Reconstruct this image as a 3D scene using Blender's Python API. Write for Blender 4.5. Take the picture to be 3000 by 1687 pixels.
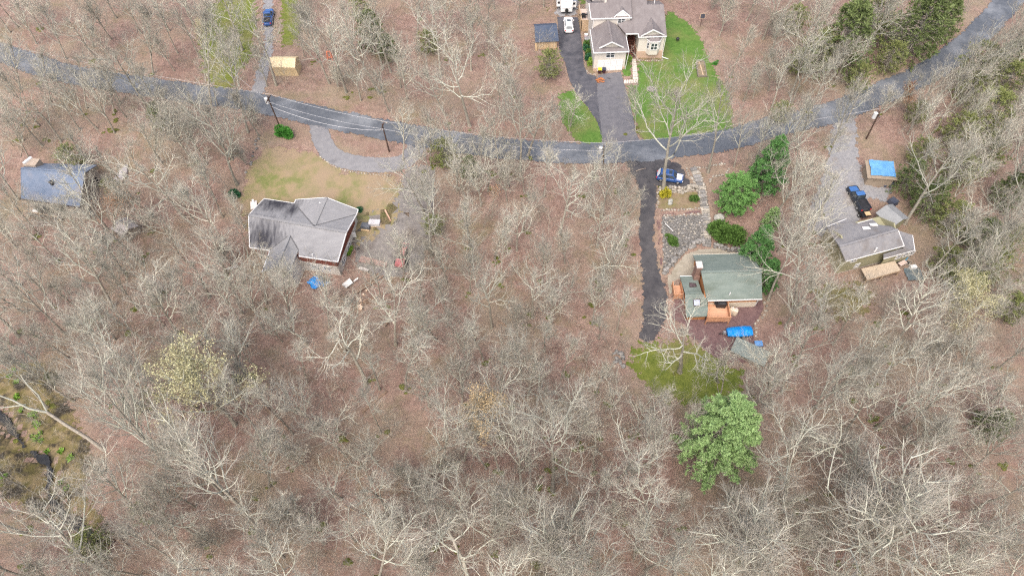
import bpy, bmesh, math, random
import numpy as np
from mathutils import Vector, Quaternion, Matrix
R = math.radians
rnd = random.Random(7)
nrng = np.random.default_rng(11)
for o in list(bpy.data.objects): bpy.data.objects.remove(o)
SC = bpy.context.scene
COL = SC.collection

# ------------------------------------------------------------------ camera, sky, sun, exposure
CAM_H, PITCH, ROLL, FPX = 87.0, R(55.8), R(-1.7), 2000.0
cp_, sp_ = math.cos(PITCH), math.sin(PITCH)
FW = np.array((0, cp_, -sp_)); r0_ = np.array((1.0, 0, 0)); u0_ = np.array((0, sp_, cp_))
RT = r0_*math.cos(ROLL)+u0_*math.sin(ROLL); UP = u0_*math.cos(ROLL)-r0_*math.sin(ROLL)
cam = bpy.data.cameras.new('camera'); camo = bpy.data.objects.new('camera', cam); COL.objects.link(camo)
cam.sensor_width = 36; cam.lens = 36*FPX/3000; cam.clip_end = 3000; cam.clip_start = 0.5
m_ = Matrix(((RT[0], UP[0], -FW[0], 0), (RT[1], UP[1], -FW[1], 0), (RT[2], UP[2], -FW[2], CAM_H), (0, 0, 0, 1)))
camo.matrix_world = m_; SC.camera = camo
wd = bpy.data.worlds.new('World'); SC.world = wd; wd.use_nodes = True
nt = wd.node_tree; bg = nt.nodes['Background']
sky = nt.nodes.new('ShaderNodeTexSky'); sky.sky_type = 'NISHITA'; sky.sun_disc = False
SUN_EL, SUN_AZ = R(58), R(200)
sky.sun_elevation = SUN_EL; sky.sun_rotation = SUN_AZ; sky.air_density = 1.0; sky.dust_density = 6.0; sky.ozone_density = 0.6
nt.links.new(sky.outputs[0], bg.inputs[0]); bg.inputs[1].default_value = 0.115
sl = bpy.data.lights.new('sun', 'SUN'); sl.energy = 1.2; sl.angle = R(60); sl.color = (1, .97, .92)
so = bpy.data.objects.new('sun', sl); COL.objects.link(so)
sd = Vector((math.sin(SUN_AZ)*math.cos(SUN_EL), math.cos(SUN_AZ)*math.cos(SUN_EL), math.sin(SUN_EL)))
so.rotation_euler = sd.to_track_quat('Z', 'Y').to_euler()
SC.view_settings.view_transform = 'Standard'; SC.view_settings.look = 'None'
SC.view_settings.exposure = 1.1; SC.view_settings.gamma = 1; SC.view_settings.use_curve_mapping = False
SC.cycles.use_denoising = False; SC.cycles.pixel_filter_type = 'BLACKMAN_HARRIS'; SC.cycles.filter_width = 1.25
SC.cycles.max_bounces = 4; SC.cycles.diffuse_bounces = 3; SC.cycles.glossy_bounces = 2; SC.cycles.transparent_max_bounces = 8

# ------------------------------------------------------------------ photograph pixel (3000 wide) -> place
def ray(p):
    a, b = (p[0]-1500)/FPX, (843.5-p[1])/FPX
    return FW+RT*a+UP*b
def W(p, z=0.0):
    d = ray(p); t = (z-CAM_H)/d[2]
    return (d[0]*t, d[1]*t, z)
def proj(q):
    v = np.array((q[0], q[1], q[2]-CAM_H)); f = v@FW
    return (1500+FPX*(v@RT)/f, 843.5-FPX*(v@UP)/f)
ROAD_PX = [(-120,128),(0,155),(193,216),(406,251),(580,278),(708,294),(843,321),(998,355),(1152,386),(1300,412),(1477,436),(1709,450),(1902,441),(2134,410),(2266,371),(2420,335),(2575,278),(2730,205),(2846,120),(2942,19),(3020,-70),(3080,-150)]
RD = [W(p)[:2] for p in ROAD_PX]
RDX = np.array([p[0] for p in RD]); RDY = np.array([p[1] for p in RD])
def ss(a, b, x):
    t = np.clip((x-a)/(b-a), 0, 1); return t*t*(3-2*t)
CREEK_PX = [(-40,1180),(31,1249),(77,1311),(124,1342),(149,1378),(144,1430),(158,1475),(190,1512),(235,1540),(290,1600),(300,1700)]
CREEK = None
def hgt(x, y):
    x = np.asarray(x, float); y = np.asarray(y, float)
    d = np.interp(x, RDX, RDY)-y
    z = -4*ss(4, 40, d)
    amp = ss(10, 22, np.abs(d))*0.22
    z = z+amp*(np.sin(x*.31+1.3*np.sin(y*.17))+np.sin(y*.37+1.1*np.sin(x*.21)))*.5
    if CREEK is not None:
        dm = np.full(np.shape(x), 1e9)
        for (ax, ay), (bx, by) in zip(CREEK[:-1], CREEK[1:]):
            t = np.clip(((x-ax)*(bx-ax)+(y-ay)*(by-ay))/((bx-ax)**2+(by-ay)**2), 0, 1)
            dm = np.minimum(dm, np.hypot(x-ax-t*(bx-ax), y-ay-t*(by-ay)))
        z = z-0.55*(1-ss(0.6, 2.2, dm))
    return z
def G(p, dz=0.0):
    z = 0.0
    for _ in range(7):
        q = W(p, z+dz); z = float(hgt(q[0], q[1]))
    return W(p, z+dz)
CREEK = [G(p)[:2] for p in CREEK_PX]
def Z(ox, oy, s):
    return lambda x, y: (ox+x*s, oy+y*s)
z1 = Z(0, 0, .3864); z2 = Z(650, 0, .3864); z3 = Z(1400, 0, .3864); z4 = Z(1540, 0, .17943); z5 = Z(1860, 470, .24155)
z6 = Z(700, 560, .18631); z7 = Z(1860, 720, .24155); z8 = Z(2380, 540, .20706); z9 = Z(0, 940, .51546); z10 = Z(1000, 940, .51546); z11 = Z(2000, 940, .51546)
zl = Z(0, 450, .18634); zt = Z(740, 0, .1656); zr = Z(2150, 0, .38654); zk = Z(900, 780, .13975); zy = Z(1000, 600, .138); zv = Z(1540, 0, .0828); zq = Z(2250, 400, .3864)

# ------------------------------------------------------------------ materials
def srgb(r, g, b):
    f = lambda c: (c/255/12.92) if c/255 <= .04045 else ((c/255+.055)/1.055)**2.4
    return (f(r), f(g), f(b), 1)
MATS = {}
def c4(c): return (c[0], c[1], c[2], 1)
def mat(name, c1, c2=None, scale=2.0, detail=5, rough=.85, metal=0.0, bump=0.0, lo=.35, hi=.65, c3=None, scale3=.2, lo3=.5, hi3=.65, f3=1.0, objc=False, rand=0.0, stretch=None, edge=None, coat=0.0, spec=.3):
    if name in MATS: return MATS[name]
    m = bpy.data.materials.new(name); m.use_nodes = True; n = m.node_tree.nodes; l = m.node_tree.links
    b = n['Principled BSDF']; b.inputs['Roughness'].default_value = rough; b.inputs['Metallic'].default_value = metal
    b.inputs['Specular IOR Level'].default_value = spec; b.inputs['Coat Weight'].default_value = coat
    b.inputs['Base Color'].default_value = c4(c1)
    if objc: co = n.new('ShaderNodeTexCoord').outputs['Object']
    else: co = n.new('ShaderNodeNewGeometry').outputs['Position']
    if stretch:
        mp = n.new('ShaderNodeMapping'); mp.inputs['Scale'].default_value = stretch; l.new(co, mp.inputs[0]); co = mp.outputs[0]
    def noise(s, d=detail, r=.62):
        t = n.new('ShaderNodeTexNoise'); t.inputs['Scale'].default_value = s; t.inputs['Detail'].default_value = d; t.inputs['Roughness'].default_value = r
        l.new(co, t.inputs['Vector']); return t.outputs['Fac']
    def remap(v, a, bb):
        t = n.new('ShaderNodeMapRange'); t.inputs['From Min'].default_value = a; t.inputs['From Max'].default_value = bb; l.new(v, t.inputs['Value']); return t.outputs['Result']
    def mix(f, a, bb):
        t = n.new('ShaderNodeMix'); t.data_type = 'RGBA'
        if isinstance(f, float): t.inputs[0].default_value = f
        else: l.new(f, t.inputs[0])
        for i, c in ((6, a), (7, bb)):
            if isinstance(c, tuple): t.inputs[i].default_value = c4(c)
            else: l.new(c, t.inputs[i])
        return t.outputs[2]
    out = None
    if c2 is not None:
        out = mix(remap(noise(scale), lo, hi), c1, c2)
    if c3 is not None:
        f = remap(noise(scale3), lo3, hi3)
        mm = n.new('ShaderNodeMath'); mm.operation = 'MULTIPLY'; mm.inputs[1].default_value = f3; l.new(f, mm.inputs[0])
        out = mix(mm.outputs[0], out if out is not None else c1, c3)
    if rand:
        oi = n.new('ShaderNodeObjectInfo'); v = remap(oi.outputs['Random'], 0, 1)
        mr = n.new('ShaderNodeMapRange'); mr.inputs['To Min'].default_value = 1-rand; mr.inputs['To Max'].default_value = 1+rand; l.new(oi.outputs['Random'], mr.inputs['Value'])
        hs = n.new('ShaderNodeHueSaturation'); l.new(mr.outputs[0], hs.inputs['Value'])
        if out is None: hs.inputs['Color'].default_value = c4(c1)
        else: l.new(out, hs.inputs['Color'])
        out = hs.outputs[0]
    if out is not None: l.new(out, b.inputs['Base Color'])
    if bump:
        bp = n.new('ShaderNodeBump'); bp.inputs['Strength'].default_value = bump; bp.inputs['Distance'].default_value = .1
        l.new(noise(scale*2.3), bp.inputs['Height']); l.new(bp.outputs[0], b.inputs['Normal'])
    if edge:  # ragged edge: the sheet thins out in tufts where it meets the leaf litter
        at = n.new('ShaderNodeAttribute'); at.attribute_name = 'edge'
        wid, sc = edge
        dv = n.new('ShaderNodeMath'); dv.operation = 'DIVIDE'; dv.inputs[1].default_value = wid; l.new(at.outputs['Fac'], dv.inputs[0])
        ns = remap(noise(sc, 6, .7), .3, .7)
        cmp_ = n.new('ShaderNodeMath'); cmp_.operation = 'GREATER_THAN'; l.new(dv.outputs[0], cmp_.inputs[0]); l.new(ns, cmp_.inputs[1])
        tr = n.new('ShaderNodeBsdfTransparent'); mx = n.new('ShaderNodeMixShader')
        l.new(cmp_.outputs[0], mx.inputs[0]); l.new(tr.outputs[0], mx.inputs[1]); l.new(b.outputs[0], mx.inputs[2])
        l.new(mx.outputs[0], n['Material Output'].inputs['Surface'])
    MATS[name] = m; return m

# ------------------------------------------------------------------ mesh building
def mesh_np(name, V, F, mats, mi=None, smooth=False):
    """V (n,3) array, F list of (k,m) int arrays"""
    me = bpy.data.meshes.new(name)
    V = np.asarray(V, np.float32); me.vertices.add(len(V)); me.vertices.foreach_set('co', V.ravel())
    nl = sum(f.size for f in F); npoly = sum(len(f) for f in F)
    me.loops.add(nl); me.polygons.add(npoly)
    me.loops.foreach_set('vertex_index', np.concatenate([f.ravel() for f in F]).astype(np.int32))
    tot = np.concatenate([np.full(len(f), f.shape[1]) for f in F]).astype(np.int32)
    st = np.concatenate([[0], np.cumsum(tot)[:-1]]).astype(np.int32)
    me.polygons.foreach_set('loop_start', st)
    if mi is not None: me.polygons.foreach_set('material_index', np.asarray(mi, np.int32))
    if smooth: me.polygons.foreach_set('use_smooth', np.ones(npoly, bool))
    for m in mats: me.materials.append(m)
    me.update(calc_edges=True); return me
def wloc(o):
    v = Vector((0, 0, 0))
    while o is not None: v += o.location; o = o.parent
    return v
def link(name, me, parent=None, loc=None):
    o = bpy.data.objects.new(name, me); COL.objects.link(o)
    if parent is not None: o.parent = parent
    if loc is not None: o.location = loc
    return o
def tag(o, label=None, cat=None, group=None, kind=None):
    if label: o['label'] = label
    if cat: o['category'] = cat
    if group: o['group'] = group
    if kind: o['kind'] = kind
    return o
def thing(name, label, cat, loc, rz=0.0, group=None):
    o = link(name, None, None, loc); o.rotation_euler = (0, 0, rz); o.empty_display_size = .3
    return tag(o, label, cat, group)
class MB:
    def __init__(s): s.v = []; s.f = []; s.m = []
    def add(s, v, f, m=0):
        b = len(s.v); s.v += [tuple(map(float, q)) for q in v]; s.f += [tuple(i+b for i in q) for q in f]; s.m += [m]*len(f); return s
    def frus(s, c, s0, s1, h, rz=0, m=0, off=(0, 0)):
        """frustum: base centre c, base size, top size, height"""
        ca, sa = math.cos(rz), math.sin(rz); v = []
        for (sx, sy), z, o in ((s0, 0, (0, 0)), (s1, h, off)):
            for x, y in ((-1, -1), (1, -1), (1, 1), (-1, 1)):
                px, py = x*sx/2+o[0], y*sy/2+o[1]; v.append((c[0]+px*ca-py*sa, c[1]+px*sa+py*ca, c[2]+z))
        return s.add(v, [(3, 2, 1, 0), (4, 5, 6, 7), (0, 1, 5, 4), (1, 2, 6, 5), (2, 3, 7, 6), (3, 0, 4, 7)], m)
    def box(s, c, sz, rz=0, m=0):
        return s.frus((c[0], c[1], c[2]-sz[2]/2), sz[:2], sz[:2], sz[2], rz, m)
    def slab(s, pts, t, m=0, d=(0, 0, -1)):
        n = len(pts); lo = [(p[0]+d[0]*t, p[1]+d[1]*t, p[2]+d[2]*t) for p in pts]
        a = Vector(pts[1])-Vector(pts[0]); nrm = Vector((0, 0, 0))
        for i in range(n): nrm += Vector(pts[i]).cross(Vector(pts[(i+1) % n]))
        up = nrm.dot(Vector(d)) < 0
        f = [tuple(range(n)), tuple(range(2*n-1, n-1, -1))]+[((i+1) % n, i, n+i, n+(i+1) % n) for i in range(n)]
        if not up: f = [tuple(reversed(q)) for q in f]
        return s.add(list(pts)+lo, f, m)
    def prism(s, fp, z0, z1, m=0):
        return s.slab([(p[0], p[1], z1) for p in fp], z1-z0, m)
    def cyl(s, a, b, r0, r1=None, n=8, m=0, caps=True):
        r1 = r0 if r1 is None else r1
        a, b = Vector(a), Vector(b); t = (b-a).normalized(); u = t.cross(Vector((0, 0, 1)) if abs(t.z) < .9 else Vector((1, 0, 0))).normalized(); w = t.cross(u)
        v = [a+(u*math.cos(k*2*math.pi/n)+w*math.sin(k*2*math.pi/n))*r0 for k in range(n)]+[b+(u*math.cos(k*2*math.pi/n)+w*math.sin(k*2*math.pi/n))*r1 for k in range(n)]
        f = [(k, (k+1) % n, n+(k+1) % n, n+k) for k in range(n)]
        if caps: f += [tuple(range(n-1, -1, -1)), tuple(range(n, 2*n))]
        return s.add(v, f, m)
    def bar(s, a, b, w, h, m=0):
        a, b = Vector(a), Vector(b); t = (b-a).normalized(); u = t.cross(Vector((0, 0, 1)) if abs(t.z) < .95 else Vector((0, 1, 0))).normalized(); k = u.cross(t)
        v = [q+u*sx*w/2+k*sy*h/2 for q in (a, b) for sx, sy in ((-1, -1), (1, -1), (1, 1), (-1, 1))]
        return s.add(v, [(0, 1, 2, 3), (7, 6, 5, 4), (0, 4, 5, 1), (1, 5, 6, 2), (2, 6, 7, 3), (3, 7, 4, 0)], m)
    def ball(s, c, r, m=0, jit=0.0, sub=1, rg=rnd):
        bm = bmesh.new(); bmesh.ops.create_icosphere(bm, subdivisions=sub, radius=1)
        v = []
        for q in bm.verts:
            k = 1+rg.uniform(-jit, jit); v.append((c[0]+q.co.x*r[0]*k, c[1]+q.co.y*r[1]*k, c[2]+q.co.z*r[2]*k))
        f = [tuple(x.index for x in q.verts) for q in bm.faces]; bm.free(); return s.add(v, f, m)
    def mesh(s, name, mats, smooth=False, off=None):
        me = bpy.data.meshes.new(name)
        v = s.v if off is None else [(q[0]-off[0], q[1]-off[1], q[2]-off[2]) for q in s.v]
        me.from_pydata(v, [], s.f); mats = mats if isinstance(mats, (list, tuple)) else [mats]
        for m in mats: me.materials.append(m)
        me.polygons.foreach_set('material_index', s.m)
        if smooth: me.polygons.foreach_set('use_smooth', [True]*len(s.f))
        me.update(); return me
    def build(s, name, mats, parent=None, local=False, smooth=False, label=None):
        if parent is None:
            c = np.mean(np.array(s.v), 0); zmin = min(q[2] for q in s.v); loc = Vector((c[0], c[1], zmin))
            o = link(name, s.mesh(name, mats, smooth, loc), None, loc)
        else:
            o = link(name, s.mesh(name, mats, smooth, None if local else wloc(parent)), parent)
        if label: o['label'] = label
        return o
def copy_tree(o, parent=None):
    c = o.copy(); COL.objects.link(c); c.parent = parent
    for ch in o.children: copy_tree(ch, c)
    return c
# ------------------------------------------------------------------ the setting: ground, road, drives, lawns
def ground_mat():
    m = bpy.data.materials.new('leaf_litter'); m.use_nodes = True; n = m.node_tree.nodes; l = m.node_tree.links; b = n['Principled BSDF']
    b.inputs['Roughness'].default_value = .95; b.inputs['Specular IOR Level'].default_value = .15
    co = n.new('ShaderNodeNewGeometry').outputs['Position']
    def noise(s, d=8, r=.65, off=0):
        v = co
        if off:
            mp = n.new('ShaderNodeMapping'); mp.inputs['Location'].default_value = (off, off*.7, 0); l.new(co, mp.inputs[0]); v = mp.outputs[0]
        t = n.new('ShaderNodeTexNoise'); t.inputs['Scale'].default_value = s; t.inputs['Detail'].default_value = d; t.inputs['Roughness'].default_value = r; l.new(v, t.inputs['Vector']); return t.outputs['Fac']
    def rm(v, a, bb, hi=1.0):
        t = n.new('ShaderNodeMapRange'); t.inputs['From Min'].default_value = a; t.inputs['From Max'].default_value = bb; t.inputs['To Max'].default_value = hi; l.new(v, t.inputs['Value']); return t.outputs['Result']
    def mix(f, a, bb):
        t = n.new('ShaderNodeMix'); t.data_type = 'RGBA'; l.new(f, t.inputs[0])
        for i, c in ((6, a), (7, bb)):
            if isinstance(c, tuple): t.inputs[i].default_value = c4(c)
            else: l.new(c, t.inputs[i])
        return t.outputs[2]
    c = mix(rm(noise(.7, 10, .78), .38, .62), (.172, .112, .092), (.300, .205, .172))
    c = mix(rm(noise(2.4, 7, .85, 31), .5, .70, .8), c, (.45, .345, .285))          # pale curled leaves
    c = mix(rm(noise(1.9, 8, .8, 57), .58, .75, .75), c, (.072, .052, .042))          # damp gaps between leaves
    c = mix(rm(noise(.085, 6, .65, 12), .44, .64, .82), c, (.262, .214, .160))         # tan, drier patches
    c = mix(rm(noise(.13, 8, .75, 88), .50, .68, .76), c, (.170, .152, .088))
    c = mix(rm(noise(.33, 7, .75, 201), .60, .72, .6), c, (.105, .078, .058))           # mossy patches
    c = mix(rm(noise(.05, 4, .6, 140), .5, .7, .45), c, (.205, .128, .105))
    l.new(c, b.inputs['Base Color'])
    bp = n.new('ShaderNodeBump'); bp.inputs['Strength'].default_value = .6; bp.inputs['Distance'].default_value = .15
    l.new(noise(4.5, 6, .75), bp.inputs['Height']); l.new(bp.outputs[0], b.inputs['Normal'])
    return m
xs = np.concatenate([[-600, -420, -300, -220], np.arange(-170, 171, 1.0), [220, 300, 420, 600]])
ys = np.concatenate([[-300, -200, -120, -60], np.arange(-25, 206, 1.0), [240, 300, 420, 600, 900]])
X, Y = np.meshgrid(xs, ys); Zg = hgt(X, Y); nx, ny = len(xs), len(ys)
ii = np.arange(nx*ny).reshape(ny, nx)
gme = mesh_np('ground', np.stack([X, Y, Zg], -1).reshape(-1, 3), [np.stack([ii[:-1, :-1], ii[:-1, 1:], ii[1:, 1:], ii[1:, :-1]], -1).reshape(-1, 4)], [ground_mat()], smooth=True)
tag(link('ground', gme), 'reddish brown leaf litter floor of the bare wood', kind='structure')

def drape(name, poly, material, dz, label, step=1.0, world=False, kind='structure', out=0.0):
    P = [p[:2] for p in poly] if world else [G(p)[:2] for p in poly]
    if out:
        n = len(P); ar = sum(P[i][0]*P[(i+1) % n][1]-P[(i+1) % n][0]*P[i][1] for i in range(n)); Q = []
        for i in range(n):
            a, b, c = np.array(P[i-1]), np.array(P[i]), np.array(P[(i+1) % n]); u = (c-a)/np.linalg.norm(c-a); nr = np.array((u[1], -u[0]))*(1 if ar > 0 else -1); Q.append(tuple(b+nr*out))
        P = Q
    bm = bmesh.new(); bm.faces.new([bm.verts.new((p[0], p[1], 0)) for p in P])
    bmesh.ops.triangulate(bm, faces=bm.faces[:])
    x0, x1 = min(p[0] for p in P), max(p[0] for p in P); y0, y1 = min(p[1] for p in P), max(p[1] for p in P)
    for ax, a, b in ((0, x0, x1), (1, y0, y1)):
        k = math.floor(a)+step
        while k < b:
            co = (k, 0, 0) if ax == 0 else (0, k, 0); no = (1, 0, 0) if ax == 0 else (0, 1, 0)
            bmesh.ops.bisect_plane(bm, geom=bm.verts[:]+bm.edges[:]+bm.faces[:], plane_co=co, plane_no=no); k += step
    xy = np.array([v.co[:2] for v in bm.verts]); z = hgt(xy[:, 0], xy[:, 1])+dz
    d = np.full(len(xy), 1e9)
    for i in range(len(P)):
        (ax, ay), (bx, by) = P[i], P[(i+1) % len(P)]
        t = np.clip(((xy[:, 0]-ax)*(bx-ax)+(xy[:, 1]-ay)*(by-ay))/((bx-ax)**2+(by-ay)**2+1e-9), 0, 1)
        d = np.minimum(d, np.hypot(xy[:, 0]-ax-t*(bx-ax), xy[:, 1]-ay-t*(by-ay)))
    for v, zz in zip(bm.verts, z): v.co.z = zz
    me = bpy.data.meshes.new(name); bmesh.ops.recalc_face_normals(bm, faces=bm.faces[:])
    if sum(f.normal.z for f in bm.faces) < 0: bmesh.ops.reverse_faces(bm, faces=bm.faces[:])
    bm.to_mesh(me); bm.free()
    at = me.attributes.new('edge', 'FLOAT', 'POINT'); at.data.foreach_set('value', np.minimum(d, 6).astype(np.float32))
    me.materials.append(material)
    return tag(link(name, me), label, kind=kind)
def smooth_line(P, n=6):
    P = [np.array(p[:2]) for p in P]; P = [2*P[0]-P[1]]+P+[2*P[-1]-P[-2]]; out = []
    for i in range(1, len(P)-2):
        for k in range(n):
            t = k/n; a, b, c, d = P[i-1:i+3]
            out.append(.5*((2*b)+(-a+c)*t+(2*a-5*b+4*c-d)*t*t+(-a+3*b-3*c+d)*t**3))
    out.append(P[-2]); return np.array(out)
def strip(name, pts, width, material, dz, label, world=False):
    P = smooth_line(pts if world else [G(p) for p in pts], 10)
    T = np.gradient(P, axis=0); T /= np.linalg.norm(T, axis=1)[:, None]; N = np.stack([-T[:, 1], T[:, 0]], -1)
    wv = np.asarray(width, float)*np.ones(len(P)) if np.ndim(width) == 0 else np.interp(np.linspace(0, 1, len(P)), np.linspace(0, 1, len(width)), width)
    k = 13; u = np.linspace(-1, 1, k); wv = wv*(1+.03*np.sin(np.arange(len(P))*.9))
    Q = P[:, None, :]+N[:, None, :]*(u[None, :, None]*wv[:, None, None]/2)
    z = hgt(Q[..., 0], Q[..., 1])+dz; V = np.concatenate([Q, z[..., None]], -1)
    ii = np.arange(len(P)*k).reshape(len(P), k)
    me = mesh_np(name, V.reshape(-1, 3), [np.stack([ii[:-1, :-1], ii[:-1, 1:], ii[1:, 1:], ii[1:, :-1]], -1).reshape(-1, 4)[:, ::-1]], [material])
    at = me.attributes.new('edge', 'FLOAT', 'POINT'); at.data.foreach_set('value', ((1-np.abs(u))[None, :]*wv[:, None]/2).astype(np.float32).ravel())
    return tag(link(name, me), label, kind='structure')

M_road = mat('road_asphalt', (.080, .092, .112), (.118, .130, .150), 1.2, 9, .8, lo=.3, hi=.7, c3=(.235, .25, .275), scale3=.13, lo3=.46, hi3=.68, f3=.85, edge=(1.0, 1.3), bump=.2)
M_drive = mat('old_asphalt', (.185, .185, .198), (.235, .232, .242), 1.0, 9, .85, c3=(.095, .092, .10), scale3=.35, lo3=.55, hi3=.75, f3=.5, edge=(.35, 2.0))
M_driveh = mat('garage_drive_asphalt', (.118, .118, .132), (.158, .155, .168), 1.0, 9, .85, c3=(.085, .083, .092), scale3=.35, lo3=.52, hi3=.72, f3=.6, edge=(.25, 2.0))
M_drive2 = mat('dark_asphalt', (.072, .074, .088), (.110, .108, .122), .9, 9, .8, c3=(.038, .041, .054), scale3=.3, lo3=.52, hi3=.62, f3=.7, edge=(.35, 2.0))
M_drive3 = mat('worn_black_drive', (.055, .054, .060), (.088, .084, .088), .8, 9, .85, c3=(.03, .03, .038), scale3=.3, lo3=.5, hi3=.65, f3=.7, edge=(.9, 1.2))
M_gravel = mat('grey_gravel', (.20, .202, .215), (.285, .282, .29), 2.2, 8, .95, c3=(.20, .165, .14), scale3=.25, lo3=.55, hi3=.75, edge=(1.4, .9))
M_yard = mat('packed_dirt', (.16, .148, .142), (.225, .21, .20), 1.2, 9, .95, c3=(.12, .10, .09), scale3=.25, lo3=.5, hi3=.7, edge=(1.6, .9))
M_lawn = mat('bright_lawn', (.058, .132, .020), (.110, .195, .040), 1.5, 9, .95, c3=(.20, .185, .075), scale3=.14, lo3=.44, hi3=.66, f3=.7, edge=(1.6, 1.0), bump=.5, lo=.3, hi=.7)
M_straw = mat('thin_lawn', (.26, .205, .12), (.145, .165, .055), .55, 10, .95, c3=(.275, .205, .145), scale3=.16, lo3=.40, hi3=.60, f3=.85, edge=(3.2, .8), lo=.4, hi=.62, bump=.5)
M_moss = mat('mossy_lawn', (.102, .132, .022), (.170, .192, .040), .8, 9, .95, c3=(.22, .18, .09), scale3=.15, lo3=.5, hi3=.72, f3=.8, edge=(3.2, .8), bump=.5)
M_mulch = mat('red_mulch', (.125, .076, .078), (.180, .115, .112), 2.0, 8, .95, edge=(.5, 1.8), bump=.5)
M_soil = mat('garden_soil', (.17, .125, .085), (.245, .19, .125), 1.4, 8, .95, c3=(.15, .15, .05), scale3=.4, lo3=.48, hi3=.68, edge=(.5, 1.5), bump=.4)
M_patio = mat('patio_concrete', (.27, .245, .20), (.35, .32, .265), .8, 9, .9, c3=(.19, .165, .12), scale3=.5, lo3=.5, hi3=.75, edge=(.4, 1.3))
M_riprap = mat('stone_gravel', (.15, .14, .13), (.235, .22, .205), 1.8, 8, .95, c3=(.15, .115, .085), scale3=.5, lo3=.5, hi3=.72, edge=(.7, 1.4), bump=.8)
M_walk = mat('pale_paving', (.50, .45, .40), (.60, .56, .50), 1.5, 7, .9)
M_water = mat('creek_water', (.018, .018, .018), (.036, .034, .030), 1.2, 5, .08, spec=.6, edge=(.9, .8))
M_bog = mat('bog_moss', (.225, .175, .095), (.130, .112, .042), .75, 10, .95, c3=(.040, .034, .025), scale3=.38, lo3=.47, hi3=.60, edge=(3.5, .6), bump=1.0, lo=.4, hi=.6)

drape('bog', [z9(*p) for p in ((-60, 180), (200, 250), (330, 380), (400, 560), (480, 700), (500, 820), (460, 960), (520, 1080), (620, 1240), (560, 1330), (420, 1240), (230, 1100), (-60, 1000))], M_bog, .02, 'mossy tan boggy ground beside the dark creek', out=2.0)
strip('creek', CREEK_PX, [1.3, 1.9, 1.1, 2.2, 1.7, 1.2, 2.1, 2.2, 1.4, 1.0], M_water, .30, 'dark shallow creek winding through the bog')
strip('road', ROAD_PX, 6.1, M_road, .10, 'blue grey asphalt road crossing the wood')
drape('driveway', [z3(*p) for p in ((902, 566), (1088, 545), (1150, 760), (1215, 1040), (1255, 1100), (1245, 1135), (930, 1140), (942, 1080), (920, 900), (898, 720))], M_driveh, .075, 'grey drive running down from the beige house garage')
drape('driveway', [z3(*p) for p in ((596, 128), (765, 128), (785, 260), (803, 400), (812, 505), (835, 560), (903, 578), (918, 720), (938, 900), (958, 1080), (945, 1120), (920, 985), (880, 900), (820, 810), (740, 715), (690, 620), (655, 480), (612, 400))], M_drive2, .06, 'dark asphalt drive passing the white car to the camper')
drape('lawn', [z3(*p) for p in ((1118, 640), (1216, 628), (1203, 462), (1396, 458), (1395, 300), (1428, 70), (1480, 100), (1580, 170), (1660, 250), (1720, 370), (1760, 480), (1830, 600), (1900, 720), (1930, 880), (1945, 1010), (1800, 1040), (1600, 1070), (1420, 1085), (1262, 1090), (1215, 1000), (1165, 800))], M_lawn, .03, 'bright green lawn round the beige house', out=.8)
drape('lawn', [z3(*p) for p in ((1118, 425), (1162, 440), (1170, 600), (1105, 605), (1090, 540))], M_lawn, .035, 'small green strip between garage and pale walk', out=.7)
drape('lawn', [z3(*p) for p in ((640, 700), (700, 690), (760, 760), (830, 840), (890, 930), (930, 1010), (945, 1115), (840, 1090), (740, 1030), (690, 960), (650, 840))], M_lawn, .032, 'green verge beside the dark drive', out=1.5)
drape('lawn', [z3(*p) for p in ((720, -60), (852, -60), (848, 40), (756, 62))], M_lawn, .03, 'green grass strip behind the camper')
drape('lawn', [z3(*p) for p in ((505, 130), (480, 40), (500, -60), (590, -60), (575, 60), (560, 110))], M_moss, .03, 'olive grass beside the camper drive')
drape('lawn', [z2(*p) for p in ((255, 1200), (360, 1130), (560, 1160), (690, 1165), (755, 1225), (850, 1290), (960, 1325), (1290, 1345), (1330, 1420), (1330, 1640), (1180, 1760), (1030, 1850), (930, 1790), (900, 1830), (240, 1760), (180, 1600), (200, 1380))], M_straw, .03, 'thin straw coloured lawn behind the long grey house', out=2.2)
drape('lawn', [z2(*p) for p in ((-120, 40), (60, -60), (270, -60), (285, 200), (240, 420), (150, 560), (70, 690), (-60, 700), (-160, 560), (-190, 300))], M_moss, .03, 'mossy lawn beside the gravel drive', out=1.0)
drape('lawn', [z2(*p) for p in ((400, -60), (640, -60), (650, 200), (610, 370), (520, 395), (400, 370), (395, 150))], M_moss, .03, 'olive lawn beyond the tan tent')
drape('lawn', [(1870, 1012), (1930, 1005), (2008, 1000), (2060, 1032), (2108, 1052), (2168, 1092), (2190, 1118), (2150, 1150), (2040, 1185), (1940, 1165), (1880, 1120), (1850, 1070)], M_moss, .028, 'yellow green lawn below the red gravel patio', out=1.8)
M_moss2 = mat('olive_weeds', (.17, .145, .065), (.120, .115, .030), .6, 10, .95, c3=(.20, .125, .09), scale3=.3, lo3=.5, hi3=.7, edge=(4.0, .6), bump=.6)
drape('weeds', [z8(*p) for p in ((100, 1330), (300, 1380), (700, 1340), (820, 1420), (900, 1700), (500, 1950), (100, 1800), (-50, 1550))], M_moss2, .03, 'olive weedy ground below the olive house', kind='stuff', out=1.5)
strip('driveway', [z2(735, 930), z2(742, 1000), z2(765, 1075), z2(815, 1155), z2(890, 1205), z2(1000, 1235), z2(1150, 1252), z2(1290, 1248), z2(1400, 1215), z2(1470, 1130), z2(1490, 1040), z2(1480, 990)], 3.7, M_drive, .07, 'pale looping drive off the road')
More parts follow.
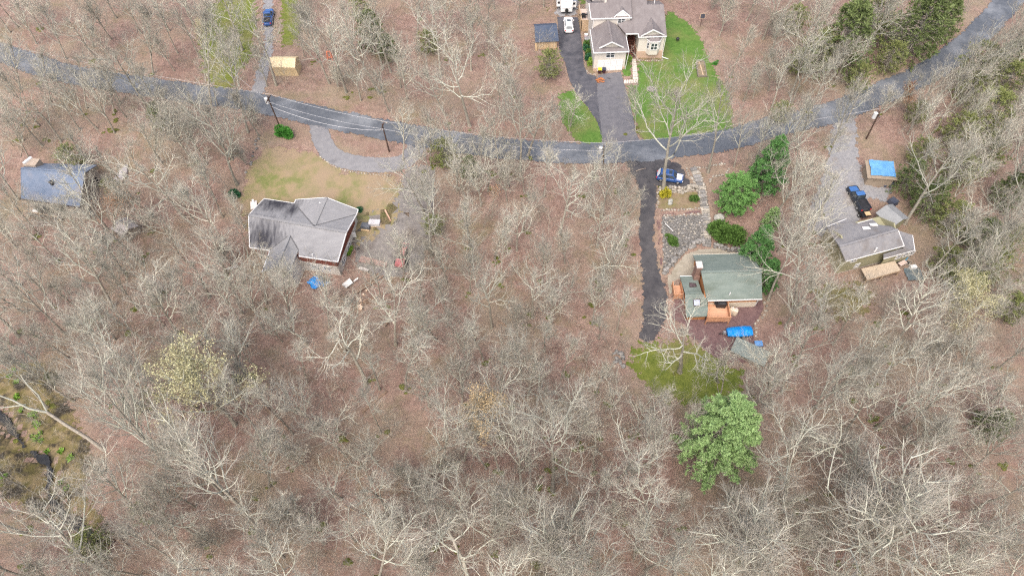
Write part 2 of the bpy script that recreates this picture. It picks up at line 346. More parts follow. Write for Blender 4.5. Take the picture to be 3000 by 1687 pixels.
drape('yard', [(1165, 600), (1195, 560), (1200, 490), (1255, 490), (1262, 560), (1250, 650), (1235, 730), (1200, 790), (1130, 800), (1060, 775), (1045, 700), (1075, 640)], M_yard, .03, 'packed grey dirt yard beside the long grey house', out=1.8)
strip('driveway', [z5(40, -60), z5(60, 60), z5(120, 200), z5(165, 420), z5(150, 640), z5(140, 860), z5(150, 1050), z5(178, 1250), z5(205, 1430), z7(240, 560), z7(245, 760), z7(225, 900), z7(180, 1040), z7(110, 1150)], [6.0, 5.0, 4.4, 3.6, 3.2, 3.2, 3.3, 3.5, 3.8, 4.6, 4.8, 4.2, 3.4, 2.4], M_drive3, .05, 'narrow black drive running down past the green roofed house')
drape('parking_pad', [z5(*p) for p in ((-40, -50), (120, -70), (330, -40), (560, 30), (620, 120), (660, 200), (705, 290), (700, 345), (600, 345), (430, 360), (300, 345), (200, 330), (120, 240))], M_drive3, .085, 'dark parking pad under the blue car')
drape('garden_bed', [z5(*p) for p in ((255, 330), (420, 365), (770, 380), (810, 590), (560, 600), (262, 612), (240, 470))], M_soil, .03, 'brown garden bed with low shrubs')
drape('mulch_path', [z5(*p) for p in ((230, 632), (540, 622), (812, 592), (825, 655), (560, 672), (245, 692))], M_mulch, .045, 'red mulch path above the stone slope')
drape('mulch_path', [z5(*p) for p in ((250, 690), (318, 685), (325, 900), (345, 1100), (350, 1310), (300, 1340), (270, 1050))], M_mulch, .06, 'red mulch strip beside the black drive')
drape('stone_bank', [z5(*p) for p in ((320, 676), (830, 655), (850, 760), (850, 1000), (770, 1030), (600, 1100), (460, 1230), (380, 1370), (330, 1390), (345, 1100), (322, 880))], M_riprap, .03, 'stony slope behind the green roofed house')
drape('patio', [z5(*p) for p in ((830, 1062), (1000, 1055), (1250, 1110), (1500, 1130), (1500, 1420), (760, 1480), (520, 1450), (440, 1650), (400, 1640), (380, 1400), (590, 1140), (700, 1090))], M_patio, .035, 'stained concrete patio behind the green roofed house')
drape('gravel_patio', [z7(*p) for p in ((560, 560), (1380, 700), (1460, 640), (1560, 640), (1590, 740), (1540, 860), (1470, 940), (1450, 1060), (1475, 1220), (1560, 1350), (1490, 1440), (1170, 1420), (1090, 1425), (900, 1330), (740, 1165), (640, 1100), (600, 960), (440, 920), (430, 700))], M_mulch, .03, 'red gravel patio round the green roofed house')
strip('driveway', [(2478, 318), (2472, 400), (2470, 470), (2462, 560), (2440, 640), (2420, 700)], [5.0, 5.5, 7.0, 8.5, 9.5, 8.5], M_gravel, .05, 'pale gravel drive leading to the olive house')
drape('gravel_pad', [zq(*p) for p in ((720, 180), (760, 330), (840, 360), (960, 370), (960, 450), (880, 520), (760, 500), (700, 620), (500, 640), (520, 400))], M_gravel, .04, 'gravel pad beside the parked pickup')
strip('driveway', [(735, 300), (757, 262), (772, 200), (786, 140), (786, 60), (788, -40)], [5.2, 3.8, 3.4, 3.2, 3.2, 3.2], M_gravel, .05, 'gravel drive beside the tan tent')
drape('gravel_pad', [zv(*p) for p in ((960, 620), (860, 640), (1000, 300), (1060, -200), (2000, -200), (1870, 610), (1300, 640))], M_gravel, .04, 'gravel pad under the white camper')
drape('foundation_bed', [z4(*p) for p in ((1800, 985), (1815, 790), (2240, 790), (2232, 992))], M_soil, .05, 'bare brown bed under the bay window')
drape('foundation_bed', [z4(*p) for p in ((940, 700), (1080, 700), (1150, 1130), (1165, 1220), (1060, 1225), (985, 1160))], M_soil, .05, 'planted bed along the garage')
# pale front walk of separate slabs
wk = thing('front_walk', 'pale L-shaped paved walk from the red stair to the drive', 'walkway', G(z3(1190, 540)))
def quad_path(A, B, C, D, n, nm, mt, par, th=.06):
    A, B, C, D = [np.array(G(p)) for p in (A, B, C, D)]
    for i in range(n):
        a, b = i/n+.012, (i+1)/n-.012
        q = [A+(D-A)*a, B+(C-B)*a, B+(C-B)*b, A+(D-A)*b]
        mb = MB(); mb.slab([(p[0], p[1], float(hgt(p[0], p[1]))+.10+rnd.uniform(-.012, .012)) for p in q], .12); mb.build(nm, mt, par)
quad_path(z3(1166, 448), z3(1196, 448), z3(1214, 605), z3(1176, 605), 9, 'paving_slab', M_walk, wk)
quad_path(z3(1214, 607), z3(1214, 630), z3(1105, 637), z3(1107, 611), 6, 'paving_slab', M_walk, wk)
# ------------------------------------------------------------------ buildings
M_shg = mat('grey_brown_shingles', (.175, .155, .155), (.215, .195, .195), 1.6, 8, .9, c3=(.125, .108, .110), scale3=.45, lo3=.5, hi3=.75, f3=.7, stretch=(1, .35, 1), bump=.25)
M_siding = mat('beige_siding', (.62, .575, .52), (.66, .62, .565), .8, 4, .6)
M_white = mat('white_trim', (.80, .80, .80), (.74, .74, .74), 2, 4, .5)
M_glass = mat('window_glass', (.03, .04, .05), (.07, .09, .10), .9, 3, .06, spec=.8)
M_stucco = mat('tan_masonry', (.46, .33, .25), (.54, .40, .31), 2.2, 6, .9, bump=.3)
M_redwood = mat('red_stained_wood', (.115, .042, .032), (.165, .065, .05), 3, 5, .8)
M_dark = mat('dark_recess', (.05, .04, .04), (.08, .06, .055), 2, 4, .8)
M_deck = mat('weathered_deck', (.53, .42, .37), (.60, .50, .45), 1.5, 6, .85)
M_deckw = mat('tan_deck_boards', (.42, .31, .20), (.52, .39, .27), 1.5, 6, .85)
M_black = mat('black_metal', (.02, .02, .022), (.035, .035, .04), 2, 3, .5)
M_roofg = mat('grey_shingles', (.215, .215, .222), (.265, .265, .272), 1.4, 8, .9, stretch=(.35, 1, 1), c3=(.17, .17, .18), scale3=.35, lo3=.5, hi3=.75, f3=.6, bump=.3)
M_redsid = mat('red_brown_siding', (.19, .062, .045), (.235, .085, .062), 2.5, 5, .8)
M_offwhite = mat('off_white_wall', (.66, .63, .58), (.56, .53, .48), .7, 7, .85)
M_green = mat('green_shingles', (.150, .188, .172), (.195, .232, .212), 1.3, 8, .9, stretch=(.4, 1, 1), c3=(.085, .105, .078), scale3=.3, lo3=.52, hi3=.72, f3=.8, bump=.3)
M_log = mat('orange_log_siding', (.36, .16, .07), (.46, .22, .10), 2.0, 6, .75, stretch=(.2, 1, 4))
M_cream = mat('cream_foundation', (.58, .52, .42), (.66, .60, .50), 1.2, 6, .9)
M_cedar = mat('orange_deck_boards', (.52, .29, .18), (.62, .37, .24), 1.6, 6, .85, stretch=(.3, 3, 1))
M_cedar2 = mat('orange_rail_boards', (.46, .23, .13), (.55, .30, .18), 1.6, 6, .85)
M_brick = mat('worn_brick', (.20, .12, .10), (.27, .18, .15), 4, 5, .9, bump=.4)
M_stonecap = mat('pale_stone_cap', (.50, .44, .42), (.60, .55, .53), 3, 5, .9)
M_shg4 = mat('slate_grey_shingles', (.20, .20, .215), (.26, .255, .262), 1.2, 8, .9, c3=(.15, .13, .12), scale3=.4, lo3=.5, hi3=.75, bump=.3)
M_olive = mat('olive_siding', (.285, .275, .175), (.33, .315, .21), .9, 5, .7)
M_blueroof = mat('blue_grey_shingles', (.135, .175, .245), (.175, .21, .28), 1.2, 8, .9, c3=(.22, .215, .235), scale3=.35, lo3=.5, hi3=.72, f3=.8, bump=.3)
M_tanw = mat('tan_grey_siding', (.36, .325, .275), (.41, .37, .32), .9, 6, .8)
M_darkblue = mat('dark_slate_roof', (.055, .075, .115), (.085, .105, .15), 1.8, 8, .85, stretch=(.4, 1, 1), bump=.3)
M_ply = mat('raw_timber', (.50, .35, .19), (.58, .43, .26), 1.4, 6, .8)
M_tent = mat('cream_canvas', (.72, .58, .36), (.78, .65, .43), .9, 7, .9, c3=(.60, .46, .27), scale3=1.0, lo3=.55, hi3=.8, bump=.5)

def PL(p, z0, y0, s):
    d = ray(p); t = (z0-s*y0-CAM_H)/(d[2]-s*d[1]); return (d[0]*t, d[1]*t, CAM_H+d[2]*t)
def shrink(P, f):
    c = np.mean(np.array([p[:2] for p in P]), 0); return [tuple(c+(np.array(p[:2])-c)*f) for p in P]
def roof(par, pts, m, t=.16, name='roof'):
    mb = MB(); mb.slab(pts, t); return mb.build(name, m, par)
def ridge(par, a, b, m, w=.34):
    mb = MB(); mb.bar((a[0], a[1], a[2]+.015), (b[0], b[1], b[2]+.015), w, .08); return mb.build('ridge_cap', m, par)
def trim(par, pts, m, w=.10, h=.20, dz=-.08, name='fascia'):
    mb = MB()
    for a, b in zip(pts[:-1], pts[1:]): mb.bar((a[0], a[1], a[2]+dz), (b[0], b[1], b[2]+dz), w, h)
    return mb.build(name, m, par)
def window(par, A, B, x, z, w, h, frame=None, n=2, name='window'):
    """A,B: wall ends (left to right seen from outside); x metres from A; z sill"""
    a = Vector((A[0], A[1], 0)); b = Vector((B[0], B[1], 0)); u = (b-a).normalized(); nrm = Vector((u.y, -u.x, 0)); k = Vector((0, 0, 1))
    o = a+u*x+k*z
    def q(du, dz, s0, s1, d): # box on wall
        mb = MB(); c = o+u*du+k*dz; v = []
        for dd in (0, d):
            for (i, j) in ((0, 0), (1, 0), (1, 1), (0, 1)): v.append(c+u*s0*i+k*s1*j+nrm*dd)
        return v, [(0, 3, 2, 1), (4, 5, 6, 7), (0, 1, 5, 4), (1, 2, 6, 5), (2, 3, 7, 6), (3, 0, 4, 7)]
    fm = MB(); e = .11
    for a_ in ((0, 0, w, e), (0, h-e, w, e), (0, e, e, h-2*e), (w-e, e, e, h-2*e)): fm.add(*q(*a_, .09))
    for i in range(1, n): fm.add(*q(w*i/n-e/2, e, e, h-2*e, .085))
    fm.add(*q(e, h*.5-.03, w-2*e, .06, .07))
    f = fm.build(name, frame or M_white, par)
    for i in range(n):
        mb = MB(); mb.add(*q(e/2+w*i/n, e/2, w/n-e, h-e, .035)); mb.build('pane', M_glass, f)
    return f
def faux_gable(par, apex, L, Rr, back, mroof, mwall, mtrim):
    """small front gable: apex, base corners and the far end of its ridge"""
    A, L, Rr, Bk = [Vector(p) for p in (apex, L, Rr, back)]
    mb = MB(); mb.slab([L, Rr, A], .14, d=(0, 1, 0)); mb.build('gable_wall', mwall, par)
    f = Vector((0, -.22, 0)); e = Vector((0, 0, .05))
    mb = MB(); mb.slab([L+f+e, A+f+e, Bk+e, L+(Bk-A)*.12+e], .1); mb.slab([A+f+e, Rr+f+e, Rr+(Bk-A)*.12+e, Bk+e], .1); mb.build('gable_roof', mroof, par)
    mb = MB(); o = Vector((0, -.26, .0)); mb.bar(L+o, A+o, .10, .20); mb.bar(A+o, Rr+o, .10, .20); mb.build('rake_trim', mtrim, par)

# --- beige house on the bright lawn
def house_beige():
    t = thing('house', 'beige two-storey house with grey gabled roofs and white garage door on bright lawn', 'house', (24, 113, 0))
    ez = 4.7
    FL, FR, BL = W(z4(1110, 866), ez), W(z4(1690, 844), ez), W(z4(1050, 480), ez)
    gL, gR, rF, rB = W(z4(1200, 778), 5.12), W(z4(1595, 765), 5.12), W(z4(1408, 680), 6.7), W(z4(1340, 335), 6.9)
    RB = W(z4(1632, 553), 4.85)
    roof(t, [FL, FR, gR, gL], M_shg); roof(t, [FL, gL, rF, rB, BL], M_shg); roof(t, [gR, FR, RB, (rB[0]+2.4, rB[1]-.1, 5.6), rB, rF], M_shg)
    faux_gable(t, rF, gL, gR, (rB[0], rB[1]-2.5, rF[2]), M_shg, M_siding, M_white); ridge(t, rF, rB, M_shg)
    trim(t, [BL, FL, FR, RB], M_white, name='gutter')
    gf = [(17.12, 109.75), (23.2, 109.95), (23.2, 117), (17.12, 117)]
    mb = MB(); mb.prism(gf, -.3, 4.6); mb.build('wall', M_siding, t)
    mb = MB(); mb.slab([(16.9, 112, 0), (23.0, 112, 0), (23.0, 112, 0.01)], .01); 
    # masonry foot of the garage
    mb = MB(); mb.prism([(17.06, 109.69), (17.92, 109.72), (17.92, 109.8), (17.06, 109.8)], -.3, .75); mb.build('foundation', M_stucco, t); mb = MB(); mb.prism([(22.66, 109.88), (23.26, 109.9), (23.26, 110), (22.66, 110)], -.3, .75); mb.build('foundation', M_stucco, t)
    A, B = (17.12, 109.75), (23.2, 109.95)
    window(t, A, B, 2.15, 3.0, 1.75, 1.35)
    d = link('garage_door', None, t)
    for i in range(4):
        for j in range(4):
            mb = MB(); mb.box((18.0+.58+j*1.16, 109.72+.02*j+.04, .3+i*.56), (1.13, .08, .53)); mb.build('door_panel', M_white, d)
    mb = MB()
    for x in (17.93, 22.66): mb.box((x, 109.78, 1.15), (.13, .14, 2.4))
    mb.box((20.3, 109.80, 2.38), (4.8, .14, .14)); mb.build('door_frame', M_white, d)
    mb = MB(); mb.cyl((20.2, 109.65, 2.72), (20.2, 109.65, 3.05), .09, .06, 8); mb.box((20.2, 109.72, 2.9), (.14, .12, .2)); mb.build('wall_lamp', M_white, t)
    # upper storey behind the garage
    s = .46; U = lambda x, y: PL(z4(x, y), 7.3, 115.9, s)
    uf = [(17.15, 116.3), (24.3, 116.3), (24.3, 129), (17.15, 129)]
    mb = MB(); mb.prism(uf, -.3, 7.15); mb.build('wall', M_siding, t)
    e0, e1 = U(1068, 312), U(1738, 291); c0, c1 = U(1032, 58), U(1278, 50)
    top = 126.0; zt_ = 7.3+s*(top-115.9)
    roof(t, [e0, e1, (e1[0]-.1, top, zt_), (c1[0], top, zt_), c1, c0], M_shg)
    roof(t, [c0, c1, (c1[0], c1[1]+4, c1[2]-1.9), (c0[0], c0[1]+4, c0[2]-1.9)], M_shg)
    roof(t, [(c1[0], top, zt_), (e1[0]-.1, top, zt_), (e1[0]-.1, top+7, zt_-3.2), (c1[0], top+7, zt_-3.2)], M_shg)
    mb = MB(); mb.slab([(17.15, 116.3, 7.1), (17.15, c0[1], c0[2]-.2), (17.15, c0[1]+4, c0[2]-2.1), (17.15, 128, 7.1)], .2, d=(1, 0, 0)); mb.build('gable_wall', M_siding, t)
    mb = MB(); mb.prism([(c1[0]+.1, c1[1]), (c1[0]+.5, c1[1]), (c1[0]+.5, top+3), (c1[0]+.1, top+3)], 7, c1[2]+.9); mb.build('gable_wall', M_siding, t)
    trim(t, [c0, e0, e1], M_white, name='gutter')
    faux_gable(t, U(1580, 212)[:2]+(U(1580, 212)[2]+.62,), U(1440, 272), U(1705, 262), U(1570, 108), M_shg, M_siding, M_white)
    window(t, uf[0], uf[1], 4.75, 5.95, 1.5, 1.05)
    # right wing with bay window
    Mn = lambda x, y: PL(z4(x, y), 5.0, 112.9, s)
    p0, p1, q0, q1 = Mn(1636, 556), Mn(1838, 552), Mn(1842, 610), Mn(2306, 594)
    k0, k1 = Mn(1985, 82), Mn(2255, 78)
    cx = k0[0]; top2 = 127.0; zt2 = 5+s*(top2-112.9)
    roof(t, [p0, p1, q0, q1, k1, k0, (cx, top2, zt2), (e1[0]+.02, top2, zt2), (e1[0]+.02, e1[1]+.6, 5+s*(e1[1]+.6-112.9)), Mn(1500, 396)], M_shg)
    roof(t, [k0, k1, (k1[0], k1[1]+4, k1[2]-1.8), (k0[0], k0[1]+4, k0[2]-1.8)], M_shg)
    roof(t, [(e1[0]+.02, top2, zt2), (cx, top2, zt2), (cx, top2+8, zt2-3.6), (e1[0]+.02, top2+8, zt2-3.6)], M_shg)
    mb = MB(); mb.slab([(cx-.25, k0[1], k0[2]-.3), (cx-.25, top2, zt2-.25), (cx-.25, top2+6, zt2-2.9), (cx-.25, k0[1]+4, k0[2]-2)], .2, d=(-1, 0, 0)); mb.build('gable_wall', M_siding, t)
    vb = Mn(2120, 66); mb = MB(); mb.cyl((vb[0], vb[1]+1, vb[2]-.8), (vb[0], vb[1]+1, vb[2]+.9), .09, .09, 8); mb.build('vent_pipe', M_white, t)
    wf = [(26.0, 113.45), (31.0, 113.45), (31.0, 124), (26.0, 124)]
    mb = MB(); mb.prism(wf, 1.55, 4.9); mb.build('wall', M_siding, t)
    mb = MB(); mb.prism([(25.93, 113.38), (31.07, 113.38), (31.07, 124.1), (25.93, 124.1)], -.3, 1.55); mb.build('foundation', M_stucco, t)
    mb = MB(); mb.slab([(31.0, 113.5, 4.8), (31.0, k1[1], k1[2]-.25), (31.0, k1[1]+4, k1[2]-2)], .2, d=(-1, 0, 0)); mb.build('gable_wall', M_siding, t)
    trim(t, [p0, p1, q0, q1], M_white, name='gutter')
    g1, g2, ga = Mn(1886, 580), Mn(2260, 562), Mn(2085, 480)
    ga = (ga[0], g1[1]-.05, 5.2+1.45); faux_gable(t, W(z4(2085, 480), 6.75), W(z4(1886, 582), 5.25), W(z4(2260, 565), 5.25), Mn(2048, 290), M_shg, M_siding, M_white)
    # bay window
    bx0, bx1 = W(z4(1935, 770), 1.4)[0], W(z4(2160, 770), 1.4)[0]
    bp = [(bx0, 113.45), (bx0+.55, 112.6), (bx1-.55, 112.6), (bx1, 113.45)]
    by = link('bay_window', None, t)
    mb = MB(); mb.prism(bp, 1.25, 4.35); mb.build('bay_wall', M_siding, by)
    mb = MB(); o = .22
    ap = ((bx0+bx1)/2, 113.9, 5.35)
    e = [(bx0-.15, 113.45, 4.36), (bx0+.45, 112.38, 4.36), (bx1-.45, 112.38, 4.36), (bx1+.15, 113.45, 4.36)]
    r0 = [(bx0+.7, 113.5, 4.95), (bx1-.7, 113.5, 4.95)]
    mb.slab([e[1], e[2], r0[1], r0[0]], .1); mb.slab([e[0], e[1], r0[0]], .1); mb.slab([e[2], e[3], r0[1]], .1); mb.build('bay_roof', M_shg, by)
    mb = MB()
    for a, b in zip(e[:-1], e[1:]): mb.bar((a[0], a[1], a[2]-.06), (b[0], b[1], b[2]-.06), .08, .16)
    mb.build('gutter', M_white, by)
    window(by, bp[1], bp[2], .12, 2.35, bx1-bx0-1.34, 1.55, name='sash')
    window(by, bp[0], bp[1], .15, 2.4, .72, 1.45, n=1, name='sash'); window(by, bp[2], bp[3], .15, 2.4, .72, 1.45, n=1, name='sash')
    # porch recess, red stair
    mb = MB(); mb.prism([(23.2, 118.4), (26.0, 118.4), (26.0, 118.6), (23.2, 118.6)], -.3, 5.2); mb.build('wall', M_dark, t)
    mb = MB(); mb.box((24.9, 118.35, 3.05), (.95, .08, 2.05)); mb.build('front_door', M_redwood, t)
    st = link('front_stair', None, t)
    y0, y1, zz, n = 113.0, 116.3, 2.0, 9
    for i in range(n):
        mb = MB(); mb.box((24.85, y0+(y1-y0)*(i+.5)/n, zz*(i+1)/n), (1.35, (y1-y0)/n*.86, .06)); mb.build('stair_tread', M_redwood, st)
    for x in (24.12, 25.58):
        mb = MB(); mb.bar((x, y0-.1, .05), (x, y1, zz), .07, .28); mb.build('stringer', M_redwood, st)
        mb = MB(); mb.bar((x, y0-.1, 1.0), (x, y1, zz+.95), .09, .09)
        for k in range(5): yy = y0+(y1-y0)*k/4; mb.box((x, yy, zz*k/4+.5), (.09, .09, 1.0))
        mb.build('handrail', M_redwood, st)
    mb = MB(); mb.box((24.6, 117.35, zz-.06), (2.75, 2.1, .12)); mb.build('porch_floor', M_redwood, t)
    mb = MB(); mb.bar((23.3, 116.3, zz+.95), (24.1, 116.3, zz+.95), .09, .09); mb.box((23.35, 116.3, zz+.45), (.09, .09, .95)); mb.box((24.1, 116.3, zz+.45), (.09, .09, .95)); mb.build('porch_rail', M_redwood, t)
    mb = MB(); mb.bar((23.62, 109.75, 4.4), (23.35, 109.8, .2), .09, .09); mb.bar((23.35, 109.8, .15), (23.5, 109.2, .08), .09, .09); mb.build('downspout', M_white, t)
    mb = MB(); mb.bar((31.1, 113.3, 4.8), (31.1, 113.3, .2), .09, .09); mb.bar((31.1, 113.3, .15), (32.3, 112.7, .08), .12, .1); mb.build('downspout', M_white, t)
    mb = MB(); mb.bar(W(z4(1110, 320), 7.1), (17.2, 116.2, 4.7), .08, .08); mb.build('downspout', M_white, t)
    # side deck
    dz = 1.7
    D = [W(z4(*p), dz) for p in ((868, 150), (1048, 150), (1040, 405), (912, 405))]
    dk = link('deck', None, t)
    mb = MB(); mb.slab(D, .14); mb.build('deck_floor', M_deck, dk)
    mb = MB(); mb.slab([(D[3][0], D[3][1]-.02, dz+.95), (D[2][0], D[2][1]-.02, dz+.95), (D[2][0], D[2][1]-.02, .1), (D[3][0], D[3][1]-.02, .1)], .06, d=(0, 1, 0)); mb.build('skirt_boards', M_deckw, dk)
    for a, b in ((D[3], D[0]), (D[3], D[2])):
        mb = MB(); n = 6
        mb.bar((a[0], a[1], dz+1), (b[0], b[1], dz+1), .13, .08); mb.bar((a[0], a[1], dz+.15), (b[0], b[1], dz+.15), .06, .06)
        for i in range(n+1): x, y = a[0]+(b[0]-a[0])*i/n, a[1]+(b[1]-a[1])*i/n; mb.box((x, y, (dz+1)/2), (.1, .1, dz+1))
        for i in range(30): x, y = a[0]+(b[0]-a[0])*i/30, a[1]+(b[1]-a[1])*i/30; mb.box((x, y, dz+.55), (.035, .035, .8))
        mb.build('railing', M_deckw, dk)
    return t
house_beige()

# --- long grey ranch house
def house_ranch():
    P = {k: W(z6(*p), z) for k, p, z in (('A', (395, 118), 1), ('B', (870, 190), 1), ('C', (893, 133), 1), ('D', (1375, 100), 2.8), ('E', (1875, 290), 1), ('V', (1848, 368), 1.05), ('S', (1555, 1110), 1), ('M', (940, 1020), 1), ('L', (168, 884), 1), ('Lm', (486, 932), 1),
        ('RL', (150, 375), 2.8), ('RM', (1180, 550), 2.8), ('RR', (1692, 645), 2.8), ('P', (800, 685), 2.07), ('Wl', (360, 1272), .95), ('Wr', (800, 1262), .95), ('We', (585, 1195), 2.07), ('Wv', (937, 920), 1.25))}
    t = thing('house', 'long grey roofed single-storey house with red siding band and black roof stains', 'house', (-34, 71, -3))
    m = mat('stained_grey_shingles', (.225, .225, .235), (.275, .275, .285), 1.4, 8, .9, stretch=(.35, 1, 1), bump=.3)
    # mildew: black streaks at this roof's shaded end
    n = m.node_tree.nodes; l = m.node_tree.links; bs = n['Principled BSDF']; src = bs.inputs['Base Color'].links[0].from_socket
    ge = n.new('ShaderNodeNewGeometry'); sx = n.new('ShaderNodeSeparateXYZ'); l.new(ge.outputs['Position'], sx.inputs[0])
    def mth(op, a, b=None, c=None):
        q = n.new('ShaderNodeMath'); q.operation = op
        for i, v in enumerate((a, b, c)):
            if v is None: continue
            if isinstance(v, (int, float)): q.inputs[i].default_value = v
            else: l.new(v, q.inputs[i])
        return q.outputs[0]
    def fall(cx, cy, rx, ry):
        a = mth('DIVIDE', mth('SUBTRACT', sx.outputs[0], cx), rx); b = mth('DIVIDE', mth('SUBTRACT', sx.outputs[1], cy), ry)
        return mth('SUBTRACT', 1.0, mth('SQRT', mth('ADD', mth('MULTIPLY', a, a), mth('MULTIPLY', b, b))))
    mp = n.new('ShaderNodeMapping'); mp.inputs['Rotation'].default_value = (0, 0, R(14)); mp.inputs['Scale'].default_value = (2.2, .35, 1); l.new(ge.outputs['Position'], mp.inputs[0])
    nz = n.new('ShaderNodeTexNoise'); nz.inputs['Scale'].default_value = 1.2; nz.inputs['Detail'].default_value = 8; l.new(mp.outputs[0], nz.inputs['Vector'])
    a1 = fall(P['A'][0]+2.6, P['A'][1]-1.2, 4.6, 3.2); a2 = fall(P['L'][0]+2.3, P['L'][1]+1.2, 4.2, 4.4); a3 = fall(-36.0, 75.2, 1.4, 3.0)
    f = mth('MAXIMUM', mth('MAXIMUM', a1, a2), a3)
    f = mth('ADD', f, mth('MULTIPLY', mth('SUBTRACT', nz.outputs['Fac'], .5), 1.6))
    mr = n.new('ShaderNodeMapRange'); mr.inputs['From Min'].default_value = -.08; mr.inputs['From Max'].default_value = .85; mr.inputs['To Max'].default_value = .95; l.new(f, mr.inputs['Value'])
    mx = n.new('ShaderNodeMix'); mx.data_type = 'RGBA'; l.new(mr.outputs[0], mx.inputs[0]); l.new(src, mx.inputs[6]); mx.inputs[7].default_value = (.035, .035, .045, 1); l.new(mx.outputs[2], bs.inputs['Base Color'])
    g = lambda *k: [P[q] for q in k]
    roof(t, g('A', 'RL', 'RM', 'B'), m); roof(t, g('B', 'RM', 'D', 'C'), m); roof(t, g('D', 'RM', 'V', 'E'), m); roof(t, g('RM', 'RR', 'V'), m)
    roof(t, g('RL', 'L', 'Lm', 'P', 'RM'), m); roof(t, g('RM', 'P', 'Wv', 'M', 'S', 'RR'), m)
    roof(t, g('P', 'Lm', 'Wl', 'We'), M_roofg); roof(t, g('P', 'We', 'Wr', 'Wv'), M_roofg)
    ridge(t, P['RL'], P['RR'], M_roofg, .5); ridge(t, P['D'], P['RM'], M_roofg, .5); ridge(t, P['P'], P['We'], M_roofg, .4)
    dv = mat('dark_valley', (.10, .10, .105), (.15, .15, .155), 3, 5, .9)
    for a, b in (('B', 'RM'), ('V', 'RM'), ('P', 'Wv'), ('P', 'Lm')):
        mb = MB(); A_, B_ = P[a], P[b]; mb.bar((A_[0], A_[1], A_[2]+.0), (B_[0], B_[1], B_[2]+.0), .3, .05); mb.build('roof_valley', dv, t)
    trim(t, g('RL', 'A', 'B', 'C', 'D', 'E', 'V', 'RR', 'S', 'M'), M_white); trim(t, g('L', 'Lm', 'Wl'), M_white); trim(t, g('RL', 'L'), M_white)
    main = shrink([P['A'], P['L'], P['S'], P['V']], .925)
    z0, zm, z1 = -4.2, -.95, .85
    mb = MB(); mb.prism(main, z0, zm); mb.build('wall', M_offwhite, t)
    mb = MB(); mb.prism(shrink(main, 1.006), zm, z1); mb.build('siding_band', M_redsid, t)
    nw = shrink([P['B'], P['C'], P['E'], P['V'], P['RM']], .88); mb = MB(); mb.prism(nw, z0, z1-.1); mb.build('wall', M_offwhite, t)
    sw = shrink([P['P'], P['Lm'], P['Wl'], P['Wr'], P['Wv']], .88); mb = MB(); mb.prism(sw, z0, z1-.2); mb.build('wall', M_offwhite, t)
    gs = [np.array(q) for q in (main[3]+(z1,), main[2]+(z1,))]; ap = (gs[0]+gs[1])/2; ap[2] = 2.45; ap[:2] = ap[:2]*.5+np.array(P['RR'][:2])*.5-np.array((.25, 0))
    mb = MB(); mb.slab([tuple(gs[0]), tuple(gs[1]), tuple(ap)], .2, d=(-1, .2, 0)); mb.build('gable_wall', M_redsid, t)
    ew = [main[2], main[3]]
    L_ = math.hypot(ew[1][0]-ew[0][0], ew[1][1]-ew[0][1])
    for x, w in ((1.2, 1.6), (4.2, 1.5)): window(t, ew[0], ew[1], x, -2.6, w, 1.2)
    dm = link('side_door', None, t)
    u = (np.array(ew[1])-np.array(ew[0]))/L_; c = np.array(ew[0])+u*7.2
    mb = MB(); mb.bar((c[0]+.1, c[1], -3.2), (c[0]+.1, c[1], -1.1), .95, .09); mb.build('door_leaf', M_white, dm)
    sw2 = [main[1], main[2]]
    for x in (9.0, 11.2): window(t, sw2[0], sw2[1], x, -2.5, 1.1, 1.1)
    # chimney and vent
    ch = link('chimney', None, t); cpos = W(z6(245, 245), 1.2)
    mb = MB(); mb.box((cpos[0], cpos[1], -.9), (1.0, 1.7, 4.8), R(14)); mb.build('chimney_stack', M_brick, ch)
    mb = MB(); mb.box((cpos[0], cpos[1], 1.58), (1.05, 1.75, .16), R(14)); mb.build('chimney_cap', M_stonecap, ch)
    mb = MB(); mb.cyl((cpos[0]-.1, cpos[1]+.6, 1.6), (cpos[0]-.1, cpos[1]+.6, 2.2), .13, .17, 8); mb.build('flue_pot', M_white, ch)
    for p, z in (((1278, 200), 2.3), ((1158, 1010), 1.2)):
        q = W(z6(*p), z); mb = MB(); mb.cyl((q[0], q[1], q[2]-.4), (q[0], q[1], q[2]+.3), .1, .1, 8); mb.build('vent_pipe', M_white, t)
house_ranch()

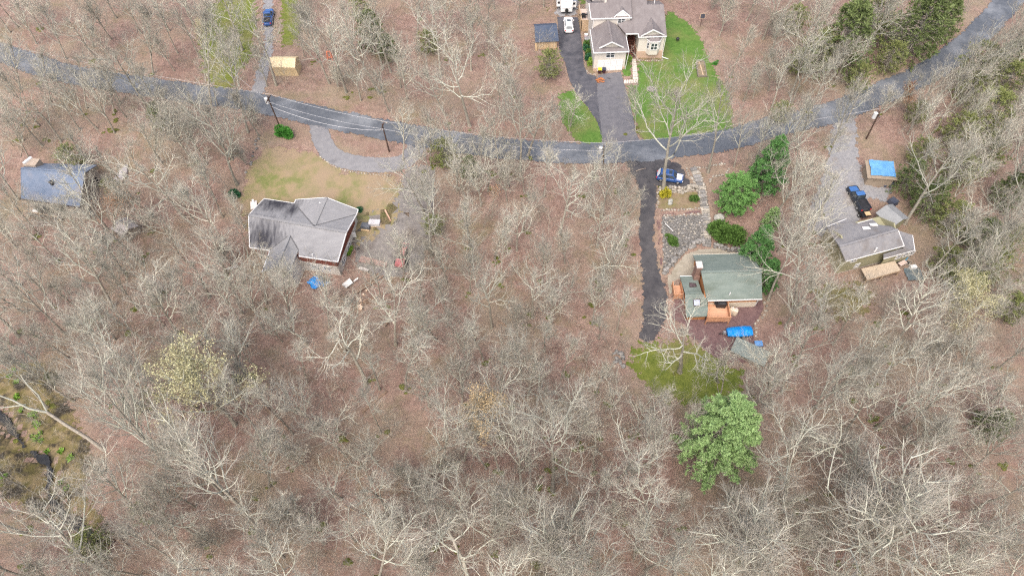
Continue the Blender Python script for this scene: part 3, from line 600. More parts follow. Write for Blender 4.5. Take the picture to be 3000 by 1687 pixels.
# --- green roofed house
def house_green():
    t = thing('house', 'green roofed log house with brick chimney and orange timber decks', 'house', (33, 60, -3.3))
    x0, x1, ys, yr_, yn = 28.95, 38.15, 56.25, 59.85, 64.85; zs, zr_, zn = -.8, 1.7, -.5
    roof(t, [(x0, yr_, zr_), (29.7, ys+.05, zs), (x1, ys, zs), (x1, yr_, zr_)], M_green); roof(t, [(x0, yr_, zr_), (x1, yr_, zr_), (x1, yn, zn), (x0, yn, zn)], M_green)
    ridge(t, (x0, yr_, zr_), (x1, yr_, zr_), M_green, .4)
    trim(t, [(29.9, ys, zs), (x1, ys, zs)], M_white, name='gutter'); trim(t, [(x0, yn, zn), (x1, yn, zn)], M_cream, name='gutter')
    fp = [(29.4, 56.8), (37.75, 56.8), (37.75, 64.4), (29.4, 64.4)]
    mb = MB(); mb.prism(fp, -2.35, -.75); mb.build('wall', M_log, t)
    mb = MB(); mb.prism([(29.35, 56.72), (37.8, 56.72), (37.8, 64.45), (29.35, 64.45)], -4.3, -2.35); mb.build('foundation', M_cream, t)
    for x in (29.4, 37.55):
        mb = MB(); mb.slab([(x, 56.8, -.75), (x, yr_, zr_-.3), (x, 64.4, -.75)], .2, d=(1, 0, 0)); mb.build('gable_wall', M_log, t)
    window(t, fp[0], fp[1], 4.1, -1.75, .8, .75, M_dark, 1); window(t, fp[0], fp[1], 6.6, -1.75, .8, .75, M_dark, 1); window(t, fp[0], fp[1], 2.4, -1.75, .8, .75, M_dark, 1)
    mb = MB(); mb.bar((37.8, 56.5, -1.0), (37.8, 56.7, -3.3), .09, .09); mb.build('downspout', M_white, t)
    # lower side wing
    a0, a1 = 26.4, 29.75; wy, wz = 57.3, -.15
    roof(t, [(a0, wy, wz), (a0, 54.15, -1.9), (29.85, 54.2, -1.95), (29.75, 56.3, -.95), (x0+.1, wy, wz)], M_green); roof(t, [(a0, wy, wz), (x0+.05, wy, wz), (x0+.05, 61.1, -1.0), (a0, 61.1, -1.0)], M_green)
    ridge(t, (a0, wy, wz), (x0, wy, wz), M_green, .35)
    trim(t, [(a0, 61.1, -1.0), (x0, 61.1, -1.0)], M_white, name='gutter')
    mb = MB(); mb.prism([(26.8, 54.6), (29.6, 54.6), (29.35, 60.7), (26.8, 60.7)], -4.3, -1.9); mb.build('wall', M_log, t)
    for y, nm in ((54.62, 'a'), (60.6, 'b')): pass
    mb = MB(); mb.slab([(26.8, 54.65, -1.9), (26.8, wy, wz-.25), (26.8, 60.65, -1.1), (26.8, 60.65, -1.9)], .2, d=(1, 0, 0)); mb.build('gable_wall', M_log, t)
    sk = link('skylight', None, t); q = lambda x, y: PL(z7(x, y), -.15, 57.3, .556)
    pts = [q(708, 655), q(787, 650), q(792, 728), q(712, 731)]; mb = MB(); mb.slab([(p[0], p[1], p[2]+.08) for p in pts], .12); mb.build('skylight_pane', mat('pale_skylight', (.36, .40, .52), (.42, .46, .58), 2, 3, .3), sk)
    mb = MB()
    for a, b in zip(pts, pts[1:]+pts[:1]): mb.bar((a[0], a[1], a[2]+.06), (b[0], b[1], b[2]+.06), .09, .12)
    mb.build('skylight_frame', M_dark, sk)
    sk = link('skylight', None, t); q = lambda x, y: PL(z7(x, y), -.15, 57.3, -.235)
    pts = [q(660, 452), q(735, 462), q(748, 498), q(665, 505)]; mb = MB(); mb.slab([(p[0], p[1], p[2]+.08) for p in pts], .12); mb.build('skylight_pane', mat('dark_skylight', (.05, .035, .04), (.16, .12, .13), 4, 3, .15), sk)
    mb = MB()
    for a, b in zip(pts, pts[1:]+pts[:1]): mb.bar((a[0], a[1], a[2]+.06), (b[0], b[1], b[2]+.06), .07, .12)
    mb.build('skylight_frame', M_dark, sk)
    ch = link('chimney', None, t)
    mb = MB(); mb.frus((28.75, 60.75, -3.6), (1.2, 1.9), (.85, 1.15), 3.6); mb.box((28.75, 60.9, 1.0), (.82, 1.1, 2.2)); mb.build('chimney_stack', M_brick, ch)
    mb = MB(); mb.box((28.75, 60.9, 2.15), (.95, 1.25, .18)); mb.build('chimney_cap', M_stonecap, ch)
    q = PL(z7(1147, 590), -.8, 56.25, .694); mb = MB(); mb.cyl((q[0], q[1], q[2]-.1), (q[0], q[1], q[2]+.5), .09, .09, 8); mb.build('vent_pipe', M_white, t)
    # decks
    def deck(px, z, rail, zb=-3.7):
        D = [W(z7(*p), z) for p in px]; dk = link('deck', None, t)
        mb = MB(); mb.slab(D, .14); mb.build('deck_floor', M_cedar, dk)
        for i, j in rail:
            a, b = D[i], D[j]; mb = MB()
            mb.bar((a[0], a[1], z+.95), (b[0], b[1], z+.95), .14, .07); mb.bar((a[0], a[1], z+.45), (b[0], b[1], z+.45), .05, .86)
            mb.build('railing', M_cedar2, dk)
        for d in D: mb = MB(); mb.box((d[0], d[1], (zb+z+1)/2), (.14, .14, z+1-zb)); mb.build('deck_post', M_cedar2, dk)
        mb = MB(); a, b = D[rail[-1][0]], D[rail[-1][1]]; mb.bar((a[0], a[1], z-.18), (b[0], b[1], z-.18), .06, .3); mb.build('rim_joist', M_cedar2, dk)
    deck([(880, 690), (1112, 720), (1145, 905), (868, 905)], -2.55, ((0, 3), (1, 2), (3, 2)))
    deck([(450, 478), (545, 478), (575, 625), (470, 630)], -2.4, ((0, 3), (1, 2), (3, 2)))
house_green()

# --- olive house at the far side of the gravel drive
def house_olive():
    t = thing('house', 'olive sided house with slate grey roof and bare timber deck', 'house', (57, 66, -3.6))
    q = lambda x, y, z: W(z8(x, y), z)
    rL, rR, S, SL = q(385, 880, 3), q(1212, 642, 3), q(1297, 870, 1), q(478, 1088, 1)
    N = [q(200, 600, 1.0), q(480, 490, 1.0), q(640, 552, 1.5), q(850, 495, 1.0), q(940, 572, 1.6), q(1110, 592, 2.2)]
    roof(t, [rL, SL, S, rR], M_shg4); roof(t, [N[0], rL, rR, N[5], N[4], N[3], N[2], N[1]], M_shg4); ridge(t, rL, rR, M_shg4, .35)
    trim(t, [SL, S, rR], M_white); trim(t, N[:2], M_white); trim(t, N[2:4], M_white)
    w = [q(1222, 655, .9), q(1418, 718, .1), q(1450, 930, -.6), q(1010, 1050, -.6), q(1010, 985, .3), q(1290, 900, .45)]
    roof(t, w, M_shg4); trim(t, [w[1], w[2], w[3]], M_white)
    fp = [(52.1, 62.3), (61.3, 64.75), (60.0, 70.3), (50.9, 68.3)]
    mb = MB(); mb.prism(fp, -3.3, .95); mb.build('wall', M_olive, t)
    mb = MB(); mb.prism(shrink(fp, 1.01), -4.8, -3.3); mb.build('foundation', mat('grey_block', (.36, .33, .30), (.43, .40, .37), 1.5, 5, .9), t)
    mb = MB(); mb.slab([fp[0]+(.9,), tuple((np.array(fp[0])+np.array(fp[3]))/2)+(2.7,), fp[3]+(.9,)], .2, d=(1, .2, 0)); mb.build('gable_wall', M_olive, t)
    mb = MB(); mb.slab([fp[1]+(.9,), tuple((np.array(fp[1])+np.array(fp[2]))/2)+(2.7,), fp[2]+(.9,)], .2, d=(-1, -.2, 0)); mb.build('gable_wall', M_olive, t)
    f2 = shrink([q(1222, 655, -.6), q(1418, 718, -.6), q(1450, 930, -.6), q(1010, 1050, -.6)], .88)
    mb = MB(); mb.prism(f2, -4.6, -.7); mb.build('wall', M_olive, t)
    window(t, fp[0], fp[1], 1.4, -.9, 1.1, 1.2); window(t, fp[0], fp[1], 2.9, -2.9, .9, 1.0); window(t, fp[0], fp[1], 6.6, -.35, 1.3, .9)
    for x in (2.3, 3.6, 4.8): window(t, f2[3], f2[2], x, -2.2, .95, 1.05, n=1)
    for p in ((765, 620), (868, 570)):
        c = q(p[0], p[1], 2.0); mb = MB(); mb.slab([(c[0]-.6, c[1]-.25, c[2]+.1), (c[0]+.6, c[1]-.3, c[2]+.1), (c[0]+.5, c[1]+.3, c[2]-.02), (c[0]-.6, c[1]+.3, c[2]-.02)], .12); mb.build('skylight', M_white, t)
    c = q(905, 915, 1.9); mb = MB(); mb.cyl((c[0], c[1], 1.2), (c[0], c[1], 2.2), .12, .12, 8); mb.build('vent_pipe', M_white, t)
    D = [q(*p, -2.4) for p in ((690, 1195), (1165, 1082), (1250, 1215), (778, 1350))]; dk = link('deck', None, t)
    n = 10
    for i in range(n):
        a, b = i/n, (i+.95)/n; A, B, C, E = [np.array(d) for d in D]
        mb = MB(); mb.slab([A+(E-A)*a, B+(C-B)*a, B+(C-B)*b, A+(E-A)*b], .1); mb.build('deck_plank', mat('bare_tan_deck', (.44, .36, .27), (.52, .43, .33), 1.5, 6, .85), dk)
    for d in D[2:]+[tuple((np.array(D[2])+np.array(D[3]))/2)]: mb = MB(); mb.box((d[0], d[1]+.1, -3.5), (.16, .16, 2)); mb.build('deck_post', M_deckw, dk)
    mb = MB(); mb.bar((D[3][0], D[3][1], -2.6), (D[2][0], D[2][1], -2.6), .06, .25); mb.build('rim_joist', M_deckw, dk)
house_olive()

# --- blue roofed house under the trees
def house_blue():
    t = thing('house', 'tan house with blue grey roof half hidden under bare branches', 'house', (-77, 76, -3.5))
    q = lambda x, y, z: W(zl(x, y), z)
    rA, rB, sB, sA = q(330, 232, 2.6), q(1330, 300, 2.6), q(1250, 845, .3), q(335, 712, .3)
    roof(t, [rA, sA, sB, rB], M_blueroof); ridge(t, rA, rB, M_blueroof, .35)
    n = np.array((rA[0]-sA[0], rA[1]-sA[1])); nA = (rA[0]+n[0]*.6, rA[1]+n[1]*.6, .9); n = np.array((rB[0]-sB[0], rB[1]-sB[1])); nB = (rB[0]+n[0]*.6, rB[1]+n[1]*.6, .9)
    roof(t, [rA, rB, nB, nA], M_blueroof); trim(t, [sA, sB], M_dark); trim(t, [rA, sA], M_blueroof)
    fp = shrink([sA, sB, nB, nA], .92)
    mb = MB(); mb.prism(fp, -4.8, .25); mb.build('wall', M_tanw, t)
    e0, e1 = np.array(fp[1]), np.array(fp[2]); ap = e0*.42+e1*.58
    mb = MB(); mb.slab([tuple(e0)+(.2,), tuple(ap)+(2.3,), tuple(e1)+(.6,), tuple(e1)+(.2,)], .2, d=(-1, 0, 0)); mb.build('gable_wall', M_tanw, t)
    window(t, fp[1], fp[2], 2.4, -1.8, 1.1, 1.3, M_dark, 1); window(t, fp[1], fp[2], 6.2, -1.8, 1.1, 1.3, M_dark, 1)
    window(t, fp[0], fp[1], 5.0, -2.0, 1.3, 1.0, M_dark); window(t, fp[0], fp[1], 11.0, -2.0, 1.5, 1.0, M_dark); window(t, fp[0], fp[1], 2.3, -3.4, 1.2, 2.1, M_dark)
    c = q(838, 495, 1.5); mb = MB(); mb.cyl((c[0], c[1], .8), (c[0], c[1], 2.3), .28, .28, 8); mb.cyl((c[0], c[1], 2.3), (c[0], c[1], 2.5), .42, .1, 8); mb.build('flue_pipe', M_black, t)
    ch = link('chimney', None, t); c = q(490, 130, 2.5); mb = MB(); mb.box((c[0], c[1], -.8), (2.3, 1.6, 6.6), R(-8)); mb.build('chimney_stack', mat('beige_stone', (.40, .32, .25), (.47, .39, .32), 2, 5, .9), ch)
    c = q(425, 88, 2.9); mb = MB(); mb.box((c[0]-.1, c[1], 2.62), (.5, 1.7, .22), R(-30)); mb.build('chimney_cap', M_white, ch)
    D = [q(*p, -3.0) for p in ((430, 955), (945, 1050), (1010, 900), (560, 820))]; dk = link('deck', None, t)
    mb = MB(); mb.slab(D, .14); mb.build('deck_floor', mat('grey_deck', (.21, .18, .165), (.27, .24, .22), 1.4, 6, .9), dk)
    mb = MB(); mb.bar((D[0][0], D[0][1], -2.05), (D[1][0], D[1][1], -2.05), .15, .09); mb.build('top_rail', M_deckw, dk)
    for k in range(3): mb = MB(); mb.bar((D[0][0], D[0][1], -2.85+k*.25), (D[1][0], D[1][1], -2.85+k*.25), .04, .12); mb.build('rail_board', mat('grey_deck', (0, 0, 0)), dk)
    for k in range(6):
        a = np.array(D[0])+(np.array(D[1])-np.array(D[0]))*k/5; mb = MB(); mb.box((a[0], a[1], -3.3), (.13, .13, 2.5)); mb.build('deck_post', M_deckw, dk)
house_blue()

# --- sheds, tent
def shed(name, label, cat, F, w, d, h, rz, mw, mr, rise=.7, door=None, over=.3):
    """gable shed: ridge along local x; F = ground centre"""
    t = thing(name, label, cat, F, rz)
    mb = MB(); mb.prism([(-w/2, -d/2), (w/2, -d/2), (w/2, d/2), (-w/2, d/2)], -.4, h); mb.build('wall', mw, t, True)
    for x in (-w/2+.12, w/2): mb = MB(); mb.slab([(x, -d/2, h), (x, d/2, h), (x, 0, h+rise-.08)], .1, d=(-1, 0, 0)); mb.build('gable_wall', mw, t, True)
    o = over; mb = MB(); k = rise/(d/2)
    mb.slab([(-w/2-o, -d/2-o, h-k*o), (w/2+o, -d/2-o, h-k*o), (w/2+o, 0, h+rise), (-w/2-o, 0, h+rise)], .1); mb.slab([(-w/2-o, 0, h+rise), (w/2+o, 0, h+rise), (w/2+o, d/2+o, h-k*o), (-w/2-o, d/2+o, h-k*o)], .1); mb.build('roof', mr, t, True)
    if door:
        for sx in (-1, 1): mb = MB(); mb.box((sx*door/4, -d/2-.03, h*.46), (door/2-.03, .07, h*.86)); mb.build('door', M_ply if mw is not M_ply else mat('timber_door', (.56, .42, .25), (.62, .48, .31), 1.4, 5, .8), t, True)
    return t
a, b = G(z4(180, 800)), G(z4(490, 800)); c = np.array(G(z4(190, 560)))
fx, fy = (a[0]+b[0])/2, (a[1]+b[1])/2
sh = thing('shed', 'timber shed with dark slate roof beside the white car', 'shed', (fx, fy+2.4, 0), R(2))
w_, d_ = b[0]-a[0]+.2, 5.0
mb = MB(); mb.prism([(-w_/2, -d_/2), (w_/2, -d_/2), (w_/2, d_/2), (-w_/2, d_/2)], -.2, 2.0); mb.build('wall', M_ply, sh, True)
mb = MB(); mb.slab([(-w_/2-.35, -d_/2-.45, 2.05), (w_/2+.35, -d_/2-.45, 2.05), (w_/2+.3, 1.0, 3.0), (-w_/2-.2, 1.0, 3.0)], .12); mb.slab([(-w_/2-.2, 1.0, 3.0), (w_/2+.3, 1.0, 3.0), (w_/2+.3, d_/2+.4, 2.1), (-w_/2-.2, d_/2+.4, 2.1)], .12); mb.build('roof', M_darkblue, sh, True)
for k in range(3):
    mb = MB(); mb.box((-w_/2+.25+(w_-.5)*(k+.5)/3, -d_/2-.04, 1.0), ((w_-.5)/3-.04, .08, 1.75)); mb.build('door_panel', mat('timber_door', (.56, .42, .25), (.62, .48, .31), 1.4, 5, .8), sh, True)
mb = MB(); mb.bar((-w_/2-.1, -d_/2-.5, 0.05), (-w_/2-.15, -d_/2-.05, 1.9), .45, .06); mb.build('leaning_board', M_ply, sh, True)

def tent():
    t = thing('canvas_tent', 'cream canvas garage tent with peaked roof beside gravel drive', 'tent', G(zt(600, 1250)))
    z0 = 0.0; fl, fr = G(zt(430, 1345)), G(zt(800, 1348))
    el, er = W(zt(345, 1190), 2.2), W(zt(752, 1203), 2.2); rl, rr = W(zt(305, 1018), 3.2), W(zt(762, 1028), 3.2)
    fl = (el[0]+.05, fl[1], 0); fr = (er[0]+.1, fr[1], 0)
    dy = rr[1]-er[1]; bl, br = (el[0], rl[1]+dy, 2.2), (er[0]+.1, rr[1]+dy, 2.2)
    N = 9
    def sheet(A, B, C, D, nm, m, amp=.05):
        mb = MB(); A, B, C, D = [np.array(p) for p in (A, B, C, D)]; V = []
        nr = np.cross(B-A, D-A); nr = nr/np.linalg.norm(nr)
        for j in range(5):
            for i in range(N): u, v = i/(N-1), j/4; V.append(A*(1-u)*(1-v)+B*u*(1-v)+C*u*v+D*(1-u)*v-nr*amp*math.sin(u*math.pi*4)**2*math.sin(v*math.pi))
        V2 = V+[p-nr*.04 for p in V]; k = 5*N; F = []
        for j in range(4):
            for i in range(N-1): a = j*N+i; F += [(a, a+1, a+N+1, a+N), (k+a+N, k+a+N+1, k+a+1, k+a)]
        mb.add(V2, F); return mb.build(nm, m, t, smooth=True)
    sheet(el, er, rr, rl, 'roof_panel', M_tent); sheet(rl, rr, br, bl, 'roof_panel', M_tent)
    m2 = mat('tan_canvas', (.56, .44, .26), (.62, .50, .31), .9, 6, .9)
    sheet(fl, fr, er, el, 'side_panel', m2, .08); sheet((bl[0], bl[1]+.1, 0), (br[0], br[1]+.1, 0), br, bl, 'side_panel', m2)
    for A, B, C, D, E in ((fr, (br[0]+.1, br[1], 0), br, rr, er), (fl, (bl[0], bl[1], 0), bl, rl, el)):
        mb = MB(); mb.slab([A, B, C, D, E], .05, d=(-1, 0, 0)); mb.build('end_panel', m2, t)
tent()
shed('shed', 'small grey roofed shed among bare trees near the blue roofed house', 'shed', G(zl(2040, 1260)), 2.9, 2.6, 1.9, R(-38), M_tanw, mat('pale_grey_roof', (.33, .31, .31), (.40, .38, .38), 1.2, 6, .9))
shed('shed', 'small olive shed with grey roof at the pickup end of the drive', 'shed', G(z8(1050, 560)), 3.0, 3.2, 2.3, R(-62), M_olive, mat('grey_felt_roof', (.23, .24, .25), (.28, .29, .30), 1.2, 6, .9))
tp = shed('lean_to', 'low grey green roofed lean-to at the red gravel edge', 'shed', G((2192, 1040)), 4.6, 2.2, 1.2, R(-32), M_tanw, mat('grey_green_tarp', (.19, .225, .21), (.235, .27, .25), 1.3, 6, .8), .15)
# shed covered by a blue tarp
ts = thing('shed', 'low plywood shed covered by a bright blue tarp beside the gravel drive', 'shed', (lambda c: (c[0], c[1]-.6, float(hgt(c[0], c[1]))))(G((2578, 490), 2.2)), R(-8))
mb = MB(); mb.prism([(-2.1, -1.5), (2.1, -1.5), (2.1, 1.5), (-2.1, 1.5)], -.3, 1.9); mb.build('wall', mat('grey_plywood', (.26, .21, .16), (.33, .27, .21), 1.5, 6, .9), ts, True)
mb = MB(); mb.slab([(-2.4, -1.8, 1.85), (2.5, -1.8, 1.85), (2.5, 1.9, 2.35), (-2.4, 1.9, 2.35)], .1); mb.build('roof', mat('grey_plywood', (0, 0, 0)), ts, True)
M_tarp = mat('blue_tarp', (.10, .28, .56), (.15, .36, .66), 1.2, 6, .45, bump=.6)
M_tarp2 = mat('bright_blue_tarp', (.0, .20, .62), (.01, .30, .78), 1.4, 6, .4, bump=.8)
def crumple(nx, ny, w, d, h, seed, outline=None):
    rg = random.Random(seed); mb = MB(); V = []
    for j in range(ny+1):
        for i in range(nx+1):
            u, v = i/nx*2-1, j/ny*2-1; V.append((u*w/2+rg.uniform(-.08, .08), v*d/2+rg.uniform(-.08, .08), h(u, v)+rg.uniform(-.05, .05)))
    F = [(j*(nx+1)+i, j*(nx+1)+i+1, (j+1)*(nx+1)+i+1, (j+1)*(nx+1)+i) for j in range(ny) for i in range(nx)]
    k = len(V); mb.add(V+[(p[0], p[1], p[2]-.04) for p in V], F+[tuple(q+k for q in reversed(f)) for f in F]); return mb
tz = tuple(ts.location+Vector((.25, .1, 0)))
tb = crumple(8, 6, 4.0, 3.2, lambda u, v: .08, 3).build('tarp', M_tarp, None); tb.location = (tz[0], tz[1]+.15, ts.location.z+2.22); tb.rotation_euler = (R(7.6), 0, R(-8)); tag(tb, 'bright blue tarp spread over the low plywood shed roof', 'tarp')
# ------------------------------------------------------------------ vehicles
M_tyre = mat('tyre_rubber', (.02, .02, .02), (.03, .03, .03), 3, 3, .9)
M_rim = mat('alloy_rim', (.45, .46, .47), (.5, .5, .5), 3, 2, .35, metal=.6)
M_lampw = mat('headlight_glass', (.6, .62, .65), (.7, .7, .7), 3, 2, .2)
M_lampr = mat('red_tail_light', (.45, .02, .02), (.5, .03, .03), 3, 2, .25)
def paint(n, c): return mat(n, c, tuple(min(1, k*1.1+.004) for k in c), 1.5, 4, .3, coat=.6)
M_pwhite, M_pblue, M_pblack, M_pblue2 = paint('white_paint_and_glare', (.80, .81, .82)), paint('blue_paint', (.03, .085, .26)), paint('black_paint', (.02, .025, .035)), paint('mid_blue_paint', (.05, .14, .36))
def rounded(L, Wd, r, n=4):
    P = []
    for cx, cy, a0 in ((L/2-r, Wd/2-r, 0), (-L/2+r, Wd/2-r, 90), (-L/2+r, -Wd/2+r, 180), (L/2-r, -Wd/2+r, 270)):
        for k in range(n+1): a = R(a0+90*k/n); P.append((cx+r*math.cos(a), cy+r*math.sin(a)))
    return P
def loft(mb, rings, m=0):
    n = len(rings[0]); V = [p for r_ in rings for p in r_]; F = []
    for j in range(len(rings)-1):
        for i in range(n): F.append((j*n+i, j*n+(i+1) % n, (j+1)*n+(i+1) % n, (j+1)*n+i))
    F += [tuple(range(n-1, -1, -1)), tuple(range((len(rings)-1)*n, len(rings)*n))]; mb.add(V, F, m)
def wheel(par, x, y, r=.36, w=.24):
    mb = MB(); mb.cyl((x, y-w/2, r), (x, y+w/2, r), r, r, 14); o = mb.build('wheel', M_tyre, par, True)
    s = 1 if y > 0 else -1; mb = MB(); mb.cyl((x, y+s*w/2, r), (x, y+s*(w/2+.02), r), r*.62, r*.55, 10); mb.build('rim', M_rim, o, True)
def car(label, cat, loc, rz, L, Wd, H, pm, kind='suv', hood=None, roofm=None, name='parked_car', tail=None):
    """front towards +x"""
    t = thing(name, label, cat, loc, rz)
    bz = .95 if kind != 'sedan' else .85
    mb = MB(); sec = lambda f, g, z, dx=0: [(x+dx, y, z) for x, y in rounded(L*f, Wd*g, .45)]
    loft(mb, [sec(.97, .93, .28), sec(1, 1, .45), sec(.995, 1, .72), sec(.97, .96, bz-.06), sec(.94, .90, bz)]); mb.build('body', pm, t, True, True)
    # bonnet lies a little lower in front
    c0, c1 = (-.46*L, .16*L) if kind == 'suv' else ((-.08*L, .17*L) if kind == 'pickup' else (-.36*L, .15*L))
    cw, tw = Wd*.90, Wd*.74
    x0, x1 = c0, c1+.10*L; t0, t1 = c0+.10*L if kind != 'pickup' else c0+.03*L, c1-.06*L
    B = [(x0, -cw/2, bz-.01), (x1, -cw/2, bz-.01), (x1, cw/2, bz-.01), (x0, cw/2, bz-.01)]; T = [(t0, -tw/2, H-.05), (t1, -tw/2, H-.05), (t1, tw/2, H-.05), (t0, tw/2, H-.05)]
    mb = MB(); mb.add(B+T, [(4, 5, 6, 7), (0, 1, 5, 4), (1, 2, 6, 5), (2, 3, 7, 6), (3, 0, 4, 7)]); mb.build('cabin', pm, t, True)
    mb = MB(); cx, cl = (t0+t1)/2, t1-t0
    loft(mb, [[(x+cx, y, H-.06) for x, y in rounded(cl*1.03, tw*1.02, .2)], [(x+cx, y, H-.01) for x, y in rounded(cl*.99, tw*.97, .2)], [(x+cx, y, H+.02) for x, y in rounded(cl*.8, tw*.8, .2)]]); mb.build('car_roof', roofm or pm, t, True, True)
    def glass(a, b, c, d, nm, k=.015, m=M_glass, f=(.1, .9, .16, .86)):
        a, b, c, d = [Vector(p) for p in (a, b, c, d)]
        P = lambda u, v: (a*(1-u)+b*u)*(1-v)+(d*(1-u)+c*u)*v
        nr = (b-a).cross(d-a).normalized(); q = [P(f[0], f[2])+nr*k, P(f[1], f[2])+nr*k, P(f[1], f[3])+nr*k, P(f[0], f[3])+nr*k]
        mb = MB(); mb.slab(q, .03, d=-nr); mb.build(nm, m, t, True)
    glass(B[1], B[2], T[2], T[1], 'windscreen'); glass(B[3], B[0], T[0], T[3], 'rear_window')
    for s, (i, j) in ((-1, (0, 1)), (1, (2, 3))):
        for u0, u1 in ((.05, .34), (.37, .62), (.65, .93)) if kind == 'suv' else ((.08, .48), (.53, .92)): glass(B[i], B[j], T[j], T[i], 'side_window', f=(u0, u1, .2, .84))
    for x in (-.31*L, .32*L):
        for y in (-Wd/2+.1, Wd/2-.1): wheel(t, x, y)
    for y in (-1, 1):
        mb = MB(); mb.box((.478*L, y*Wd*.36, .70), (.12, .34, .14)); mb.build('headlight', M_lampw, t, True)
        mb = MB(); mb.box((-.478*L, y*Wd*.38, .82), (.14, .26, .2)); mb.build('tail_light', M_lampr, t, True)
        mb = MB(); mb.box((c1+.03*L, y*(Wd/2+.06), bz+.08), (.14, .22, .14)); mb.build('mirror', pm, t, True)
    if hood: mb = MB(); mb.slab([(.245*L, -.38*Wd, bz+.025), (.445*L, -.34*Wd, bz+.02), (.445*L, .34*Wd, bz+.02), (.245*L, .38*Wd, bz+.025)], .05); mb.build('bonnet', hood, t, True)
    if tail: mb = MB(); mb.slab([(-.47*L, -.36*Wd, bz+.03), (-.40*L, -.36*Wd, H*.97), (-.40*L, .36*Wd, H*.97), (-.47*L, .36*Wd, bz+.03)], .04, d=(1, 0, 0)); mb.build('rear_panel', tail, t, True)
    if kind == 'suv':
        mb = MB(); mb.slab([(t1-.75, -.42, H+.03), (t1-.2, -.42, H+.03), (t1-.2, .42, H+.03), (t1-.75, .42, H+.03)], .03); mb.build('sunroof', M_glass, t, True)
        for y in (-1, 1): mb = MB(); mb.bar((t0+.1, y*tw*.44, H+.05), (t1-.2, y*tw*.44, H+.05), .04, .05); mb.build('roof_rail', M_rim, t, True)
    if kind == 'pickup':
        mb = MB(); mb.slab([(-.47*L, -.40*Wd, bz+.02), (-.10*L, -.40*Wd, bz+.02), (-.10*L, .40*Wd, bz+.02), (-.47*L, .40*Wd, bz+.02)], .03); mb.build('truck_bed', M_black, t, True)
        for y in (-1, 1): mb = MB(); mb.bar((-.47*L, y*Wd*.43, bz+.08), (-.10*L, y*Wd*.43, bz+.08), .12, .14); mb.build('bed_rail', pm, t, True)
        mb = MB(); mb.bar((-.475*L, -Wd*.43, bz+.06), (-.475*L, Wd*.43, bz+.06), .1, .16); mb.build('tailgate', pm, t, True)
    return t
def between(a, b, za=0): # centre and heading from rear a to front b
    a, b = G(a, za), G(b, za); return ((a[0]+b[0])/2, (a[1]+b[1])/2, float(hgt((a[0]+b[0])/2, (a[1]+b[1])/2))+.09), math.atan2(b[1]-a[1], b[0]-a[0])
loc, rz = between(z4(708, 590), z4(690, 335)); car('white sport utility car parked nose-in toward the camper', 'car', loc, rz, 4.7, 1.9, 1.65, M_pwhite)
loc, rz = between(z5(258, 210), z5(572, 262)); car('blue sport utility car with sky glare painted on its bonnet, on the dark parking pad', 'car', loc, rz+R(0), 4.6, 1.85, 1.75, M_pblue, hood=M_pwhite, tail=M_pwhite)  # white bonnet: sky reflection on blue clearcoat, put in as colour
loc, rz = between(zt(275, 500), zt(315, 215)); car('blue pickup truck parked on gravel beyond the tan tent', 'pickup', loc, rz, 5.3, 1.95, 1.75, M_pblue, 'pickup', name='pickup_truck', hood=M_pblue2)
loc, rz = between(zt(205, 40), zt(225, -230)); car('white car parked farther up the gravel drive', 'car', loc, rz, 4.6, 1.85, 1.5, M_pwhite, 'sedan')
loc, rz = between(z8(700, 400), z8(555, 90)); car('black and blue pickup truck parked on the gravel drive', 'pickup', loc, rz, 5.6, 2.0, 1.85, M_pblack, 'pickup', name='pickup_truck', hood=M_pblue2, roofm=M_pblue2)
c = G(z8(690, 400)); tr = thing('utility_trailer', 'small black trailer with pale board behind the dark pickup', 'trailer', (c[0], c[1]-.6, float(hgt(c[0], c[1]))+.08), rz)
mb = MB(); mb.box((0, 0, .55), (1.9, 1.4, .12)); mb.box((0, .7, .75), (1.9, .06, .35)); mb.box((0, -.7, .75), (1.9, .06, .35)); mb.bar((.9, 0, .5), (1.8, 0, .5), .1, .1); mb.build('trailer_bed', M_black, tr, True)
for y in (-.85, .85): wheel(tr, -.2, y, .3, .2)
mb = MB(); mb.box((-.55, -.25, .95), (.8, .9, .06)); bd = mb.build('pale_board', M_ply, tr, True)
# red tractor
rt = thing('tractor', 'faded red tractor parked at the edge of the dirt yard', 'tractor', (lambda c: (c[0], c[1], float(hgt(c[0], c[1]))+.04))(G(zy(1300, 1160))), R(82)); rt.scale = (.85,)*3
M_red = mat('faded_red_paint', (.40, .13, .13), (.50, .21, .21), 1.6, 5, .6)
mb = MB(); mb.frus((1.0, 0, .55), (2.0, .95), (1.8, .85), .75); mb.build('engine_hood', M_red, rt, True, label='faded red engine hood')
mb = MB(); mb.frus((-1.5, 0, .7), (1.7, 1.9), (1.5, 1.75), .55); mb.build('rear_body', M_red, rt, True)
mb = MB(); mb.box((-.35, 0, .75), (1.0, 1.0, .3)); mb.box((-.45, 0, 1.15), (.5, .6, .5)); mb.build('seat', M_black, rt, True)
mb = MB(); mb.cyl((.05, 0, 1.0), (-.15, 0, 1.5), .03, .03, 6); mb.cyl((-.16, 0, 1.49), (-.17, 0, 1.53), .22, .22, 10); mb.build('steering_wheel', M_black, rt, True)
for y in (-1.05, 1.05): wheel(rt, -1.3, y, .62, .36)
for y in (-.62, .62): wheel(rt, 1.4, y, .38, .24)
mb = MB(); mb.bar((2.1, -.3, .5), (3.2, -.5, .5), .14, .14); mb.bar((2.1, .3, .5), (3.2, .5, .5), .14, .14); mb.box((3.35, 0, .45), (.35, 1.5, .5)); mb.build('front_loader', M_red, rt, True)
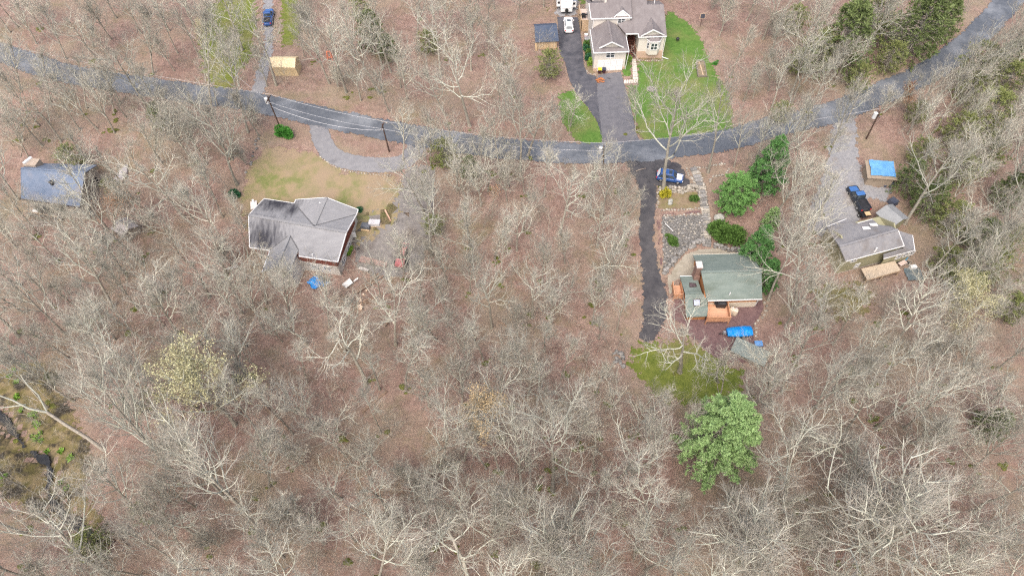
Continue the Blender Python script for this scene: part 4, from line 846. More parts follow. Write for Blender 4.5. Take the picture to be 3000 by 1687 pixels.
# camper trailer
loc, rz = between(zv(1440, 560), zv(1440, -700)); c0 = G(zv(1440, 545))
cv = thing('camper_trailer', 'white camper trailer with side slide-outs and rear spare wheel', 'camper', (c0[0], c0[1]+4.0, .06), R(90))
M_cw = mat('camper_white', (.80, .80, .80), (.76, .77, .78), 1.0, 4, .4)
mb = MB(); pr = [(-3.95, .5), (-3.95, 1.2), (-3.75, 2.2), (-3.2, 2.95), (3.6, 2.95), (4.0, 2.3), (4.0, .5)]
mb.slab([(x, -1.2, z) for x, z in pr], 2.4, d=(0, 1, 0)); mb.build('body', M_cw, cv, True)
mb = MB(); mb.box((0, 0, .48), (7.8, 2.2, .2)); mb.build('chassis', M_black, cv, True)
mb = MB(); e = [(-3.98, z) for z in (1.35,)]
for a, b in (((-3.93, -.98, 1.35), (-3.93, .98, 1.35)), ((-3.52, -.98, 2.66), (-3.52, .98, 2.66)), ((-3.93, -.98, 1.35), (-3.52, -.98, 2.66)), ((-3.93, .98, 1.35), (-3.52, .98, 2.66))): mb.bar((a[0]-.05, a[1], a[2]+.05), (b[0]-.05, b[1], b[2]+.05), .06, .06)
mb.build('rear_panel_frame', mat('grey_trim', (.42, .42, .42), (.46, .46, .46), 2, 2, .5), cv, True)
fc = bpy.data.curves.new('lettering', 'FONT'); fc.body = 'ROKC'; fc.size = .42; fc.align_x = 'CENTER'; fc.extrude = .004; fo = bpy.data.objects.new('lettering', fc); COL.objects.link(fo)
dg = bpy.context.evaluated_depsgraph_get(); me = bpy.data.meshes.new_from_object(fo.evaluated_get(dg)); bpy.data.objects.remove(fo); bpy.data.curves.remove(fc); me.materials.clear(); me.materials.append(mat('pale_grey_lettering', (.50, .50, .50), (.54, .54, .54), 2, 2, .6))
ob = link('lettering', me, cv, (-3.90, 0, 1.95)); sv = Vector((.55, 0, .83)).normalized(); xx = Vector((0, -1, 0)); yy = Vector((.47, 0, .88)).normalized(); zz = xx.cross(yy); ob.matrix_local = Matrix(((xx.x, yy.x, zz.x, -3.885), (xx.y, yy.y, zz.y, 0), (xx.z, yy.z, zz.z, 1.78), (0, 0, 0, 1)))
for y, l, x in ((-1.65, 3.8, -.9), (1.55, 2.2, -1.2)):
    mb = MB(); mb.box((x, y, 1.45), (l, .9, 1.5)); so_ = mb.build('slide_out', M_cw, cv, True); s = 1 if y > 0 else -1
    mb = MB(); mb.box((x, y, 2.23), (l+.1, .95, .05)); mb.build('awning_top', mat('grey_awning', (.22, .25, .31), (.26, .29, .35), 2, 4, .7), so_, True)
    mb = MB(); mb.box((x-l/2-.02, y, 1.62), (.05, .5, .5)); mb.build('pane', M_black, so_, True)
mb = MB(); mb.cyl((-4.35, 0, 1.0), (-4.08, 0, 1.0), .36, .36, 14); mb.bar((-4.0, 0, .55), (-4.9, 0, .5), .12, .12); mb.build('spare_wheel', M_tyre, cv, True)
mb = MB(); mb.box((-1.2, 0, 3.0), (.5, .5, .12)); mb.build('roof_vent', mat('grey_trim', (0, 0, 0)), cv, True)
for x in (-.6, .5):
    for y in (-1.15, 1.15): wheel(cv, x, y, .36, .22)
# boat on trailer under a blue tarp
loc, rz = between(z7(1405, 1060), z7(1090, 1080)); bt = thing('boat', 'small boat on trailer wrapped in bright blue tarp', 'boat', (loc[0], loc[1], loc[2]-.04), rz)
mb = MB(); st = [(-1.95, .78, .22), (-1.3, .84, .30), (-.6, .86, .26), (0, .86, .40), (.7, .83, .34), (1.3, .76, .42), (1.85, .62, .30)]; rg = random.Random(4); rings = []
for x, w, h in st: rings.append([(x, -w, .62), (x+rg.uniform(-.05, .05), -w*.98, .85), (x, -w*.5+rg.uniform(-.06, .06), .88+h*.7), (x, 0, .92+h), (x, w*.5+rg.uniform(-.06, .06), .88+h*.72), (x, w*.98, .85), (x, w, .62), (x, 0, .50)])
loft(mb, rings); mb.build('tarp_cover', M_tarp2, bt, True)
mb = MB(); mb.box((0, 0, .42), (3.6, .12, .1)); mb.bar((1.8, 0, .42), (3.0, 0, .42), .1, .1); mb.box((-.5, 0, .36), (.1, 1.7, .1)); mb.build('trailer_frame', M_black, bt, True)
for y in (-.85, .85): wheel(bt, -.5, y, .32, .2)
mb = MB(); mb.frus((2.2, 0, .45), (.5, .5), (.35, .4), .45); mb.build('outboard_motor', M_rim, bt, True)

# ------------------------------------------------------------------ poles and wires
M_pole = mat('dark_pole_wood', (.065, .04, .032), (.10, .065, .05), 2, 5, .9)
def pole(label, base, top, H=9.5, can=False):
    b = np.array(G(base)); d = ray(top); # height where the sight line passes nearest to the pole
    best = min(((math.hypot(W(top, z)[0]-b[0], W(top, z)[1]-b[1]), z) for z in np.arange(5, 13, .1))); z = best[1]; p = W(top, z)
    t = thing('utility_pole', label, 'utility pole', tuple(b), 0, 'utility poles along the road')
    tp = np.array((b[0]+(p[0]-b[0])*.8, b[1]+(p[1]-b[1])*.8, z))
    mb = MB(); mb.cyl(b-np.array((0, 0, .4)), tp, .15, .11, 8); mb.build('pole_shaft', M_pole, t)
    mb = MB(); a = tp-np.array((0, 0, .5)); mb.bar(a+np.array((-.2, -1.0, 0)), a+np.array((.2, 1.0, 0)), .12, .12); mb.build('crossarm', M_pole, t)
    for s in (-.9, 0, .9): mb = MB(); q = a+np.array((.2*s, s, .08)); mb.cyl(q, q+np.array((0, 0, .22)), .07, .05, 6); mb.build('insulator', M_rim, t)
    if can:
        q = tp+np.array((-.45, .1, -1.5)); mb = MB(); mb.cyl(q, q+np.array((0, 0, 1.1)), .34, .34, 12); mb.cyl(q+np.array((0, 0, 1.1)), q+np.array((0, 0, 1.2)), .36, .2, 12); mb.build('transformer', mat('pale_grey_steel', (.55, .57, .58), (.62, .63, .64), 2, 3, .4), t)
    return tp
A1 = pole('dark utility pole with grey transformer can beside the round green bush', z2(445, 975), z2(345, 735), can=True)
A2 = pole('dark utility pole on the leafy island of the looping drive', z2(1270, 1152), z2(1213, 942))
A3 = pole('dark utility pole in the wood by the gravel drive entrance', zr(1003, 1055), zr(1105, 845), can=True)
A4 = pole('slim utility pole with pale can where the garage drive meets the road', (1768, 500), (1767, 428), can=True)
M_wire = mat('pale_cable', (.50, .50, .52), (.55, .55, .57), 2, 2, .5)
def wire(label, a, b, sag, r=.022, grp='cables between the utility poles'):
    a, b = np.array(a), np.array(b); n = 24; mb = MB()
    P = [a+(b-a)*k/n-np.array((0, 0, sag*4*(k/n)*(1-k/n))) for k in range(n+1)]
    for p, q in zip(P[:-1], P[1:]): mb.cyl(p, q, r, r, 4, caps=False)
    tag(mb.build('cable', M_wire), label, 'cable', grp)
zl_ = np.array((0, 0, 1.0)); off = lambda p, s, dz=0: np.array((p[0]+.2*s, p[1]+s, p[2]-.5+.3+dz))
AL = np.array((-112, 118, 9.0))
wire('thin cable strung along the road between the transformer pole and island pole, road side', off(A1, .9), off(A2, .9), .5)
wire('thin cable strung between the transformer pole and island pole, drive side', off(A1, -.9), off(A2, -.9), .7)
wire('thick sagging cable below the pair between transformer pole and island pole', off(A1, 0, -2.0), off(A2, 0, -1.2), 1.5, .035)
wire('long cable from the island pole to the slim pole by the garage drive, road side', off(A2, .9), off(A4, .9), .9)
wire('long cable from the island pole to the slim pole by the garage drive, wood side', off(A2, -.9), off(A4, -.9), 1.1)
wire('long cable from the slim pole to the pole near the gravel drive', off(A4, .9), off(A3, .9), .9)
wire('cable leaving the transformer pole toward the end of the road', off(A1, .9), AL, 1.2)
wire('service cable from the transformer pole to the tan tent side', off(A1, 0, -1), np.array((-62, 118, 6.0)), .8)
# ------------------------------------------------------------------ small things in the yards
def simple(name, mb, m, label, cat, group=None): return tag(mb.build(name, m), label, cat, group)
def bin_(label, p, m, lid):
    q = G(p); t = thing('wheelie_bin', label, 'bin', q)
    mb = MB(); mb.frus((0, 0, .08), (.48, .5), (.62, .7), .92); mb.build('bin_body', m, t, True)
    mb = MB(); mb.box((0, -.02, 1.04), (.68, .78, .09)); mb.bar((-.3, .42, 1.0), (.3, .42, 1.0), .06, .06); mb.build('lid', lid, t, True)
    for x in (-.28, .28): mb = MB(); mb.cyl((x-.04, .3, .13), (x+.04, .3, .13), .13, .13, 8); mb.build('wheel', M_tyre, t, True)
M_binr = mat('maroon_plastic', (.06, .025, .03), (.08, .03, .035), 2, 3, .5); M_yel = mat('yellow_plastic', (.80, .66, .02), (.85, .72, .05), 2, 3, .5); M_navy = mat('navy_plastic', (.03, .04, .075), (.045, .055, .09), 2, 3, .5)
bin_('wheeled bin with bright yellow lid in front of the garage door', z4(1205, 1200), M_binr, M_yel)
bin_('wheeled bin with dark navy lid beside the yellow lidded bin', z4(1275, 1198), M_binr, M_navy)
# leaf heap
mb = MB(); q = G(z4(1220, 1325)); rg = random.Random(3)
for k in range(60): a, r_ = rg.uniform(0, 6.3), rg.random()**.5*.75; mb.ball((q[0]+r_*math.cos(a)*1.2, q[1]+r_*math.sin(a), .12+.18*(1-r_)+rg.uniform(-.02, .05)), (.14, .11, .05), 0, .3, 1, rg)
simple('leaf_pile', mb, mat('orange_leaves', (.45, .17, .06), (.30, .11, .05), 6, 4, .9), 'small orange pile of raked leaves on the garage drive', 'leaf pile')
mb = MB(); q = G(z4(1370, 1265)); mb.cyl((q[0], q[1], .08), (q[0], q[1], .095), .62, .6, 18); simple('drain_cover', mb, mat('dark_iron', (.055, .055, .06), (.08, .08, .085), 4, 4, .7), 'round dark drain cover set in the garage drive', 'drain cover')
mb = MB(); q = G(z4(1610, 1215)); mb.slab([(q[0]-.7, q[1]+.7, .12), (q[0]+1.5, q[1]-.8, .14), (q[0]+1.2, q[1]-1.4, .10), (q[0]-.4, q[1]-.3, .12)], .15); simple('flat_rock', mb, mat('grey_rock', (.24, .235, .23), (.34, .33, .32), 2, 6, .9, bump=.5), 'flat grey rock at the garage corner beside the drive', 'rock')
# well cap / stump on lawn
q = G(z3(1313, 680)); t = thing('fire_ring', 'round grey stone ring on the lawn near the road', 'fire ring', q)
for k in range(12): a = k*math.pi/6; mb = MB(); mb.ball((.62*math.cos(a), .62*math.sin(a), .14), (.2, .16, .16), 0, .15); mb.build('stone', MATS['grey_rock'], t, True)
mb = MB(); mb.cyl((0, 0, .03), (0, 0, .1), .5, .5, 14); mb.build('ash_bed', mat('grey_ash', (.22, .19, .18), (.28, .25, .24), 3, 5, .95), t, True)
q = G(z3(1511, 318)); t = thing('kettle_grill', 'small round black kettle grill standing on the bright lawn', 'grill', q)
mb = MB(); mb.ball((0, 0, .7), (.36, .36, .3), 0, 0, 2); mb.build('bowl', M_black, t, True)
for a in (0, 2.1, 4.2): mb = MB(); mb.cyl((.2*math.cos(a), .2*math.sin(a), .5), (.38*math.cos(a), .38*math.sin(a), 0), .025, .025, 5); mb.build('leg', M_black, t, True)
# raised bed
A, B, C, D = [np.array(G(z3(*p))) for p in ((1655, 478), (1712, 476), (1732, 586), (1668, 588))]; t = thing('raised_bed', 'rectangular raised garden bed framed with grey timber on lawn', 'garden bed', tuple((A+B+C+D)/4))
for a, b in ((A, B), (B, C), (C, D), (D, A)): mb = MB(); mb.bar(a+np.array((0, 0, .22)), b+np.array((0, 0, .22)), .22, .42); mb.build('bed_board', mat('grey_old_timber', (.17, .145, .115), (.23, .20, .165), 2, 5, .9), t)
mb = MB(); c = (A+B+C+D)/4; mb.slab([tuple(p+(c-p)*.06+np.array((0, 0, .3))) for p in (D, C, B, A)], .2); mb.build('soil', mat('bed_soil', (.19, .15, .095), (.25, .20, .13), 3, 6, .95, bump=.6), t)
mb = MB(); mb.bar((D+A)/2+(B-A)*.5+np.array((.0, -2.2, .36)), (D+A)/2+(B-A)*.45+np.array((.1, 2.2, .36)), .22, .06); mb.build('plank', M_deckw, t)
# sign panel on post at the lawn edge
q = G(z3(1685, 205)); t = thing('notice_board', 'small framed dark panel on a post at the lawn edge', 'sign', q); mb = MB(); mb.cyl((0, 0, -.2), (0, 0, 2.3), .06, .06, 6); mb.build('post', M_pole, t, True)
mb = MB(); mb.box((0, -.07, 2.55), (1.15, .06, 1.25)); mb.build('frame', M_stucco, t, True); mb = MB(); mb.box((0, -.12, 2.55), (.88, .05, .98)); mb.build('panel', mat('dark_panel', (.06, .065, .09), (.09, .095, .12), 3, 3, .4), t, True)
# deck things of the beige house
q = W(z4(940, 300), 1.72); t = thing('gas_grill', 'black gas grill on the pale side deck', 'grill', q, R(5)); mb = MB(); mb.frus((0, 0, .35), (.9, .55), (.9, .5), .5); mb.frus((0, 0, .85), (.85, .5), (.6, .35), .25); mb.build('grill_body', M_black, t, True); mb = MB(); mb.box((.65, 0, .8), (.4, .5, .05)); mb.box((-.65, 0, .8), (.4, .5, .05)); mb.build('side_shelf', M_black, t, True)
for x in (-.4, .4): mb = MB(); mb.box((x, 0, .18), (.06, .4, .36)); mb.build('leg', M_black, t, True)
q = W(z4(1020, 270), 1.72); t = thing('deck_chair', 'grey folding chair on the pale side deck', 'chair', q, R(100)); gm = mat('grey_trim', (0, 0, 0))
mb = MB(); mb.box((0, 0, .42), (.5, .5, .05)); mb.build('seat', gm, t, True); mb = MB(); mb.bar((0, .26, .45), (0, .36, 1.0), .5, .04); mb.build('backrest', gm, t, True)
for x in (-.22, .22):
    for y in (-.22, .22): mb = MB(); mb.box((x, y, .2), (.04, .04, .4)); mb.build('leg', gm, t, True)
q = G(z4(1000, 690)); t = thing('heat_pump', 'grey heat pump box standing beside the garage wall', 'heat pump', q); mb = MB(); mb.box((0, 0, .5), (1.0, 1.0, .9)); mb.build('cabinet', mat('grey_cabinet', (.36, .37, .38), (.42, .43, .44), 3, 3, .5), t, True); mb = MB(); mb.cyl((0, 0, .95), (0, 0, 1.0), .4, .4, 16); mb.build('fan_grille', M_rim, t, True)
q = G(z4(990, 640)); t = thing('toy_playhouse', 'small white and pink plastic toy table by the house wall', 'toy', (q[0], q[1]+.7, q[2])); mb = MB(); mb.box((0, 0, .55), (.7, .7, .08)); mb.build('top', M_white, t, True); mb = MB(); mb.frus((0, 0, .05), (.5, .5), (.4, .4), .46); mb.build('base', mat('pink_plastic', (.72, .30, .48), (.76, .36, .52), 3, 3, .5), t, True)
# orange toy slide and green swing near the wood
q = G(z2(822, 452)); t = thing('swing_frame', 'orange play swing frame standing in the leaf litter', 'swing', q)
mo = mat('orange_plastic', (.75, .20, .10), (.80, .26, .14), 3, 3, .5)
for s in (-1, 1): mb = MB(); mb.bar((s*.5, -.4, 0), (s*.35, 0, 1.9), .09, .09); mb.bar((s*.5, .4, 0), (s*.35, 0, 1.9), .09, .09); mb.build('side_frame', mo, t, True)
mb = MB(); mb.bar((-.4, 0, 1.9), (.4, 0, 1.9), .1, .1); mb.build('top_bar', mo, t, True); mb = MB(); mb.box((0, 0, .5), (.4, .25, .05)); mb.bar((-.2, 0, .5), (-.2, 0, 1.9), .03, .03); mb.bar((.2, 0, .5), (.2, 0, 1.9), .03, .03); mb.build('seat', mo, t, True)
# green roofed house: grill under cover, propane tanks, blue bin
q = W(z7(1040, 730), -2.5); t = thing('covered_grill', 'black covered grill on the orange timber deck', 'grill', q, R(-4)); mb = MB(); loft(mb, [[(x, y, z) for x, y in rounded(a, b, .2)] for a, b, z in ((1.5, .8, .02), (1.5, .8, .85), (1.25, .7, 1.05), (.7, .4, 1.15))]); mb.build('grill_cover', M_black, t, True); mb = MB(); mb.box((-.9, 0, .75), (.45, .6, .06)); mb.build('side_shelf', M_black, t, True)
M_prop = mat('cream_tank_paint', (.62, .52, .40), (.68, .58, .46), 2, 4, .6)
for k, (p, lb) in enumerate(((z7(1160, 815), 'cream propane tank against the deck corner'), (z7(1203, 828), 'cream propane tank standing outermost beside its twin'))):
    q = G(p); t = thing('propane_tank', lb, 'propane tank', q, 0, 'twin propane tanks'); mb = MB(); loft(mb, [[(r_*math.cos(a*math.pi/8), r_*math.sin(a*math.pi/8), z) for a in range(16)] for r_, z in ((.40, 0), (.42, .1), (.42, 1.15), (.36, 1.32), (.18, 1.4))]); mb.build('tank_body', M_prop, t, True, True); mb = MB(); mb.cyl((0, 0, 1.38), (0, 0, 1.55), .16, .16, 10); mb.build('valve_collar', M_stonecap, t, True)
q = G(z7(1485, 1215)); t = thing('blue_tub', 'blue plastic tub on pale blocks beside the covered boat', 'tub', q); mb = MB(); mb.frus((0, 0, .3), (.95, .7), (1.1, .85), .5); mb.build('tub_body', mat('blue_plastic', (.10, .25, .52), (.14, .31, .60), 2, 3, .5), t, True); mb = MB(); mb.box((0, 0, .82), (1.15, .9, .06)); mb.build('lid', mat('blue_plastic', (0, 0, 0)), t, True); mb = MB(); mb.box((0, 0, .15), (1.0, .7, .3)); mb.build('block', M_stonecap, t, True)
# ranch yard
q = G(zk(235, 345)); rg = random.Random(9); mb = crumple(11, 9, 3.6, 2.6, lambda u, v: .6*max(0, 1-u*u)*max(0, 1-v*v*.8)*(1+.3*math.sin(u*5)), 8); mb.v = [(x*(1-.42*min(1, abs(y)/1.3)**1.5)+.18*math.sin(5*y), y*(1-.5*min(1, max(0, abs(x+.4)-.5)/1.2)), z) for x, y, z in mb.v]; tb = mb.build('tarp', M_tarp2, None); tb.location = (q[0], q[1], q[2]+.05); tb.rotation_euler = (0, 0, R(-6)); tag(tb, 'crumpled bright blue tarp heaped on the ground behind the long grey house', 'tarp')
def board(label, px, z, m, cat='board', t=.06):
    mb = MB(); mb.slab([tuple(np.array(G(p))+np.array((0, 0, z+.1*i % .2))) for i, p in enumerate(px)], t); return simple('board', mb, m, label, cat)
M_wb = mat('white_sheet', (.75, .74, .71), (.80, .79, .77), 2, 4, .6)
board('white flat panel lying against the log pile', [zk(742, 420), zk(830, 500), zk(975, 385), zk(905, 295)], .55, M_wb)
board('narrow pale plank lying next to the white panel', [zk(985, 345), zk(1000, 375), zk(1090, 300), zk(1075, 285)], .6, M_wb)
board('grey metal sheet lying at the yard edge above the logs', [zk(1075, 75), zk(1275, 140), zk(1315, 85), zk(1110, 35)], .3, mat('grey_metal_sheet', (.45, .41, .39), (.52, .48, .46), 2, 5, .6))
board('grey plank walkway end at the ranch house side', [z6(-240, 1240), z6(-225, 1275), z6(-5, 1215), z6(-20, 1180)], .3, mat('grey_metal_sheet', (0, 0, 0)))
board('red brown sheet of old decking at the yard bottom', [zy(430, 1100), zy(370, 1230), zy(960, 1340), zy(985, 1250)], .25, mat('worn_red_boards', (.27, .175, .155), (.33, .22, .195), 1.5, 6, .9))
board('long orange board lying in the dirt yard', [zy(915, 130), zy(1040, 360), zy(1062, 350), zy(945, 120)], .15, mat('orange_board', (.48, .30, .22), (.54, .35, .27), 2, 4, .8))
q = G(zy(715, 420)); t = thing('crate', 'white wrapped pallet box beside the dirt yard', 'crate', q, R(-4)); mb = MB(); mb.box((0, 0, .45), (1.9, 1.1, .6)); mb.build('wrapped_load', mat('pale_plastic_wrap', (.44, .43, .45), (.54, .53, .55), 2, 5, .4, bump=.6), t, True); mb = MB(); mb.box((0, 0, .08), (2.2, 1.2, .14)); mb.build('pallet', M_deckw, t, True)
q = G(zy(530, 490)); t = thing('crate', 'dark slatted crate next to the white wrapped pallet', 'crate', q, R(-12)); mb = MB(); mb.box((0, 0, .4), (1.5, 1.0, .75)); mb.build('crate_body', mat('dark_grey_plastic', (.10, .11, .13), (.14, .15, .17), 2, 4, .7), t, True); mb = MB(); mb.box((0, -.62, .12), (1.5, .25, .12)); mb.build('plank', M_ply, t, True)
q = G(zk(610, 150)); t = thing('storage_tank', 'dark green tank on legs under the long grey house wall', 'tank', q, R(-10)); mb = MB(); mb.cyl((-.9, .3, .9), (.9, .3, .9), .5, .5, 12); mb.build('tank_body', mat('dark_green_paint', (.06, .10, .09), (.12, .18, .16), 2, 4, .6), t, True)
for x in (-.6, .6): mb = MB(); mb.box((x, .3, .25), (.1, .7, .5)); mb.build('leg', M_black, t, True)
# logs: a tangle of felled trunks beside the yard
M_bark = mat('log_bark', (.20, .135, .095), (.30, .215, .16), 3, 6, .9, bump=.5); M_cut = mat('fresh_cut_wood', (.62, .46, .33), (.70, .54, .42), 4, 4, .8)
LOGS = [((970, 565), (1495, 170), .20), ((985, 600), (1500, 215), .18), ((1010, 610), (1610, 230), .16), ((1060, 540), (1420, 290), .15), ((930, 860), (1870, 490), .17), ((500, 715), (730, 620), .16), ((510, 740), (860, 640), .18), ((540, 795), (900, 680), .17), ((560, 810), (1000, 760), .16), ((690, 830), (1070, 800), .17), ((1180, 790), (1830, 660), .15), ((1250, 740), (1700, 710), .15), ((1230, 770), (1490, 790), .14), ((760, 620), (880, 740), .15), ((920, 730), (1080, 660), .14), ((1590, 1260), (1800, 1080), .17), ((1620, 1280), (1700, 1200), .2), ((700, 780), (820, 740), .15)]
L0 = ['longest thick felled log pointing at the tractor', 'felled log lying against the longest log', 'mossy felled log lower of the three pointing at the tractor', 'short felled log between two longer ones', 'long grey felled pole crossing the cut rounds', 'short brown log at the far end of the stack', 'brown log under the short end log', 'dark brown log in the middle of the stack', 'brown log second lowest in the stack', 'lowest brown log in the stack by the cut rounds', 'thin grey pole running from the cut rounds to the wood', 'thin pole just below its longer neighbour', 'short stub of pole near the cut rounds', 'short log leaning across the brown stack', 'small branch log above the cut rounds', 'mossy log lying apart in the leaf litter', 'short mossy log lying apart beside the other', 'short brown log peeping from the stack']
for k, ((a, b, r_), lb) in enumerate(zip(LOGS, L0)):
    A, B = np.array(G(zk(*a))), np.array(G(zk(*b))); dz = r_+.05+.16*(k % 3); A[2] += dz; B[2] += dz-.05
    M_ = A+(B-A)*.5+np.array((rnd.uniform(-.1, .1), rnd.uniform(-.1, .1), rnd.uniform(0, .06)))
    t = thing('felled_log', lb, 'log', tuple(A-np.array((0, 0, dz))), 0, 'felled logs beside the dirt yard'); mb = MB(); mb.cyl(A, M_, r_, r_*.9, 8, caps=False); mb.cyl(M_, B, r_*.9, r_*.75, 8, caps=False); mb.build('bark', M_bark, t)
    u = (B-A)/np.linalg.norm(B-A); mb = MB(); mb.cyl(A-u*.01, A+u*.03, r_*.95, r_*.95, 8); mb.cyl(B-u*.03, B+u*.01, r_*.72, r_*.72, 8); mb.build('cut_end', M_cut, t)
fw_ = link('firewood_round', None); bpy.data.objects.remove(fw_)
for k, (p, s) in enumerate((((1080, 860), .34), ((1120, 840), .3), ((1150, 870), .33), ((1100, 900), .3), ((1130, 910), .28), ((1075, 890), .26), ((1130, 790), .24), ((1120, 740), .22), ((1130, 690), .2), ((1195, 610), .26), ((1240, 525), .2))):
    q = G(zk(*p)); mb = MB(); a = rnd.uniform(0, 6); mb.cyl((q[0], q[1], q[2]+.05), (q[0]+.1*math.cos(a), q[1]+.1*math.sin(a), q[2]+.4), s*.8, s*.8, 9)
    tag(mb.build('firewood_round', M_cut), 'pale fresh cut round of firewood scattered below the white panel', 'firewood', 'cut firewood rounds')
# blue roofed house surroundings
q = G(zl(1945, 330)); t = thing('covered_canoe', 'pale grey cover stretched over a narrow boat among bare trunks', 'boat', q, R(80)); mb = MB(); loft(mb, [[(x, -w, .15), (x, -w, .55), (x, 0, .55+h), (x, w, .55), (x, w, .15)] for x, w, h in ((-2.0, .75, .35), (-1, .85, .5), (.4, .7, .55), (1.8, .2, .3))]); mb.build('cover', mat('pale_grey_cover', (.50, .47, .48), (.57, .54, .55), 1.5, 5, .7), t, True); mb = MB(); mb.box((0, 0, .08), (3.4, .9, .14)); mb.build('cradle', M_pole, t, True)
q = W(zl(605, 945), -2.95); t = thing('deck_box', 'white box on the deck of the blue roofed house', 'box', q, R(-8)); mb = MB(); mb.box((0, 0, .4), (1.0, .8, .8)); mb.build('box_body', M_wb, t, True); mb = MB(); mb.box((0, 0, .83), (1.08, .88, .06)); mb.build('lid', M_wb, t, True)
q = G(zl(1960, 1120)); mb = MB(); rg = random.Random(5)
for k in range(9): mb.ball((q[0]+rg.uniform(-1.1, 1.1), q[1]+rg.uniform(-.7, .7), q[2]+.2), (.5, .4, .28), 0, .3, 1, rg)
simple('brush_heap', mb, mat('dark_brush', (.05, .05, .05), (.09, .085, .08), 3, 5, .9), 'dark heap of brush beside the small grey shed', 'brush heap')
# olive house clutter
q = G(z8(1310, 1055)); t = thing('blue_barrel', 'blue barrel beside the olive house deck', 'barrel', q); mb = MB(); mb.cyl((0, 0, 0), (0, 0, .9), .32, .32, 12); mb.build('barrel_body', mat('sky_blue_plastic', (.10, .36, .62), (.14, .42, .68), 2, 3, .5), t, True); mb = MB(); mb.cyl((0, 0, .9), (0, 0, .95), .34, .34, 12); mb.build('lid', M_tanw, t, True)
q = G(z8(1405, 1195)); mb = MB(); mb.box((q[0], q[1], q[2]+.35), (1.0, .6, .6), R(8)); mb.box((q[0], q[1], q[2]+.68), (1.05, .65, .06), R(8)); simple('cooler', mb, M_white, 'white cooler box on the dark ground behind the olive house', 'cooler')
q = G(z8(1250, 1150)); t = thing('yard_table', 'tan wooden table beside the bare timber deck', 'table', q, R(25)); mb = MB(); mb.box((0, 0, .75), (1.4, .7, .07)); mb.build('table_top', M_deck, t, True)
for x in (-.6, .6):
    for y in (-.28, .28): mb = MB(); mb.box((x, y, .36), (.08, .08, .72)); mb.build('leg', M_deck, t, True)
q = G(z8(1430, 1280)); mb = crumple(5, 5, 2.6, 2.4, lambda u, v: .15*(1-u*u), 21); tb = mb.build('tarp', mat('dark_teal_tarp', (.10, .13, .14), (.15, .18, .19), 1.5, 5, .6), None); tb.location = (q[0], q[1], q[2]+.1); tag(tb, 'dark teal tarp lying on the ground past the cooler', 'tarp')
q = G(z8(1250, 1080)); mb = MB(); rg = random.Random(15)
for k in range(14): mb.ball((q[0]+rg.uniform(-1.3, 1.0), q[1]+rg.uniform(-.5, .5), q[2]+.2), (.35, .28, .25), 0, .35, 1, rg)
simple('junk_heap', mb, M_black, 'black heap of bags between the deck and the blue barrel', 'heap')
q = G(zq(915, 375)); mb = MB()
for k in range(5): mb.ball((q[0]+(k-2)*.4, q[1]+.2*(k % 2), q[2]+.4), (.55, .6, .4), 0, .2, 1)
simple('covered_heap', mb, mat('dark_blue_cover', (.045, .055, .085), (.08, .09, .12), 1.5, 5, .6), 'dark covered heap below the blue tarped shed', 'heap')
q = G(zq(940, 508)); mb = MB(); mb.frus((q[0], q[1], q[2]), (1.3, 1.4), (1.1, 1.2), .9, R(30)); simple('storage_box', mb, mat('dark_blue_cover', (0, 0, 0)), 'dark storage box at the back corner of the small olive shed', 'box')
# ------------------------------------------------------------------ stones, steps and walls
M_rock = mat('grey_rock', (0, 0, 0)); M_rock2 = mat('warm_field_stone', (.27, .245, .205), (.40, .37, .325), 2.5, 6, .9, bump=.5, rand=.22); M_rock3 = mat('cool_field_stone', (.165, .158, .150), (.27, .26, .248), 2.5, 6, .9, bump=.5, rand=.3)
ROCKS = {}
for nm, mt in (('w', M_rock2), ('c', M_rock3)):
    for k in range(5): mb = MB(); mb.ball((0, 0, 0), (1, .8, .62), 0, .22, 1, random.Random(40+k)); ROCKS[nm, k] = mb.mesh('stone', mt)
def stone(par, p, s, key='w', nm='stone'):
    o = link(nm, ROCKS[key, rnd.randrange(5)], par); o.location = Vector(p)-wloc(par); o.rotation_euler = (rnd.uniform(-.3, .3), rnd.uniform(-.3, .3), rnd.uniform(0, 6.3)); o.scale = (s*rnd.uniform(.8, 1.25), s*rnd.uniform(.8, 1.2), s*rnd.uniform(.8, 1.2)); return o
def stone_row(label, px, size, gap, cat='stone wall', name='stone_wall', rows=1, key='w', jit=.12):
    P = smooth_line([G(p) for p in px], 12); t = thing(name, label, cat, (P[0][0], P[0][1], float(hgt(*P[0]))))
    acc = 0; last = P[0]
    for a, b in zip(P[:-1], P[1:]):
        acc += np.linalg.norm(b-a)
        if acc >= gap:
            acc = 0
            for r_ in range(rows): x, y = b[0]+rnd.uniform(-jit, jit), b[1]+rnd.uniform(-jit, jit)-.16*r_; stone(t, (x, y, float(hgt(x, y))+size*.35+(rows-1-r_)*size*.9), size*rnd.uniform(.8, 1.25), key)
    return t
stone_row('pale stacked stone wall along the parking pad edge', [z5(*p) for p in ((270, 350), (330, 380), (430, 365), (540, 375), (620, 355), (690, 350), (745, 350))], .40, .50, rows=3)
stone_row('row of pale stones bordering the black drive beside the garden bed', [z5(*p) for p in ((275, 370), (280, 450), (272, 530), (278, 600))], .26, .5, 'stone border', 'stone_border')
stone_row('row of pale stones along the mulch path edge of the garden bed', [z5(*p) for p in ((285, 608), (420, 602), (560, 600), (700, 588), (800, 580))], .26, .45, 'stone border', 'stone_border')
stone_row('line of pale stones capping the top of the stony slope', [z5(*p) for p in ((318, 678), (480, 672), (640, 662), (825, 655))], .24, .4, 'stone border', 'stone_border')
